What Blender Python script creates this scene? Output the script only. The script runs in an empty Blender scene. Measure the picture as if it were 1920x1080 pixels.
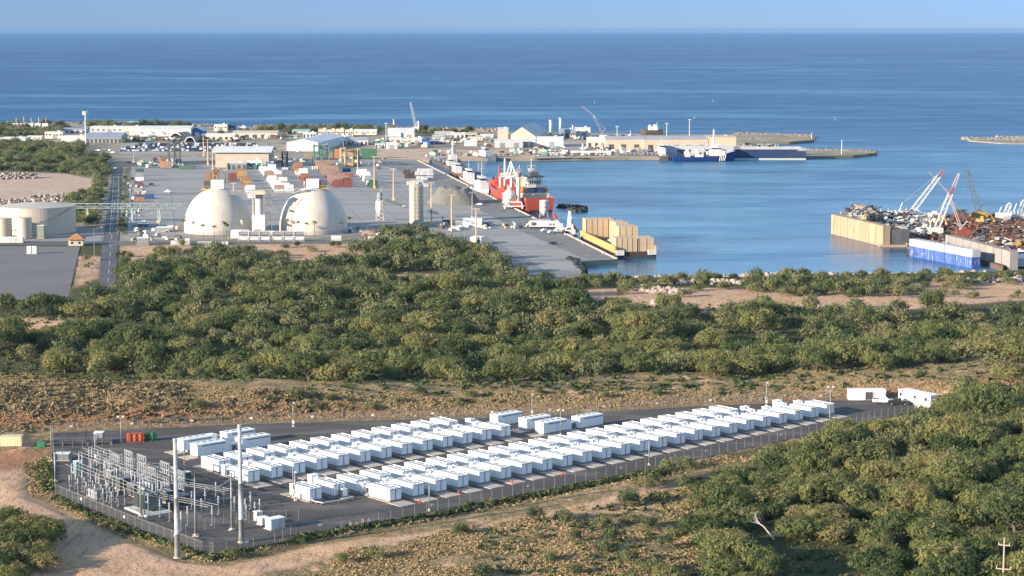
import bpy, math, random
import numpy as np
R = math.radians
sc = bpy.context.scene
# ---------------------------------------------------------------- camera
CAM_Z = 110.0
FPX = 3733.0
ROW0 = 55.0
PITCH = math.atan((540 - ROW0) / FPX)
cam_d = bpy.data.cameras.new('camera')
cam_d.sensor_width = 36.0
cam_d.lens = FPX / 1920 * 36
cam_d.clip_start = 1.0
cam_d.clip_end = 200000
cam = bpy.data.objects.new('camera', cam_d)
sc.collection.objects.link(cam)
cam.location = (0, 0, CAM_Z)
cam.rotation_euler = (R(90) - PITCH, 0, 0)
sc.camera = cam
sc.render.resolution_x = 1024
sc.render.resolution_y = 576
# ---------------------------------------------------------------- light
SUN_EL = 15.0
SUN_AZ = 30.0      # degrees the sun stands on the camera's side of due left
sx, sy, sz = -math.cos(R(SUN_AZ)) * math.cos(R(SUN_EL)), -math.sin(R(SUN_AZ)) * math.cos(R(SUN_EL)), math.sin(R(SUN_EL))
sun_d = bpy.data.lights.new('sun', 'SUN')
sun_d.energy = 4.0
sun_d.angle = R(0.5)
sun_d.color = (1.0, 0.84, 0.64)
sun = bpy.data.objects.new('sun', sun_d)
sc.collection.objects.link(sun)
from mathutils import Vector, Matrix
sun.rotation_euler = Vector((sx, sy, sz)).to_track_quat('Z', 'Y').to_euler()
sun.location = (-300, 0, 200)
w = bpy.data.worlds.new('World')
sc.world = w
w.use_nodes = True
nt = w.node_tree
bg = nt.nodes['Background']
sky = nt.nodes.new('ShaderNodeTexSky')
sky.sky_type = 'NISHITA'
sky.sun_disc = False
sky.sun_elevation = R(SUN_EL)
sky.sun_rotation = math.atan2(sx, sy)
sky.air_density = 1.0
sky.dust_density = 0.0
sky.ozone_density = 2.0
sky.altitude = 100
# cooler, bluer band of sky just above the horizon, as over open sea
tc = nt.nodes.new('ShaderNodeTexCoord'); sp = nt.nodes.new('ShaderNodeSeparateXYZ'); nt.links.new(tc.outputs['Generated'], sp.inputs[0])
rp = nt.nodes.new('ShaderNodeValToRGB'); nt.links.new(sp.outputs['Z'], rp.inputs[0])
rp.color_ramp.elements[0].position = 0.0; rp.color_ramp.elements[0].color = (.104, .186, .485, 1)
rp.color_ramp.elements[1].position = 0.45; rp.color_ramp.elements[1].color = (1.0, .90, .80, 1)
e_ = rp.color_ramp.elements.new(.02); e_.color = (.100, .182, .49, 1)
e_ = rp.color_ramp.elements.new(.15); e_.color = (.55, .57, .64, 1)
hs = nt.nodes.new('ShaderNodeMix'); hs.data_type = 'RGBA'; hs.blend_type = 'MULTIPLY'
hs.inputs[0].default_value = 1.0
nt.links.new(sky.outputs[0], hs.inputs[6]); nt.links.new(rp.outputs[0], hs.inputs[7])
nt.links.new(hs.outputs[2], bg.inputs[0])
bg.inputs[1].default_value = 0.15
sc.view_settings.view_transform = 'Standard'
sc.view_settings.look = 'None'
sc.view_settings.gamma = 1
sc.view_settings.exposure = 1.52
# ---------------------------------------------------------------- projection helpers (photo 1920x1080 -> world)
FY, FZ = math.cos(PITCH), -math.sin(PITCH)
UY, UZ = math.sin(PITCH), math.cos(PITCH)
def P(px, py, z=2.5):
    r = (px - 960) / FPX; u = (540 - py) / FPX
    dx, dy, dz = r, FY + u * UY, FZ + u * UZ
    t = (z - CAM_Z) / dz
    return Vector((dx * t, dy * t, z))
def mpp(v):
    return (v[1] * FY + (v[2] - CAM_Z) * FZ) / FPX
def toPx(x, y, z):
    d = y * FY + (z - CAM_Z) * FZ
    return 960 + FPX * x / d, 540 - FPX * (y * UY + (z - CAM_Z) * UZ) / d
rnd = random.Random(7)
rs = np.random.RandomState(11)
col = sc.collection
# ---------------------------------------------------------------- object helpers
def tag(o, label=None, cat=None, group=None, kind=None):
    if label: o['label'] = label
    if cat: o['category'] = cat
    if group: o['group'] = group
    if kind: o['kind'] = kind
    return o
def T(name, label, cat, loc=(0, 0, 0), rz=0.0, group=None):
    o = bpy.data.objects.new(name, None)
    col.objects.link(o)
    o.location = loc; o.rotation_euler = (0, 0, rz)
    o.empty_display_size = 0.5
    return tag(o, label, cat, group)
def copy_tree(o, parent=None):
    c = o.copy(); col.objects.link(c)
    if parent is not None: c.parent = parent
    for ch in KIDS.get(o.name, []):
        k = copy_tree(ch, c)
        KIDS.setdefault(c.name, []).append(k)
    return c
KIDS = {}
class MB:
    def __init__(s):
        s.v = []; s.f = []; s.m = []
    def add(s, vs, fs, mi=0):
        n = len(s.v)
        s.v.extend(vs)
        for f in fs:
            s.f.append([i + n for i in f]); s.m.append(mi)
        return s
    def box(s, cx, cy, z0, lx, ly, lz, rz=0.0, mi=0, taper=1.0):
        c, sn = math.cos(rz), math.sin(rz)
        vs = []
        for (zz, k) in ((z0, 1.0), (z0 + lz, taper)):
            for (a, b) in ((-.5, -.5), (.5, -.5), (.5, .5), (-.5, .5)):
                x, y = a * lx * k, b * ly * k
                vs.append((cx + x * c - y * sn, cy + x * sn + y * c, zz))
        return s.add(vs, [(3, 2, 1, 0), (4, 5, 6, 7), (0, 1, 5, 4), (1, 2, 6, 5), (2, 3, 7, 6), (3, 0, 4, 7)], mi)
    def tube(s, p0, p1, r0, r1=None, n=6, mi=0, cap=True):
        if r1 is None: r1 = r0
        p0 = Vector(p0); p1 = Vector(p1)
        d = (p1 - p0)
        if d.length < 1e-6: return s
        d.normalize()
        a = d.cross(Vector((0, 0, 1)))
        if a.length < 1e-3: a = Vector((1, 0, 0))
        a.normalize(); b = d.cross(a)
        vs = []
        for (p, r) in ((p0, r0), (p1, r1)):
            for i in range(n):
                t = 2 * math.pi * i / n
                q = p + a * (r * math.cos(t)) + b * (r * math.sin(t))
                vs.append(tuple(q))
        fs = [(i, (i + 1) % n, n + (i + 1) % n, n + i) for i in range(n)]
        if cap: fs += [tuple(range(n - 1, -1, -1)), tuple(range(n, 2 * n))]
        return s.add(vs, fs, mi)
    def lathe(s, prof, cx=0, cy=0, n=24, mi=0, a0=0):
        vs = []
        for (r, z) in prof:
            for i in range(n):
                t = 2 * math.pi * i / n + a0
                vs.append((cx + r * math.cos(t), cy + r * math.sin(t), z))
        fs = []
        for k in range(len(prof) - 1):
            for i in range(n):
                j = (i + 1) % n
                fs.append((k * n + i, k * n + j, (k + 1) * n + j, (k + 1) * n + i))
        fs.append(tuple(range(n - 1, -1, -1)))
        fs.append(tuple((len(prof) - 1) * n + i for i in range(n)))
        return s.add(vs, fs, mi)
    def prism(s, poly, z0, z1, mi=0, mtop=None):
        n = len(poly)
        vs = [(p[0], p[1], z0) for p in poly] + [(p[0], p[1], z1) for p in poly]
        s.add(vs, [tuple(range(n - 1, -1, -1))] + [(i, (i + 1) % n, n + (i + 1) % n, n + i) for i in range(n)], mi)
        return s.add(vs, [tuple(range(n, 2 * n))], mi if mtop is None else mtop)
    def gable(s, lx, ly, z0, h, rise, ov=0.4, mw=0, mr=1, axis='x', cx=0, cy=0):
        """walls as a box with gable ends and a roof of two thick slopes; ridge along axis"""
        if axis == 'x':
            a, b = lx / 2, ly / 2
            tr = lambda u, v, z: (cx + u, cy + v, z)
        else:
            a, b = ly / 2, lx / 2
            tr = lambda u, v, z: (cx - v, cy + u, z)
        vs = [tr(-a, -b, z0), tr(a, -b, z0), tr(a, b, z0), tr(-a, b, z0), tr(-a, -b, z0 + h), tr(a, -b, z0 + h), tr(a, b, z0 + h), tr(-a, b, z0 + h),
              tr(-a, 0, z0 + h + rise), tr(a, 0, z0 + h + rise)]
        s.add(vs, [(0, 1, 5, 4), (2, 3, 7, 6), (1, 2, 6, 9, 5), (3, 0, 4, 8, 7)], mw)
        t = 0.18
        k = rise / b
        for sg in (-1, 1):
            e = b + ov
            q = [tr(-a - ov, sg * e, z0 + h - k * ov + .02), tr(a + ov, sg * e, z0 + h - k * ov + .02), tr(a + ov, 0, z0 + h + rise + .02), tr(-a - ov, 0, z0 + h + rise + .02)]
            q2 = [(x, y, z + t) for (x, y, z) in q]
            s.add(q + q2, [(0, 1, 2, 3), (4, 5, 6, 7), (0, 1, 5, 4), (1, 2, 6, 5), (3, 0, 4, 7)], mr)
        return s
    def build(s, name, mats, parent=None, loc=None, rz=0.0, smooth=False):
        me = bpy.data.meshes.new(name)
        me.from_pydata([tuple(v) for v in s.v], [], s.f)
        if not isinstance(mats, (list, tuple)): mats = [mats]
        for m in mats: me.materials.append(m)
        if len(mats) > 1: me.polygons.foreach_set('material_index', s.m)
        if smooth: me.polygons.foreach_set('use_smooth', [True] * len(me.polygons))
        import bmesh
        if len(s.f) < 60000:
            bm = bmesh.new(); bm.from_mesh(me); bmesh.ops.recalc_face_normals(bm, faces=bm.faces); bm.to_mesh(me); bm.free()
        me.update()
        o = bpy.data.objects.new(name, me)
        col.objects.link(o)
        if parent is not None:
            o.parent = parent
            KIDS.setdefault(parent.name, []).append(o)
        if loc is not None: o.location = loc
        o.rotation_euler = (0, 0, rz)
        return o
ORD = ['', 'first', 'second', 'third', 'fourth', 'fifth', 'sixth', 'seventh', 'eighth', 'ninth', 'tenth', 'eleventh', 'twelfth', 'thirteenth',
       'fourteenth', 'fifteenth', 'sixteenth', 'seventeenth', 'eighteenth', 'nineteenth', 'twentieth', 'twenty-first', 'twenty-second', 'twenty-third',
       'twenty-fourth', 'twenty-fifth', 'twenty-sixth', 'twenty-seventh', 'twenty-eighth', 'twenty-ninth', 'thirtieth']
def ordn(n):
    if n < len(ORD): return ORD[n]
    s = {1: 'st', 2: 'nd', 3: 'rd'}.get(n % 10, 'th') if n % 100 not in (11, 12, 13) else 'th'
    return str(n) + s
# ---------------------------------------------------------------- materials
MATS = {}
def mat(name, c, rough=0.7, c2=None, scale=1.0, metal=0.0, bump=0.0, bscale=None, detail=4, coords='obj', stretch=None, lo=.35, hi=.65, spec=0.4, dirt=None, vec=None):
    if name in MATS: return MATS[name]
    m = bpy.data.materials.new(name); m.use_nodes = True
    t = m.node_tree; b = t.nodes['Principled BSDF']
    b.inputs['Base Color'].default_value = (*c, 1)
    b.inputs['Roughness'].default_value = rough
    b.inputs['Metallic'].default_value = metal
    b.inputs['Specular IOR Level'].default_value = spec
    src = None
    if c2 is not None or bump > 0:
        if coords == 'obj':
            tc = t.nodes.new('ShaderNodeTexCoord'); src = tc.outputs['Object']
        else:
            g = t.nodes.new('ShaderNodeNewGeometry'); src = g.outputs['Position']
        if stretch:
            mp = t.nodes.new('ShaderNodeMapping'); mp.inputs['Scale'].default_value = stretch
            if vec is not None: mp.inputs['Rotation'].default_value = vec
            t.links.new(src, mp.inputs[0]); src = mp.outputs[0]
    if c2 is not None:
        n = t.nodes.new('ShaderNodeTexNoise'); n.inputs['Scale'].default_value = scale; n.inputs['Detail'].default_value = detail
        n.inputs['Roughness'].default_value = 0.65
        t.links.new(src, n.inputs['Vector'])
        mr = t.nodes.new('ShaderNodeMapRange'); mr.inputs[1].default_value = lo; mr.inputs[2].default_value = hi
        t.links.new(n.outputs[0], mr.inputs[0])
        mx = t.nodes.new('ShaderNodeMix'); mx.data_type = 'RGBA'
        mx.inputs[6].default_value = (*c, 1); mx.inputs[7].default_value = (*c2, 1)
        t.links.new(mr.outputs[0], mx.inputs[0]); out = mx.outputs[2]
        if dirt:
            n2 = t.nodes.new('ShaderNodeTexNoise'); n2.inputs['Scale'].default_value = dirt[1]; n2.inputs['Detail'].default_value = 5
            t.links.new(src, n2.inputs['Vector'])
            m2 = t.nodes.new('ShaderNodeMapRange'); m2.inputs[1].default_value = dirt[2]; m2.inputs[2].default_value = dirt[3]
            t.links.new(n2.outputs[0], m2.inputs[0])
            mx2 = t.nodes.new('ShaderNodeMix'); mx2.data_type = 'RGBA'; mx2.inputs[7].default_value = (*dirt[0], 1)
            t.links.new(out, mx2.inputs[6]); t.links.new(m2.outputs[0], mx2.inputs[0]); out = mx2.outputs[2]
        t.links.new(out, b.inputs['Base Color'])
    if bump > 0:
        nb = t.nodes.new('ShaderNodeTexNoise'); nb.inputs['Scale'].default_value = bscale or scale * 4; nb.inputs['Detail'].default_value = 5
        t.links.new(src, nb.inputs['Vector'])
        bp = t.nodes.new('ShaderNodeBump'); bp.inputs['Strength'].default_value = 1.0; bp.inputs['Distance'].default_value = bump
        t.links.new(nb.outputs[0], bp.inputs['Height']); t.links.new(bp.outputs[0], b.inputs['Normal'])
    MATS[name] = m
    return m
def corrug(name, c, c2=None, pitch=0.3, axis=0, depth=0.03, rough=0.5, scale=.6):
    """sheet metal with vertical ribs as real bump"""
    m = mat(name, c, rough, c2 or tuple(x * .82 for x in c), scale, stretch=(1, 1, .25))
    if m.get('rib'): return m
    m['rib'] = 1
    t = m.node_tree; b = t.nodes['Principled BSDF']
    tc = t.nodes.new('ShaderNodeTexCoord')
    wv = t.nodes.new('ShaderNodeTexWave'); wv.wave_type = 'BANDS'; wv.bands_direction = 'DIAGONAL'
    mp = t.nodes.new('ShaderNodeMapping'); mp.inputs['Scale'].default_value = (1, 1, 0)
    t.links.new(tc.outputs['Object'], mp.inputs[0]); t.links.new(mp.outputs[0], wv.inputs['Vector'])
    wv.inputs['Scale'].default_value = 0.31 / pitch
    bp = t.nodes.new('ShaderNodeBump'); bp.inputs['Distance'].default_value = depth
    t.links.new(wv.outputs[1], bp.inputs['Height']); t.links.new(bp.outputs[0], b.inputs['Normal'])
    return m
white = mat('white_paint', (.62, .62, .61), .5, (.50, .49, .47), .35, stretch=(1, 1, .3), dirt=((.30, .27, .24), .5, .60, .80))
white_roof = mat('white_roof', (.66, .66, .65), .5, (.54, .54, .52), .15, dirt=((.40, .36, .31), .12, .55, .78))
cream = mat('cream_paint', (.56, .48, .37), .6, (.48, .41, .31), .25)
dome_m = mat('dome_white', (.60, .54, .46), .55, (.52, .46, .39), .12, stretch=(1, 1, .25), dirt=((.42, .35, .27), .35, .58, .80))
tankm = mat('tank_cream', (.50, .44, .36), .5, (.44, .38, .31), .1, stretch=(1, 1, .2))
galv = mat('galvanised_steel', (.29, .295, .30), .5, (.21, .215, .22), 1.5, metal=.25)
gsteel = mat('grey_steel', (.30, .31, .33), .5, (.22, .23, .24), .8)
dark = mat('dark_steel', (.05, .055, .06), .6, (.09, .085, .08), .5)
black = mat('black_rubber', (.02, .02, .022), .7)
glass = mat('dark_glass', (.03, .04, .05), .15)
concrete = mat('concrete', (.50, .43, .37), .9, (.40, .34, .29), .5, bump=.02)
asphalt = mat('asphalt', (.06, .06, .064), .9, (.085, .083, .083), .05, coords='w', stretch=(.35, 1, 1), dirt=((.115, .108, .10), .6, .55, .8), bump=.02, bscale=3)
rust = mat('rusty_steel', (.14, .065, .038), .85, (.08, .04, .03), .6)
wornred = mat('worn_red', (.26, .06, .035), .7, (.16, .05, .035), .6)
wornyel = mat('worn_yellow', (.42, .27, .07), .7, (.30, .18, .06), .6)
redp = mat('red_paint', (.55, .055, .025), .5, (.42, .05, .03), .3)
orange = mat('orange_paint', (.72, .20, .03), .5, (.58, .15, .03), .5)
yellow = mat('yellow_paint', (.78, .46, .06), .5, (.62, .36, .06), .5)
green = mat('green_paint', (.03, .20, .11), .5, (.03, .14, .08), .4)
lgreen = mat('pale_green_metal', (.22, .42, .33), .5, (.18, .34, .28), .4)
blue = mat('blue_paint', (.03, .12, .42), .5, (.03, .09, .3), .5)
navy = mat('navy_paint', (.018, .035, .10), .5, (.03, .045, .10), .05)
tanp = mat('tan_pole', (.62, .44, .25), .6, (.52, .36, .2), .5)
brownroof = mat('orange_tile', (.45, .20, .09), .8, (.32, .14, .07), .8)
blueroof = mat('blue_grey_roof', (.25, .30, .38), .5, (.2, .24, .31), .1)
insul = mat('grey_insulator', (.42, .44, .46), .3)
bark = mat('bark', (.16, .13, .10), .9, (.10, .08, .06), 2)
# ---------------------------------------------------------------- numpy value noise
def vnoise(x, y, seed=0):
    xi = np.floor(x).astype(np.int64); yi = np.floor(y).astype(np.int64)
    fx = x - xi; fy = y - yi
    fx = fx * fx * (3 - 2 * fx); fy = fy * fy * (3 - 2 * fy)
    def h(a, b):
        n = (a * 374761393 + b * 668265263 + seed * 974711) & 0x7fffffff
        n = ((n ^ (n >> 13)) * 1274126177) & 0x7fffffff
        n = n ^ (n >> 16)
        return (n & 0xffff) / 65535.0
    return (h(xi, yi) * (1 - fx) + h(xi + 1, yi) * fx) * (1 - fy) + (h(xi, yi + 1) * (1 - fx) + h(xi + 1, yi + 1) * fx) * fy
def fbm(x, y, seed=0, o=4):
    s = 0; a = .5
    for k in range(o):
        s = s + a * vnoise(x * 2 ** k, y * 2 ** k, seed + k * 17); a *= .5
    return s / (1 - .5 ** o)
def sm(x, a, b):
    t = np.clip((x - a) / (b - a), 0, 1)
    return t * t * (3 - 2 * t)
def poly_w(pts, z): return [P(a, b, z).to_2d() for a, b in pts]
def pip(x, y, poly):
    x = np.asarray(x, float); y = np.asarray(y, float)
    ins = np.zeros(x.shape, bool); n = len(poly)
    for i in range(n):
        x1, y1 = poly[i]; x2, y2 = poly[(i + 1) % n]
        if y1 == y2: continue
        c = ((y1 > y) != (y2 > y)) & (x < (x2 - x1) * (y - y1) / (y2 - y1) + x1)
        ins ^= c
    return ins
def pdist(x, y, poly, closed=True):
    x = np.asarray(x, float); y = np.asarray(y, float)
    d = np.full(x.shape, 1e9); n = len(poly)
    for i in range(n if closed else n - 1):
        x1, y1 = poly[i]; x2, y2 = poly[(i + 1) % n]
        dx, dy = x2 - x1, y2 - y1
        t = np.clip(((x - x1) * dx + (y - y1) * dy) / (dx * dx + dy * dy + 1e-9), 0, 1)
        d = np.minimum(d, np.hypot(x - x1 - t * dx, y - y1 - t * dy))
    return d
ZY = 12.0          # battery yard level
ZP = 2.5           # port level
YARD_PX = [(99, 812), (460, 795), (1000, 781), (1300, 762), (1590, 750), (1700, 750), (1742, 757), (1738, 767), (1640, 786), (1560, 806), (1300, 862),
           (1000, 922), (800, 962), (640, 993), (560, 1003), (500, 1024), (400, 1040), (380, 1038), (240, 985), (104, 928)]
YARD = poly_w(YARD_PX, ZY)
bA, bB = P(100, 806, ZY), P(1720, 750, ZY)
bdir = (bB - bA).to_2d().normalized(); bnrm = Vector((-bdir.y, bdir.x))
SHORE = [P(a, b, 0).to_2d() for a, b in ((1088, 500), (1104, 524), (1200, 527), (1320, 526), (1500, 524), (1650, 520), (1800, 517), (1930, 512), (2200, 500))]
SHX = np.array([p.x for p in SHORE]); SHY = np.array([p.y for p in SHORE])
LOT = poly_w([(-120, 462), (150, 462), (128, 558), (-140, 575)], ZP)
def zf(x, y):
    x = np.asarray(x, float); y = np.asarray(y, float)
    v = (x - bA.x) * bnrm.x + (y - bA.y) * bnrm.y
    u = (x - bA.x) * bdir.x + (y - bA.y) * bdir.y
    bump = 4.2 - 2.4 * sm(u, 40, 160)
    z = ZY + bump * sm(v, 4, 20) - (ZY + bump - 3.4) * sm(v, 24, 135)
    n = (fbm(x / 24, y / 24, 3) - .5) * 3.0 + (fbm(x / 5, y / 5, 9) - .5) * .9
    # low ridge rising towards the right, in front of and beyond the yard
    r = sm(x, 62, 105) * (1 - sm(y, 560, 620)) * 3.0
    ins = pip(x, y, YARD)
    d = np.where(ins, 0, pdist(x, y, YARD))
    k = sm(d, 1.5, 11)
    amp = k * (1 - sm(y, 700, 830))
    z = z + (n * (0.65 + .35 * sm(v, 0, 30)) + r) * amp
    # gully between front fence and dirt road
    z = z - 0.5 * np.exp(-((d - 4.5) / 2.2) ** 2) * (v < 0)
    z = np.where(ins, ZY - .25, z)
    z = z * (1 - sm(y, 760, 850)) + (2.35 + .5 * (fbm(x / 6, y / 6, 21) - .5) * (1 - sm(y, 960, 990))) * sm(y, 760, 850)
    z = np.where(pip(x, y, LOT), 2.2, z)
    # harbour basin
    ysh = np.interp(x, SHX, SHY)
    basin = sm(y, ysh - 7, ysh + 5) * (x > SHX[0] - 6)
    z = z * (1 - basin) - 3.0 * basin
    return z
def G(px, py):
    z = 6.0
    for _ in range(14):
        p = P(px, py, z); z = .5 * z + .5 * float(zf(p.x, p.y))
    return Vector((p.x, p.y, float(zf(p.x, p.y))))
# ---------------------------------------------------------------- terrain sheet
NY, NX = 520, 460
ys = 300 * (1010 / 300) ** (np.arange(NY) / (NY - 1))
ts = np.linspace(-1, 1, NX)
YY, TT = np.meshgrid(ys, ts, indexing='ij')
XX = TT * YY * .36
ZZ = zf(XX, YY)
pxg, pyg = (960 + FPX * XX / (YY * FY + (ZZ - CAM_Z) * FZ)), 540 - FPX * (YY * UY + (ZZ - CAM_Z) * UZ) / (YY * FY + (ZZ - CAM_Z) * FZ)
def grid_mesh(name, X, Y, Z, m, attrs=None):
    ny, nx = X.shape
    co = np.stack([X, Y, Z], -1).reshape(-1, 3).astype(np.float32)
    i = np.arange(ny * nx).reshape(ny, nx)
    f = np.stack([i[:-1, :-1], i[:-1, 1:], i[1:, 1:], i[1:, :-1]], -1).reshape(-1, 4)
    me = np_mesh(name, co, f, m)
    if attrs is not None:
        for an, av in attrs.items():
            a = me.attributes.new(an, 'FLOAT', 'POINT'); a.data.foreach_set('value', av.reshape(-1).astype(np.float32))
    me.polygons.foreach_set('use_smooth', np.ones(len(f), bool))
    o = bpy.data.objects.new(name, me); col.objects.link(o)
    return o
def np_mesh(name, co, quads, m):
    me = bpy.data.meshes.new(name)
    me.vertices.add(len(co)); me.vertices.foreach_set('co', np.ascontiguousarray(co, np.float32).ravel())
    k = quads.shape[1]
    me.loops.add(len(quads) * k); me.loops.foreach_set('vertex_index', np.ascontiguousarray(quads, np.int32).ravel())
    me.polygons.add(len(quads)); me.polygons.foreach_set('loop_start', np.arange(len(quads), dtype=np.int32) * k)
    me.update(calc_edges=True)
    me.validate()
    if m is not None:
        for mm in (m if isinstance(m, (list, tuple)) else [m]): me.materials.append(mm)
    return me
# what grows or lies where: 0..1 weights stored on the mesh (bare pale soil, dry straw, green litter, red earth)
def blob(poly_px, soft, z=ZY):
    pl = [G(a, b).to_2d() for a, b in poly_px]
    ins = pip(XX, YY, pl); d = pdist(XX, YY, pl)
    return sm(np.where(ins, d, -d), -soft, soft)
nz1 = fbm(XX / 14, YY / 14, 41); nz2 = fbm(XX / 4, YY / 4, 51)
bare = np.zeros_like(XX)
for pl, s_, a_ in (([(-60, 848), (98, 842), (60, 880), (40, 925), (90, 945), (180, 970), (300, 1040), (330, 1052), (420, 1062), (560, 1030), (900, 985), (1000, 968), (1010, 978), (800, 1008), (640, 1040), (460, 1085), (300, 1110), (-60, 1110)], 3, 1.0),
               ([(1000, 965), (1180, 925), (1210, 935), (1020, 985)], 3, .9),
               ([(1560, 815), (1735, 772), (1738, 780), (1600, 822)], 2, .9),
               ([(1080, 960), (1210, 915), (1310, 905), (1290, 940), (1200, 965), (1100, 980)], 4, .8),
               ([(1030, 545), (1180, 540), (1400, 540), (1600, 535), (1930, 520), (1930, 562), (1700, 580), (1500, 582), (1300, 590), (1180, 580), (1080, 560)], 4, 1.0),
               ([(-40, 596), (190, 598), (180, 608), (60, 622), (-40, 622)], 5, 1.0),
               ([(210, 470), (640, 460), (690, 470), (560, 490), (400, 486), (230, 492)], 6, .9),
               ([(690, 515), (860, 512), (850, 520), (690, 524)], 4, .8),
               ([(160, 690), (420, 720), (400, 712), (260, 702)], 3, .5),
               ([(130, 480), (200, 480), (190, 520), (140, 540)], 5, .8),
               ([(1700, 612), (1850, 606), (1850, 620), (1700, 625)], 4, .9),
               ([(215, 460), (690, 455), (690, 478), (520, 484), (400, 478), (230, 480)], 6, 1.0)):
    bare = np.maximum(bare, blob(pl, s_) * a_)
bare = np.clip(bare * (.72 + .7 * (nz1 - .3)) + .75 * sm(nz2, .62, .8) * (YY < 620) + .3 * sm(nz1, .55, .75) * (YY < 420), 0, 1)
vv = (XX - bA.x) * bnrm.x + (YY - bA.y) * bnrm.y
uu = (XX - bA.x) * bdir.x + (YY - bA.y) * bdir.y
redm = np.exp(-((vv - 9) / 5.5) ** 2) * sm(nz1, .35, .6) * (1 - sm(uu, 30, 110)) * (1 - sm(-uu, 40, 60)) + .5 * np.exp(-((vv - 6) / 3) ** 2)
redm = np.maximum(redm, blob([(-60, 845), (98, 840), (70, 862), (30, 880), (-60, 900)], 3) * .8)
greenm = sm(vv, 45, 75) * (1 - bare) * .9
greenm = np.maximum(greenm, blob([(1250, 960), (1330, 900), (1500, 830), (1700, 800), (2000, 700), (2000, 1120), (1350, 1120), (1280, 1040)], 8) * .95)
dist_f = pdist(XX, YY, YARD)
greenm = np.maximum(greenm, .6 * np.exp(-((dist_f - 3) / 1.6) ** 2) * (vv < -5))
greenm = greenm * (1 - .9 * np.clip(bare, 0, 1) * (YY > 640))
gm = bpy.data.materials.new('scrubland'); gm.use_nodes = True
t = gm.node_tree; b = t.nodes['Principled BSDF']; b.inputs['Roughness'].default_value = .95; b.inputs['Specular IOR Level'].default_value = .1
def attr(n):
    a = t.nodes.new('ShaderNodeAttribute'); a.attribute_name = n; return a.outputs['Fac']
geo = t.nodes.new('ShaderNodeNewGeometry')
def noise(s, d=5, r=.6):
    n = t.nodes.new('ShaderNodeTexNoise'); n.inputs['Scale'].default_value = s; n.inputs['Detail'].default_value = d; n.inputs['Roughness'].default_value = r
    t.links.new(geo.outputs['Position'], n.inputs['Vector']); return n.outputs[0]
def mixc(f, a, c):
    m = t.nodes.new('ShaderNodeMix'); m.data_type = 'RGBA'
    for k, vq in ((6, a), (7, c)):
        if isinstance(vq, tuple): m.inputs[k].default_value = (*vq, 1)
        else: t.links.new(vq, m.inputs[k])
    t.links.new(f, m.inputs[0]); return m.outputs[2]
def rng(f, a, c, o0=0, o1=1):
    m = t.nodes.new('ShaderNodeMapRange'); m.inputs[1].default_value = a; m.inputs[2].default_value = c; m.inputs[3].default_value = o0; m.inputs[4].default_value = o1
    t.links.new(f, m.inputs[0]); return m.outputs[0]
nA = noise(.35); nB = noise(1.6); nC = noise(.07)
straw = mixc(rng(nA, .38, .62), (.42, .30, .165), (.24, .185, .095))
straw = mixc(rng(nB, .45, .6), straw, (.13, .105, .06))
soil = mixc(rng(nB, .35, .7), (.58, .385, .235), (.40, .25, .15))
soil = mixc(rng(nC, .4, .6), soil, (.58, .38, .26))
nT = t.nodes.new('ShaderNodeTexNoise'); nT.inputs['Scale'].default_value = .25; nT.inputs['Detail'].default_value = 6; nT.inputs['Roughness'].default_value = .7
mpT = t.nodes.new('ShaderNodeMapping'); mpT.inputs['Rotation'].default_value = (0, 0, R(38)); mpT.inputs['Scale'].default_value = (3.2, .6, 1)
t.links.new(geo.outputs['Position'], mpT.inputs[0]); t.links.new(mpT.outputs[0], nT.inputs['Vector'])
soil = mixc(rng(nT.outputs[0], .50, .66), soil, (.33, .21, .14))
redc = mixc(rng(nB, .35, .65), (.40, .18, .10), (.24, .12, .07))
grn = mixc(rng(nB, .4, .6), (.075, .08, .035), (.045, .055, .028))
c = mixc(rng(attr('bare'), .3, .7), straw, soil)
c = mixc(attr('red'), c, redc)
c = mixc(attr('green'), c, grn)
t.links.new(c, b.inputs['Base Color'])
bp = t.nodes.new('ShaderNodeBump'); bp.inputs['Distance'].default_value = .8
nH = noise(.9, 6, .7)
t.links.new(nH, bp.inputs['Height']); t.links.new(bp.outputs[0], b.inputs['Normal'])
ter = grid_mesh('ground', XX, YY, ZZ, gm, {'bare': bare, 'red': np.clip(redm, 0, 1), 'green': np.clip(greenm, 0, 1)})
tag(ter, kind='structure')
# ---------------------------------------------------------------- sea
sm_ = bpy.data.materials.new('sea_water'); sm_.use_nodes = True
t = sm_.node_tree; b = t.nodes['Principled BSDF']
geo = t.nodes.new('ShaderNodeNewGeometry')
sep = t.nodes.new('ShaderNodeSeparateXYZ'); t.links.new(geo.outputs['Position'], sep.inputs[0])
def mapn(scale, s, d=4, rot=0):
    mp = t.nodes.new('ShaderNodeMapping'); mp.inputs['Scale'].default_value = scale; mp.inputs['Rotation'].default_value = (0, 0, rot)
    t.links.new(geo.outputs['Position'], mp.inputs[0])
    n = t.nodes.new('ShaderNodeTexNoise'); n.inputs['Scale'].default_value = s; n.inputs['Detail'].default_value = d; n.inputs['Roughness'].default_value = .6
    t.links.new(mp.outputs[0], n.inputs['Vector']); return n
deep = (.007, .040, .135); mid = (.007, .068, .180); shal = (.022, .135, .21)
c = mixc(rng(sep.outputs['Y'], 2300, 7000), mid, deep)
hb = mixc(rng(mapn((1, .35, 1), .006, 4).outputs[0], .35, .65), (.008, .105, .200), (.004, .058, .165))
c = mixc(rng(sep.outputs['Y'], 1500, 2600), hb, c)
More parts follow.
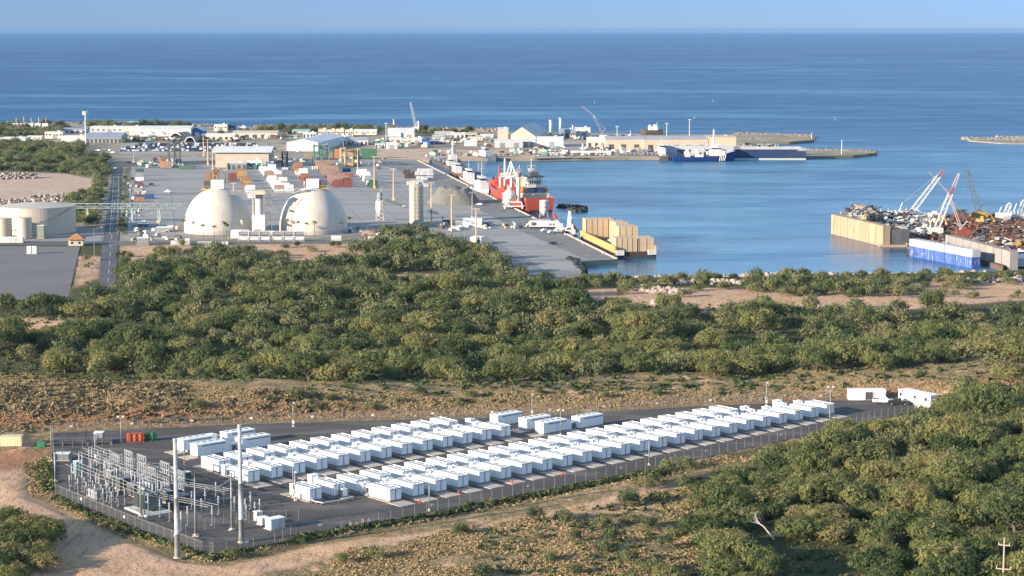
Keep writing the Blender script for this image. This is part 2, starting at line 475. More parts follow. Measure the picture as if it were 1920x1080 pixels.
# long calm slicks, their paler sky reflection painted into the base colour
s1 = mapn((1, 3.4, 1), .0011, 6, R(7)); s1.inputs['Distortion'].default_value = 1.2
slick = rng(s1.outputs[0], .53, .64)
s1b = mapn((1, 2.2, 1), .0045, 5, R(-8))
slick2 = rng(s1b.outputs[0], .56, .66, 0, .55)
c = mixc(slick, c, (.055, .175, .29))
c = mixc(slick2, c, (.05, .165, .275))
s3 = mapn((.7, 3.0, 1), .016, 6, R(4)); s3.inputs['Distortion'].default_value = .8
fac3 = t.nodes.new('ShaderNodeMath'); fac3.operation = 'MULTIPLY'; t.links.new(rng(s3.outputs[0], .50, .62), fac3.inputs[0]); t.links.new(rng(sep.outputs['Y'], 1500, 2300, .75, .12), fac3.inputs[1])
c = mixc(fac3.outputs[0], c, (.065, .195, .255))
s4 = mapn((.7, 2.4, 1), .006, 5, R(-6))
fac4 = t.nodes.new('ShaderNodeMath'); fac4.operation = 'MULTIPLY'; t.links.new(rng(s4.outputs[0], .52, .64), fac4.inputs[0]); fac4.inputs[1].default_value = .6
c = mixc(fac4.outputs[0], c, (.004, .040, .115))
t.links.new(c, b.inputs['Base Color'])
b.inputs['Specular IOR Level'].default_value = .36
b.inputs['IOR'].default_value = 1.33
rr = rng(sep.outputs['Y'], 1000, 2400, .22, .38)
t.links.new(rr, b.inputs['Roughness'])
w1 = mapn((.35, 1, 1), .22, 5, R(12)); w2 = mapn((.3, 1, 1), .035, 3, R(-9))
add = t.nodes.new('ShaderNodeMath'); add.operation = 'MULTIPLY_ADD'; t.links.new(w2.outputs[0], add.inputs[0]); add.inputs[1].default_value = 3.0
t.links.new(w1.outputs[0], add.inputs[2])
bp = t.nodes.new('ShaderNodeBump'); t.links.new(add.outputs[0], bp.inputs['Height'])
bd = rng(sep.outputs['Y'], 900, 2400, .35, 2.6)
wp = rng(mapn((.6, 1.6, 1), .012, 4, R(5)).outputs[0], .38, .62, .25, 1.7)
mm_ = t.nodes.new('ShaderNodeMath'); mm_.operation = 'MULTIPLY'; t.links.new(bd, mm_.inputs[0]); t.links.new(wp, mm_.inputs[1])
t.links.new(mm_.outputs[0], bp.inputs['Distance']); t.links.new(bp.outputs[0], b.inputs['Normal'])
yy = np.array([700, 2500, 6000, 15000, 60000.]); xx_ = np.linspace(-1, 1, 9)
Ys, Xs = np.meshgrid(yy, xx_, indexing='ij'); Xs = Xs * (Ys * .5 + 900)
sea = grid_mesh('sea', Xs, Ys, Xs * 0, sm_); tag(sea, kind='structure')
# ---------------------------------------------------------------- coastal land beyond
land_m = mat('coastal_ground', (.30, .25, .19), .95, (.17, .155, .10), .012, coords='w', dirt=((.38, .31, .24), .05, .5, .7), bump=.1, bscale=.3)
LAND = [(-700, 452), (-700, 233), (0, 232), (200, 233), (400, 237), (600, 240), (850, 245), (930, 247), (1100, 249), (1300, 252), (1380, 252), (1450, 253), (1518, 257), (1527, 262), (1480, 266),
        (1400, 267), (1385, 272), (1390, 281), (1515, 281), (1570, 282), (1645, 286), (1600, 291), (1515, 293), (1180, 295), (1000, 297), (860, 297), (805, 300), (782, 300),
        (911, 364), (1081, 448), (1158, 486), (1100, 490), (1072, 493), (1092, 508), (1093, 524), (1000, 530), (905, 470), (880, 455)]
mb = MB(); mb.prism(poly_w(LAND, 2.3), -2, 2.3)
tag(mb.build('coast', land_m), kind='structure')
apron = mat('concrete_apron', (.30, .285, .27), .85, (.24, .23, .22), .03, coords='w', stretch=(.2, 1, 1), dirt=((.17, .165, .165), .05, .52, .72), bump=.02, bscale=1)
apron2 = mat('pier_asphalt', (.16, .155, .155), .9, (.20, .195, .19), .03, coords='w', dirt=((.12, .12, .12), .2, .5, .7))
lot_m = mat('lot_asphalt', (.13, .122, .12), .9, (.16, .15, .145), .05, coords='w', stretch=(.4, 1, 1))
road_m = mat('road_asphalt', (.075, .078, .088), .85, (.10, .10, .105), .05, coords='w')
sand_m = mat('sand', (.50, .36, .26), .95, (.40, .28, .20), .06, coords='w', dirt=((.33, .24, .17), .25, .5, .7), bump=.3, bscale=.3)
grass_m = mat('verge_grass', (.10, .13, .05), .95, (.16, .15, .07), .1, coords='w')
def sheet(name, pts, z, m, th=.02, kind='structure'):
    mb = MB(); pl = poly_w(pts, z); mb.prism(pl, z - th, z)
    return tag(mb.build(name, m), kind=kind)
sheet('port_apron', [(236, 446), (240, 325), (262, 296), (560, 292), (700, 300), (782, 301.5), (910, 365), (1080, 449), (1154, 485.5), (1100, 489), (1074, 492), (1090, 507), (1088, 522), (1000, 528), (905, 468), (880, 452), (840, 446), (690, 440), (600, 446)], 2.5, apron, .2)
sheet('pier_roadway', [(700, 301.5), (782, 302), (910, 365.5), (1080, 449.5), (1150, 484), (1100, 487), (985, 437), (880, 385), (830, 352)], 2.53, apron2, .03)
sheet('dark_apron', [(880, 452), (905, 440), (990, 487), (1020, 506), (1086, 508), (1086, 521), (1000, 527), (905, 468)], 2.53, mat('dark_paving', (.20, .20, .205), .9, (.16, .16, .165), .05, coords='w'), .03)
sheet('lot', [(-120, 462), (150, 462), (128, 558), (-140, 575)], 2.52, lot_m)
sheet('tank_yard', [(-120, 430), (190, 430), (190, 458), (-120, 458)], 2.35, mat('grey_gravel', (.27, .26, .25), .95, (.2, .2, .19), .2, coords='w'), .05)
sheet('road', [(184, 545), (190, 470), (203, 380), (213, 312), (228, 312), (224, 380), (221, 470), (217, 548)], 2.56, road_m, .25)
sheet('cross_road', [(-120, 459), (245, 458), (690, 456), (690, 450), (245, 452), (-120, 453)], 2.59, road_m, .3)
sheet('verge', [(229, 440), (236, 312), (243, 312), (239, 440)], 2.56, grass_m, .25)
sheet('north_road', [(-60, 312), (280, 312), (700, 297), (700, 292), (280, 304), (-60, 305)], 2.6, road_m, .25)
sheet('sand_pit', [(-60, 376), (-60, 334), (60, 326), (120, 325), (172, 336), (180, 348), (150, 362), (100, 372), (40, 380)], 2.55, sand_m, .25)
sheet('pit_floor', [(-60, 400), (-60, 376), (40, 380), (110, 372), (170, 378), (165, 384), (0, 386)], 2.4, mat('rubble_soil', (.33, .27, .21), .95, (.22, .18, .14), .15, coords='w', bump=.4, bscale=.4), .1)
sheet('back_strip', [(690, 296), (700, 277), (860, 281), (1100, 281), (1100, 296), (860, 296.5), (800, 299)], 2.4, sand_m, .1)
sheet('quay_yard', [(1000, 297), (1010, 262), (1400, 272), (1510, 282), (1510, 293), (1180, 294.5)], 2.45, mat('worn_concrete', (.34, .30, .26), .9, (.25, .22, .19), .03, coords='w'), .1)
# quay kerb, a real low wall along the edge
qd = (P(1081, 448) - P(911, 364)).to_2d().normalized(); qp = Vector((-qd.y, qd.x))
if qp.x < 0: qp = -qp
QR = math.atan2(qd.y, qd.x)       # direction down the quay
mb = MB()
a, c_ = P(784, 301), P(1156, 485.6)
mid_ = (a + c_) / 2
mb.box(0, 0, 0, (c_ - a).length, 1.1, .45, 0)
o = mb.build('kerb', mat('quay_kerb', (.60, .47, .36), .85, (.48, .38, .3), .1), loc=(mid_.x, mid_.y, 2.5), rz=math.atan2((c_ - a).y, (c_ - a).x)); tag(o, kind='structure')
# battery yard surface
yard_m = mat('yard_gravel', (.056, .050, .048), .95, (.076, .068, .065), .05, coords='w', stretch=(.35, 1, 1), dirt=((.15, .132, .12), .16, .50, .74), bump=.05, bscale=3)
mb = MB(); mb.prism(YARD, ZY - .3, ZY); tag(mb.build('yard_paving', yard_m), kind='structure')

# painted lines on the straight road
lm = mat('road_paint', (.62, .62, .60), .8, (.45, .45, .44), .3, coords='w')
mb = MB()
def stripe(a, b, z, w=.22):
    A_, B_ = P(*a, z), P(*b, z); d_ = (B_ - A_).to_2d(); m__ = (A_ + B_) / 2
    mb.box(m__.x, m__.y, z - .012, d_.length, w, .012, math.atan2(d_.y, d_.x))
stripe((213.5, 330), (206, 440), 2.576); stripe((222, 330), (220, 440), 2.576)
for k in range(14):
    t0, t1 = k / 14, (k + .5) / 14
    f = lambda q: (200.5 + (219.5 - 200.5) * (1 - q) ** 1.0, 545 - (545 - 318) * q)
    a_ = (201 + 18.5 * t0, 545 - 227 * t0); b_ = (201 + 18.5 * t1, 545 - 227 * t1); stripe(a_, b_, 2.576, .2)
tag(mb.build('road_markings', lm), kind='structure')
# expansion joints and old tyre-dark lanes of the port apron
jm = mat('apron_joint', (.15, .145, .14), .9, (.20, .19, .185), .2, coords='w')
mb = MB()
O_ = P(560, 445, 2.5).to_2d(); qv = Vector((.176, -.984)); pv = Vector((.984, .176))
for k in range(-7, 9):
    c0 = O_ + pv * (k * 21) - qv * 30
    a_ = c0; b_ = c0 - qv * 330
    if not all(bool(pip(q.x, q.y, poly_w([(240, 442), (244, 330), (262, 302), (760, 303), (880, 385), (940, 440)], 2.5))) for q in (a_, b_)): 
        b_ = c0 - qv * 160
        if not all(bool(pip(q.x, q.y, poly_w([(240, 442), (244, 330), (262, 302), (760, 303), (880, 385), (940, 440)], 2.5))) for q in (a_, b_)): continue
    m__ = (a_ + b_) / 2; mb.box(m__.x, m__.y, 2.502, (b_ - a_).length, .5, .008, math.atan2((b_ - a_).y, (b_ - a_).x))
tag(mb.build('pavement_joints', jm), kind='structure')
# ---------------------------------------------------------------- battery yard
ZT = 14.8
e1 = Vector((.748, .664)); e2 = Vector((.664, -.748))
A1 = math.atan2(e1.y, e1.x); A2 = math.atan2(e2.y, e2.x)
CL, CW, CH = 7.1, 3.15, 2.8
wall_w = mat('container_white', (.80, .81, .82), .4, (.73, .74, .75), .5, stretch=(1, 1, .3), spec=.5)
roof_w = mat('container_roof', (.82, .82, .80), .5, (.72, .71, .68), .9)
seam = mat('door_gap', (.10, .11, .13), .6)
vent_m = mat('vent_grille', (.07, .075, .085), .6, (.16, .17, .18), 3)
cabm = mat('cabinet_grey', (.38, .39, .41), .5, (.32, .33, .35), .5)
def battery(L=CL):
    r = T('battery_container', 'x', 'battery container')
    mb = MB(); mb.box(0, 0, .12, L - .06, CW - .06, .25)
    mb.build('base_frame', gsteel, r)
    for s in (-1, 1):
        y = s * (CW / 4 + .02)
        mb = MB(); mb.box(0, y, .32, L, CW / 2 - .10, CH - .45)
        cab = mb.build('cabinet', cabm, r)
        n = 8
        yo = s * (CW / 2 - .03)
        for k in range(n):
            mb = MB(); x = -L / 2 + (k + .5) * L / n
            mb.box(x, yo + s * .015, .42, L / n - .10, .05, CH - .62)
            mb.box(x + L / n * .36, yo + s * .05, 1.3, .05, .05, .35)
            d_ = mb.build('door', wall_w, cab)
    for s in (-1, 1):
        mb = MB()
        for y in (-CW / 4 - .02, CW / 4 + .02):
            mb.box(s * (L / 2 + .02), y, .42, .06, CW / 2 - .24, CH - .70)
        mb.build('end_panel', wall_w, r)
    mb = MB(); mb.box(0, 0, .4, L - .1, .10, CH - .6); mb.build('seam', seam, r)
    mb = MB()
    for s in (-1, 1):
        mb.box(0, s * (CW / 4 + .01), CH - .13, L + .10, CW / 2 - .02, .13)
    rf = mb.build('roof', roof_w, r)
    mb = MB()
    for s in (-1, 1):
        for k in range(7):
            if s > 0 and k % 3 == 1: continue
            mb.box(-L / 2 + (k + .7) * L / 7.4, s * (CW / 4 - .25), CH, L / 7.4 * .68, .34, .07)
    mb.build('roof_vent', vent_m, rf)
    mb = MB()
    for s in (-1, 1): mb.box(0, s * (CW / 2 - .12), CH, L - .4, .10, .06)
    mb.build('roof_rail', roof_w, rf)
    return r
def hv(L=8.0):
    """wider container set along the row with one dark louvre band below its roof edge"""
    r = T('switchgear_container', 'x', 'battery container')
    mb = MB(); mb.box(0, 0, .12, L - .06, 2.9, .25); mb.build('base_frame', gsteel, r)
    mb = MB(); mb.box(0, 0, .32, L, 2.95, CH - .3); cab = mb.build('cabinet', wall_w, r)
    for k in range(8):
        mb = MB(); mb.box(-L / 2 + (k + .5) * L / 8, -1.49, .45, L / 8 - .08, .06, CH - .95); mb.build('door', wall_w, cab)
    mb = MB(); mb.box(.6, -1.50, CH - .42, L - 1.6, .07, .2); mb.build('louvre', vent_m, r)
    mb = MB(); mb.box(0, 0, CH + .02, L + .1, 3.05, .12); mb.box(-L / 2 + 1.6, 0, CH + .14, .1, 3.0, .05); rf = mb.build('roof', roof_w, r)
    mb = MB()
    for k in range(4): mb.box(-L / 2 + (k + .8) * L / 4.6, .4, CH + .14, 1.1, .5, .07)
    mb.build('roof_vent', vent_m, rf)
    return r
def inverter():
    r = T('transformer_unit', 'x', 'transformer')
    mb = MB(); mb.box(0, 0, .0, 3.6, 2.3, .15); mb.build('base', gsteel, r)
    mb = MB(); mb.box(-.8, 0, .15, 1.5, 2.0, 2.0); c = mb.build('cabinet', wall_w, r)
    mb = MB(); mb.box(-.8, 0, 2.15, 1.65, 2.15, .12); mb.build('roof', roof_w, c)
    mb = MB(); mb.box(.75, 0, .15, 1.1, 1.2, 1.5); mb.box(.75, 0, 1.65, 1.25, 1.35, .1); tk = mb.build('tank', wall_w, r)
    for s in (-1, 1):
        mb = MB()
        for k in range(6): mb.box(.3 + k * .18, s * .85, .35, .06, .45, 1.1)
        mb.build('radiator', gsteel, tk)
    mb = MB(); mb.tube((.75, 0, 1.9), (-.8, 0, 2.4), .12, n=6); mb.build('cable_duct', white, r)
    return r
pads = MB()
def pad(c, L, W, rz): pads.box(c.x, c.y, ZY - .2, L, W, .2 + .10 + rnd.random() * .004, rz)
bt = battery(); iv = inverter(); hvp = hv()
first = {'b': True, 'i': True, 'h': True}
def put(kind, proto, c, rz, label, group, z=ZY + .10):
    if first[kind]: o = proto; first[kind] = False
    else: o = copy_tree(proto)
    o.location = (c.x, c.y, z); o.rotation_euler = (0, 0, rz); o['label'] = label; o['group'] = group
    return o
rows = [('upper', 'far', P(377, 856, ZT), 12, 6.03), ('upper', 'near', P(430, 874.6, ZT), 13, 6.09),
        ('lower', 'far', P(543, 907, ZT), 22, 6.18), ('lower', 'near', P(691.5, 907.5, ZT), 24, 6.15)]
for blk, rw, st, n, pitch in rows:
    st = st.to_2d() if len(st) == 3 else st
    for k in range(n):
        o0 = st + e1 * (k * pitch)
        c = o0 + e2 * (CL / 2) + e1 * (CW / 2)
        put('b', bt, c, A2 + (rnd.random() - .5) * .006, 'white battery container, %s from left, %s row of the %s block' % (ordn(k + 1), 'back' if rw == 'far' else 'front', 'long near' if blk == 'lower' else 'short far'),
            '%s battery block, %s row' % ('front' if blk == 'lower' else 'rear', 'back' if rw == 'far' else 'front'))
        if rw == 'near':
            pc = o0 + e2 * (CL + 2.2) + e1 * (CW / 2 - .1); pad(pc, 4.6, CW + .9, A2)
            pad(c, CL + .3, CW + .5, A2)
            ic = o0 - e2 * 2.9 + e1 * (CW / 2 + .1)
            put('i', iv, ic, A2, 'white transformer unit behind %s front row container of the %s block' % (ordn(k + 1), 'long near' if blk == 'lower' else 'short far'), 'transformer units in the %s block' % ('long front' if blk == 'lower' else 'short rear'))
            pad(ic, 4.2, 2.6, A2)
        else:
            pad(c, CL + .3, CW + .5, A2)
            if k == 0: pad(o0 - e2 * 1.6 + e1 * CW / 2, 3.2, CW + .4, A2)
for px, py, wh in ((640, 935, 'at the near left corner of the front block'), (592, 915, 'between the two leftmost containers of the front block')):
    c = P(px, py - 10, ZY + .6).to_2d()
    put('i', iv, c, A2, 'white transformer unit %s' % wh, 'loose transformer units')
    pad(c, 5.2, 3.0, A2)
put_h = [(333, 846, 'at the back left of the yard, rear one of the left pair'), (359, 855.5, 'at the back left of the yard, front one of the left pair'),
         (415, 833, 'at the back left of the yard, rear one of the right pair'), (443, 843.5, 'at the back left of the yard, front one of the right pair'),
         (921, 799, 'alone at the right end of the rear block'), (975, 806, 'in the middle back of the yard, rear one of a pair'),
         (1006, 813.5, 'in the middle back of the yard, front one of a pair'), (1074, 803, 'at the right end of the middle back group')]
for px, py, wh in put_h:
    o0 = P(px, py, ZY).to_2d()
    c = o0 + e1 * 4.0 - e2 * (-1.0)
    put('h', hvp, c, A1, 'long louvred container ' + wh, 'long containers set along the yard')
    pad(c - e1 * 1.2, 11.5, 4.2, A1)
for px, py, wh in ((403, 826, 'behind the left group of long containers'), (430, 841, 'in front of the left group of long containers'), (886, 797, 'alone behind the right end of the rear block'),
                   (1048, 796, 'behind the middle group of long containers'), (1067, 800, 'beside the rightmost long container'), (1401, 775, 'alone behind the front block, left of two'),
                   (1462, 763, 'alone behind the front block, right of two')):
    c = P(px, py, ZY + .6).to_2d()
    put('i', iv, c, A1 if px < 1100 else A2, 'white transformer unit %s' % wh, 'loose transformer units')
    pad(c, 4.4, 2.8, A1)
tag(pads.build('pavement', mat('pad_concrete', (.46, .39, .33), .9, (.38, .32, .27), .3, coords='w', dirt=((.30, .25, .21), 1.2, .55, .75))), kind='structure')
# pipe manifold on the near left pad
o0 = P(588, 938, ZY)
r = T('pipe_run', 'pale pipes on short posts bending round the leftmost containers of the front block', 'pipes', (o0.x, o0.y, ZY))
q = [P(a, b_, ZY + .5) - o0 for a, b_ in ((578, 934), (590, 940), (606, 943), (640, 937), (662, 931))]
for v_ in q: v_.z = .55
for off in (0, .35):
    mb = MB()
    for i in range(4): mb.tube(q[i] + Vector((0, -off, 0)), q[i + 1] + Vector((0, -off, 0)), .09, n=6)
    mb.build('pipe', white, r)
for i in range(8):
    tt = i / 7 * 3.99; k = int(tt); p_ = q[k].lerp(q[k + 1], tt - k)
    mb = MB(); mb.box(p_.x, p_.y - .17, 0, .14, .6, .5); mb.build('post', orange if i in (2, 5) else galv, r)
# ---------------------------------------------------------------- fences
cl = bpy.data.materials.new('chain_link'); cl.use_nodes = True
t = cl.node_tree; b = t.nodes['Principled BSDF']; b.inputs['Base Color'].default_value = (.20, .20, .20, 1); b.inputs['Roughness'].default_value = .6
tr = t.nodes.new('ShaderNodeBsdfTransparent'); mx = t.nodes.new('ShaderNodeMixShader')
mx.inputs[0].default_value = .12
t.links.new(tr.outputs[0], mx.inputs[1]); t.links.new(b.outputs[0], mx.inputs[2]); t.links.new(mx.outputs[0], t.nodes['Material Output'].inputs[0])
def fence(pts_px, label, z=None, step=3.0, h=2.2, signs=0, name='chain_link_fence', group=None):
    pts = [P(a, b_, ZY) if z is None else P(a, b_, z) for a, b_ in pts_px]
    r = T(name, label, 'fence', tuple(pts[0]), 0, group)
    O = pts[0]; net = MB(); rail = MB(); k = 0; acc = 0; posts = []
    for i in range(len(pts) - 1):
        a_, b_ = pts[i] - O, pts[i + 1] - O
        L = (b_ - a_).length; n = max(1, round(L / step))
        for j in range(n):
            posts.append(a_.lerp(b_, j / n))
    posts.append(pts[-1] - O)
    for i in range(len(posts) - 1):
        a_, b_ = posts[i], posts[i + 1]
        net.add([(a_.x, a_.y, .05), (b_.x, b_.y, .05), (b_.x, b_.y, h), (a_.x, a_.y, h)], [(0, 1, 2, 3)])
        rail.tube((a_.x, a_.y, h), (b_.x, b_.y, h), .035, n=4)
        for w_ in (.14, .28):
            rail.tube((a_.x, a_.y - w_ * .5, h + w_), (b_.x, b_.y - w_ * .5, h + w_), .012, n=3, cap=False)
    net.build('mesh_panel', cl, r); rail.build('rail', galv, r)
    mb = MB(); mb.tube((0, 0, 0), (0, 0, h + .1), .045, n=6); mb.tube((0, 0, h + .1), (0, -.2, h + .35), .035, n=4)
    pm = None
    for i, p_ in enumerate(posts[:100]):
        if pm is None: o = mb.build('post', galv, r); pm = o
        else:
            o = pm.copy(); col.objects.link(o); o.parent = r; KIDS[r.name].append(o)
        o.location = p_
    if signs:
        for i in range(2, len(posts) - 1, signs):
            m_ = (posts[i] + posts[i - 1]) / 2
            dv = (posts[i] - posts[i - 1]).to_2d().normalized()
            mb2 = MB(); mb2.box(0, 0, 1.25, .75, .05, .5)
            o = mb2.build('sign', white, r, loc=(m_.x + dv.y * .08, m_.y - dv.x * .08, 0), rz=math.atan2(dv.y, dv.x))
    return r
fence([(99, 812), (460, 795), (1000, 781), (1300, 762), (1590, 750), (1660, 748)], 'long chain link fence with small white signs along the back of the battery yard', signs=5)
fence([(99, 812), (104, 928), (240, 985), (380, 1038), (400, 1040), (500, 1024), (560, 1003)], 'chain link fence along the left side of the battery yard below the substation', signs=7, step=2.7)
fence([(560, 1003), (640, 993), (800, 962), (1000, 922), (1300, 862), (1560, 806)], 'chain link fence along the front of the battery yard beside the dirt track', step=3.0, signs=9)
fence([(1560, 806), (1640, 786), (1738, 767)], 'short chain link fence stretch at the right end of the battery yard', step=2.6)
fence([(330, 1008), (420, 985), (560, 975)], 'inner chain link fence across the lower corner of the substation', step=2.4)
fence([(118, 845), (210, 838)], 'low inner fence stretch behind the substation gate', step=2.4)
# ---------------------------------------------------------------- poles and masts
def hpx(loc, px): return px * mpp(loc)
def mast(px, pyb, pyt, label, name='mast', cat='mast', r0=.22, r1=.12, top=None, m=None, group=None, z=ZY, base=True, sleeve=True):
    loc = P(px, pyb, z); h = hpx(loc, pyb - pyt)
    r = T(name, label, cat, tuple(loc), 0, group)
    mb = MB(); mb.tube((0, 0, 0), (0, 0, h), r0, r1, n=10); s = mb.build('shaft', m or galv, r, smooth=True)
    if base:
        mb = MB(); mb.box(0, 0, -.1, r0 * 5, r0 * 5, .3); mb.lathe([(r0 * 1.6, .2), (r0 * 1.5, .5)], n=10); mb.build('base', concrete, r)
    if top == 'lamp':
        mb = MB(); mb.tube((0, 0, h), (-.9, 0, h + .2), .05, n=5); mb.build('arm', m or galv, r)
        mb = MB(); mb.box(-1.2, 0, h + .12, .9, .4, .16); mb.build('lamp', gsteel, r)
    elif top == 'cross':
        mb = MB(); mb.box(0, 0, h - .25, 1.6, .14, .14); mb.build('crossarm', m or galv, r)
        for s_ in (-.6, .6):
            mb = MB(); mb.box(s_, -.15, h - .05, .5, .3, .35); mb.build('camera_box', white, r)
    elif top == 'cam':
        mb = MB(); mb.box(.2, -.15, h - .3, .35, .5, .3); mb.box(0, 0, h * .12, .5, .45, .9); mb.build('equipment_box', white, r)
    elif top == 'tip':
        mb = MB(); mb.tube((0, 0, h), (0, 0, h + 1.4), .03, n=4); mb.build('rod', galv, r)
    return r
pole_grey = mat('pole_grey', (.43, .44, .43), .5, (.34, .35, .34), .8)
def monopole(px, pyb, pyt, label):
    loc = P(px, pyb, ZY); h = hpx(loc, pyb - pyt); r = T('transmission_pole', label, 'pole', tuple(loc), 0, 'tall steel transmission poles')
    mb = MB(); mb.lathe([(.75, 0), (.75, .25)], n=12); mb.build('base_plate', concrete, r)
    mb = MB(); mb.lathe([(.58, .25), (.50, 4.5), (.54, 4.5), (.54, 4.9), (.50, 4.9), (.43, h * .5), (.46, h * .5), (.46, h * .5 + .35), (.42, h * .5 + .35), (.36, h * .97)], n=12); mb.build('shaft', pole_grey, r, smooth=True)
    mb = MB(); mb.lathe([(.42, h * .97), (.42, h)], n=12); mb.build('cap', pole_grey, r)
    mb = MB()
    for k in range(int(h / 1.2)): mb.tube((0, -.4 + .01 * k / 2, 2 + k * 1.1), (.3, -.55, 2 + k * 1.1), .02, n=4)
    mb.build('step_bolts', pole_grey, r)
    return r
monopole(333, 1046, 818, 'tall steel transmission pole at the lower corner of the substation, left one')
monopole(453, 1017, 792, 'tall steel transmission pole right of the substation, thicker right one')
mast(367, 1005, 894, 'grey lightning mast between the two tall transmission poles', r0=.26, r1=.14, top='tip')
mast(435, 994, 884, 'grey lightning mast just left of the right tall transmission pole', r0=.26, r1=.14)
mast(264.5, 968, 876, 'slim grey lightning mast in front of the big transformer', r0=.22, r1=.12)
mast(179, 865, 810, 'slim mast with a camera box at the back left of the substation', r0=.16, r1=.10, top='cam')
mast(104, 903, 847, 'short white mast inside the left fence', r0=.22, r1=.18)
mast(97, 865, 797, 'thin grey mast at the back left corner of the fence', r0=.12, r1=.08)
mast(227.5, 829, 781, 'slim camera mast before the back fence, right of the gate', r0=.14, r1=.09, top='cross')
mast(346, 893, 845, 'slim camera mast between the substation and the left containers', r0=.12, r1=.08, top='cross')
mast(550, 800, 753, 'white lamp mast at the back fence, left one', r0=.14, r1=.09, top='cam')
mast(550, 934, 855, 'white pole in front of the leftmost container of the front block', r0=.12, r1=.08, top='cam')
mast(553.5, 939, 882, 'short white pole with a box beside the leftmost front container', r0=.14, r1=.12, top='cam')
mast(805, 958, 900, 'white lamp mast on the front fence, left one', r0=.14, r1=.09, top='lamp')
mast(1051, 816, 769, 'white camera mast in front of the middle long containers', r0=.13, r1=.09, top='cross')
mast(997.5, 780, 737, 'white lamp mast at the back fence, middle one', r0=.13, r1=.09, top='cam')
mast(1217, 872, 820, 'white lamp mast on the front fence, middle one', r0=.13, r1=.09, top='lamp')
mast(1437, 761, 716, 'white lamp mast at the back fence, right one', r0=.13, r1=.09, top='cam')
mast(1556, 805, 725, 'tall white camera mast at the right end of the front block', r0=.15, r1=.09, top='cross')
mast(1555.5, 806, 760, 'shorter white lamp mast beside the tall right camera mast', r0=.13, r1=.09, top='lamp')
# ---------------------------------------------------------------- substation
def bus_support(h=4.2, n=1):
    r = T('busbar_support', 'x', 'substation frame')
    for k in range(n):
        x = (k - (n - 1) / 2) * 1.5
        mb = MB(); mb.box(x, 0, -.05, .6, .6, .2); mb.tube((x, 0, 0), (x, 0, h * .6), .11, n=6); mb.build('post', galv, r)
        mb = MB(); mb.lathe([(.10, h * .6 + .16), (.17, h * .64 + .14), (.10, h * .68), (.17, h * .74), (.10, h * .78), (.17, h * .84), (.10, h * .88), (.17, h * .93), (.09, h)], cx=x, n=7)
        mb.build('insulator', insul, r)
    mb = MB(); mb.box(0, 0, h * .6, 1.5 * max(n - 1, .3) + .5, .2, .16); mb.build('crossbeam', galv, r)
    return r
SUBC = []
cache = {}
def sup(px, py, h=4.2, n=1, rz=0, label=None, group='busbar supports in the substation'):
    k = (round(h, 1), n)
    if k not in cache: cache[k] = bus_support(h, n); o = cache[k]
    else: o = copy_tree(cache[k])
    p_ = P(px, py, ZY); o.location = p_; o.rotation_euler = (0, 0, rz); o['label'] = label; o['group'] = group
    return o
# the bus runs from the far left (145,885) to the near right (330,985): direction in plan
sA, sB = P(146, 912, ZY), P(262, 958, ZY)
sd = (sB - sA).to_2d().normalized(); SR = math.atan2(sd.y, sd.x); sn_ = Vector((-sd.y, sd.x))
i = 0
for rr_, (a_, b_, n, hh, nn, nm) in enumerate([((138, 912), (275, 968), 7, 4.8, 2, 'front'), ((152, 893), (300, 948), 7, 5.2, 2, 'second'), ((170, 878), (320, 930), 7, 4.6, 2, 'third')]):
    for k in range(n):
        tt = k / (n - 1); x_, y_ = a_[0] + (b_[0] - a_[0]) * tt, a_[1] + (b_[1] - a_[1]) * tt
        if 228 < x_ < 262 and rr_ == 0: continue
        sup(x_, y_, hh, nn, SR + (R(90) if k % 2 else 0), 'grey insulator support, %s from the left in the %s row of the substation' % (ordn(k + 1), nm))
for rr_, (a_, b_, n, hh, nm) in enumerate([((143, 918), (222, 950), 6, 3.4, 'low front'), ((188, 890), (305, 934), 7, 3.6, 'low middle'), ((196, 872), (330, 920), 7, 3.4, 'low back')]):
    for k in range(n):
        tt = k / (n - 1)
        sup(a_[0] + (b_[0] - a_[0]) * tt, a_[1] + (b_[1] - a_[1]) * tt, hh, 3, SR + R(90), 'three pole switch stand, %s from the left in the %s row' % (ordn(k + 1), nm), 'three pole switch stands of the substation')
k = 0
for (x_, y_) in ((300, 970), (318, 978), (335, 962), (352, 985), (340, 995), (378, 970), (398, 985), (312, 950), (330, 940), (360, 955), (385, 950), (410, 965), (420, 948), (405, 938)):
    k += 1
    sup(x_, y_, 3.9, 1, SR, 'single insulator post, %s of those behind the lower tall pole' % ordn(k), 'single insulator posts of the lower substation')
k = 0
for (x_, y_) in ((440, 958), (450, 952), (460, 962), (470, 955), (478, 968), (487, 962), (462, 975), (447, 945), (455, 940), (470, 948)):
    k += 1
    sup(x_, y_, 3.0, 1, SR, 'short insulator post, %s of the cluster right of the substation' % ordn(k), 'short posts right of the substation')
def bus_bars(pts, h, sep, label, n=3, rad=.07):
    a_, b_ = [P(p[0], p[1], ZY) for p in pts]
    r = T('busbar', label, 'busbar', (a_.x, a_.y, ZY + h), 0, 'overhead busbars of the substation')
    d_ = b_ - a_; nn_ = Vector((-d_.y, d_.x, 0)).normalized()
    for k in range(n):
        mb = MB(); o_ = nn_ * ((k - (n - 1) / 2) * sep); mb.tube(o_, o_ + d_, rad, n=5); mb.build('bar', galv, r)
    return r
bus_bars([(136, 910), (280, 970)], 4.85, 1.5, 'three long grey busbars over the front row of supports')
bus_bars([(150, 891), (305, 950)], 5.25, 1.5, 'three long grey busbars over the second row of supports')
bus_bars([(168, 876), (322, 932)], 4.65, 1.5, 'three long grey busbars over the third row of supports')
bus_bars([(290, 962), (400, 985)], 3.95, 1.3, 'low busbars from the transformer towards the lower pole')
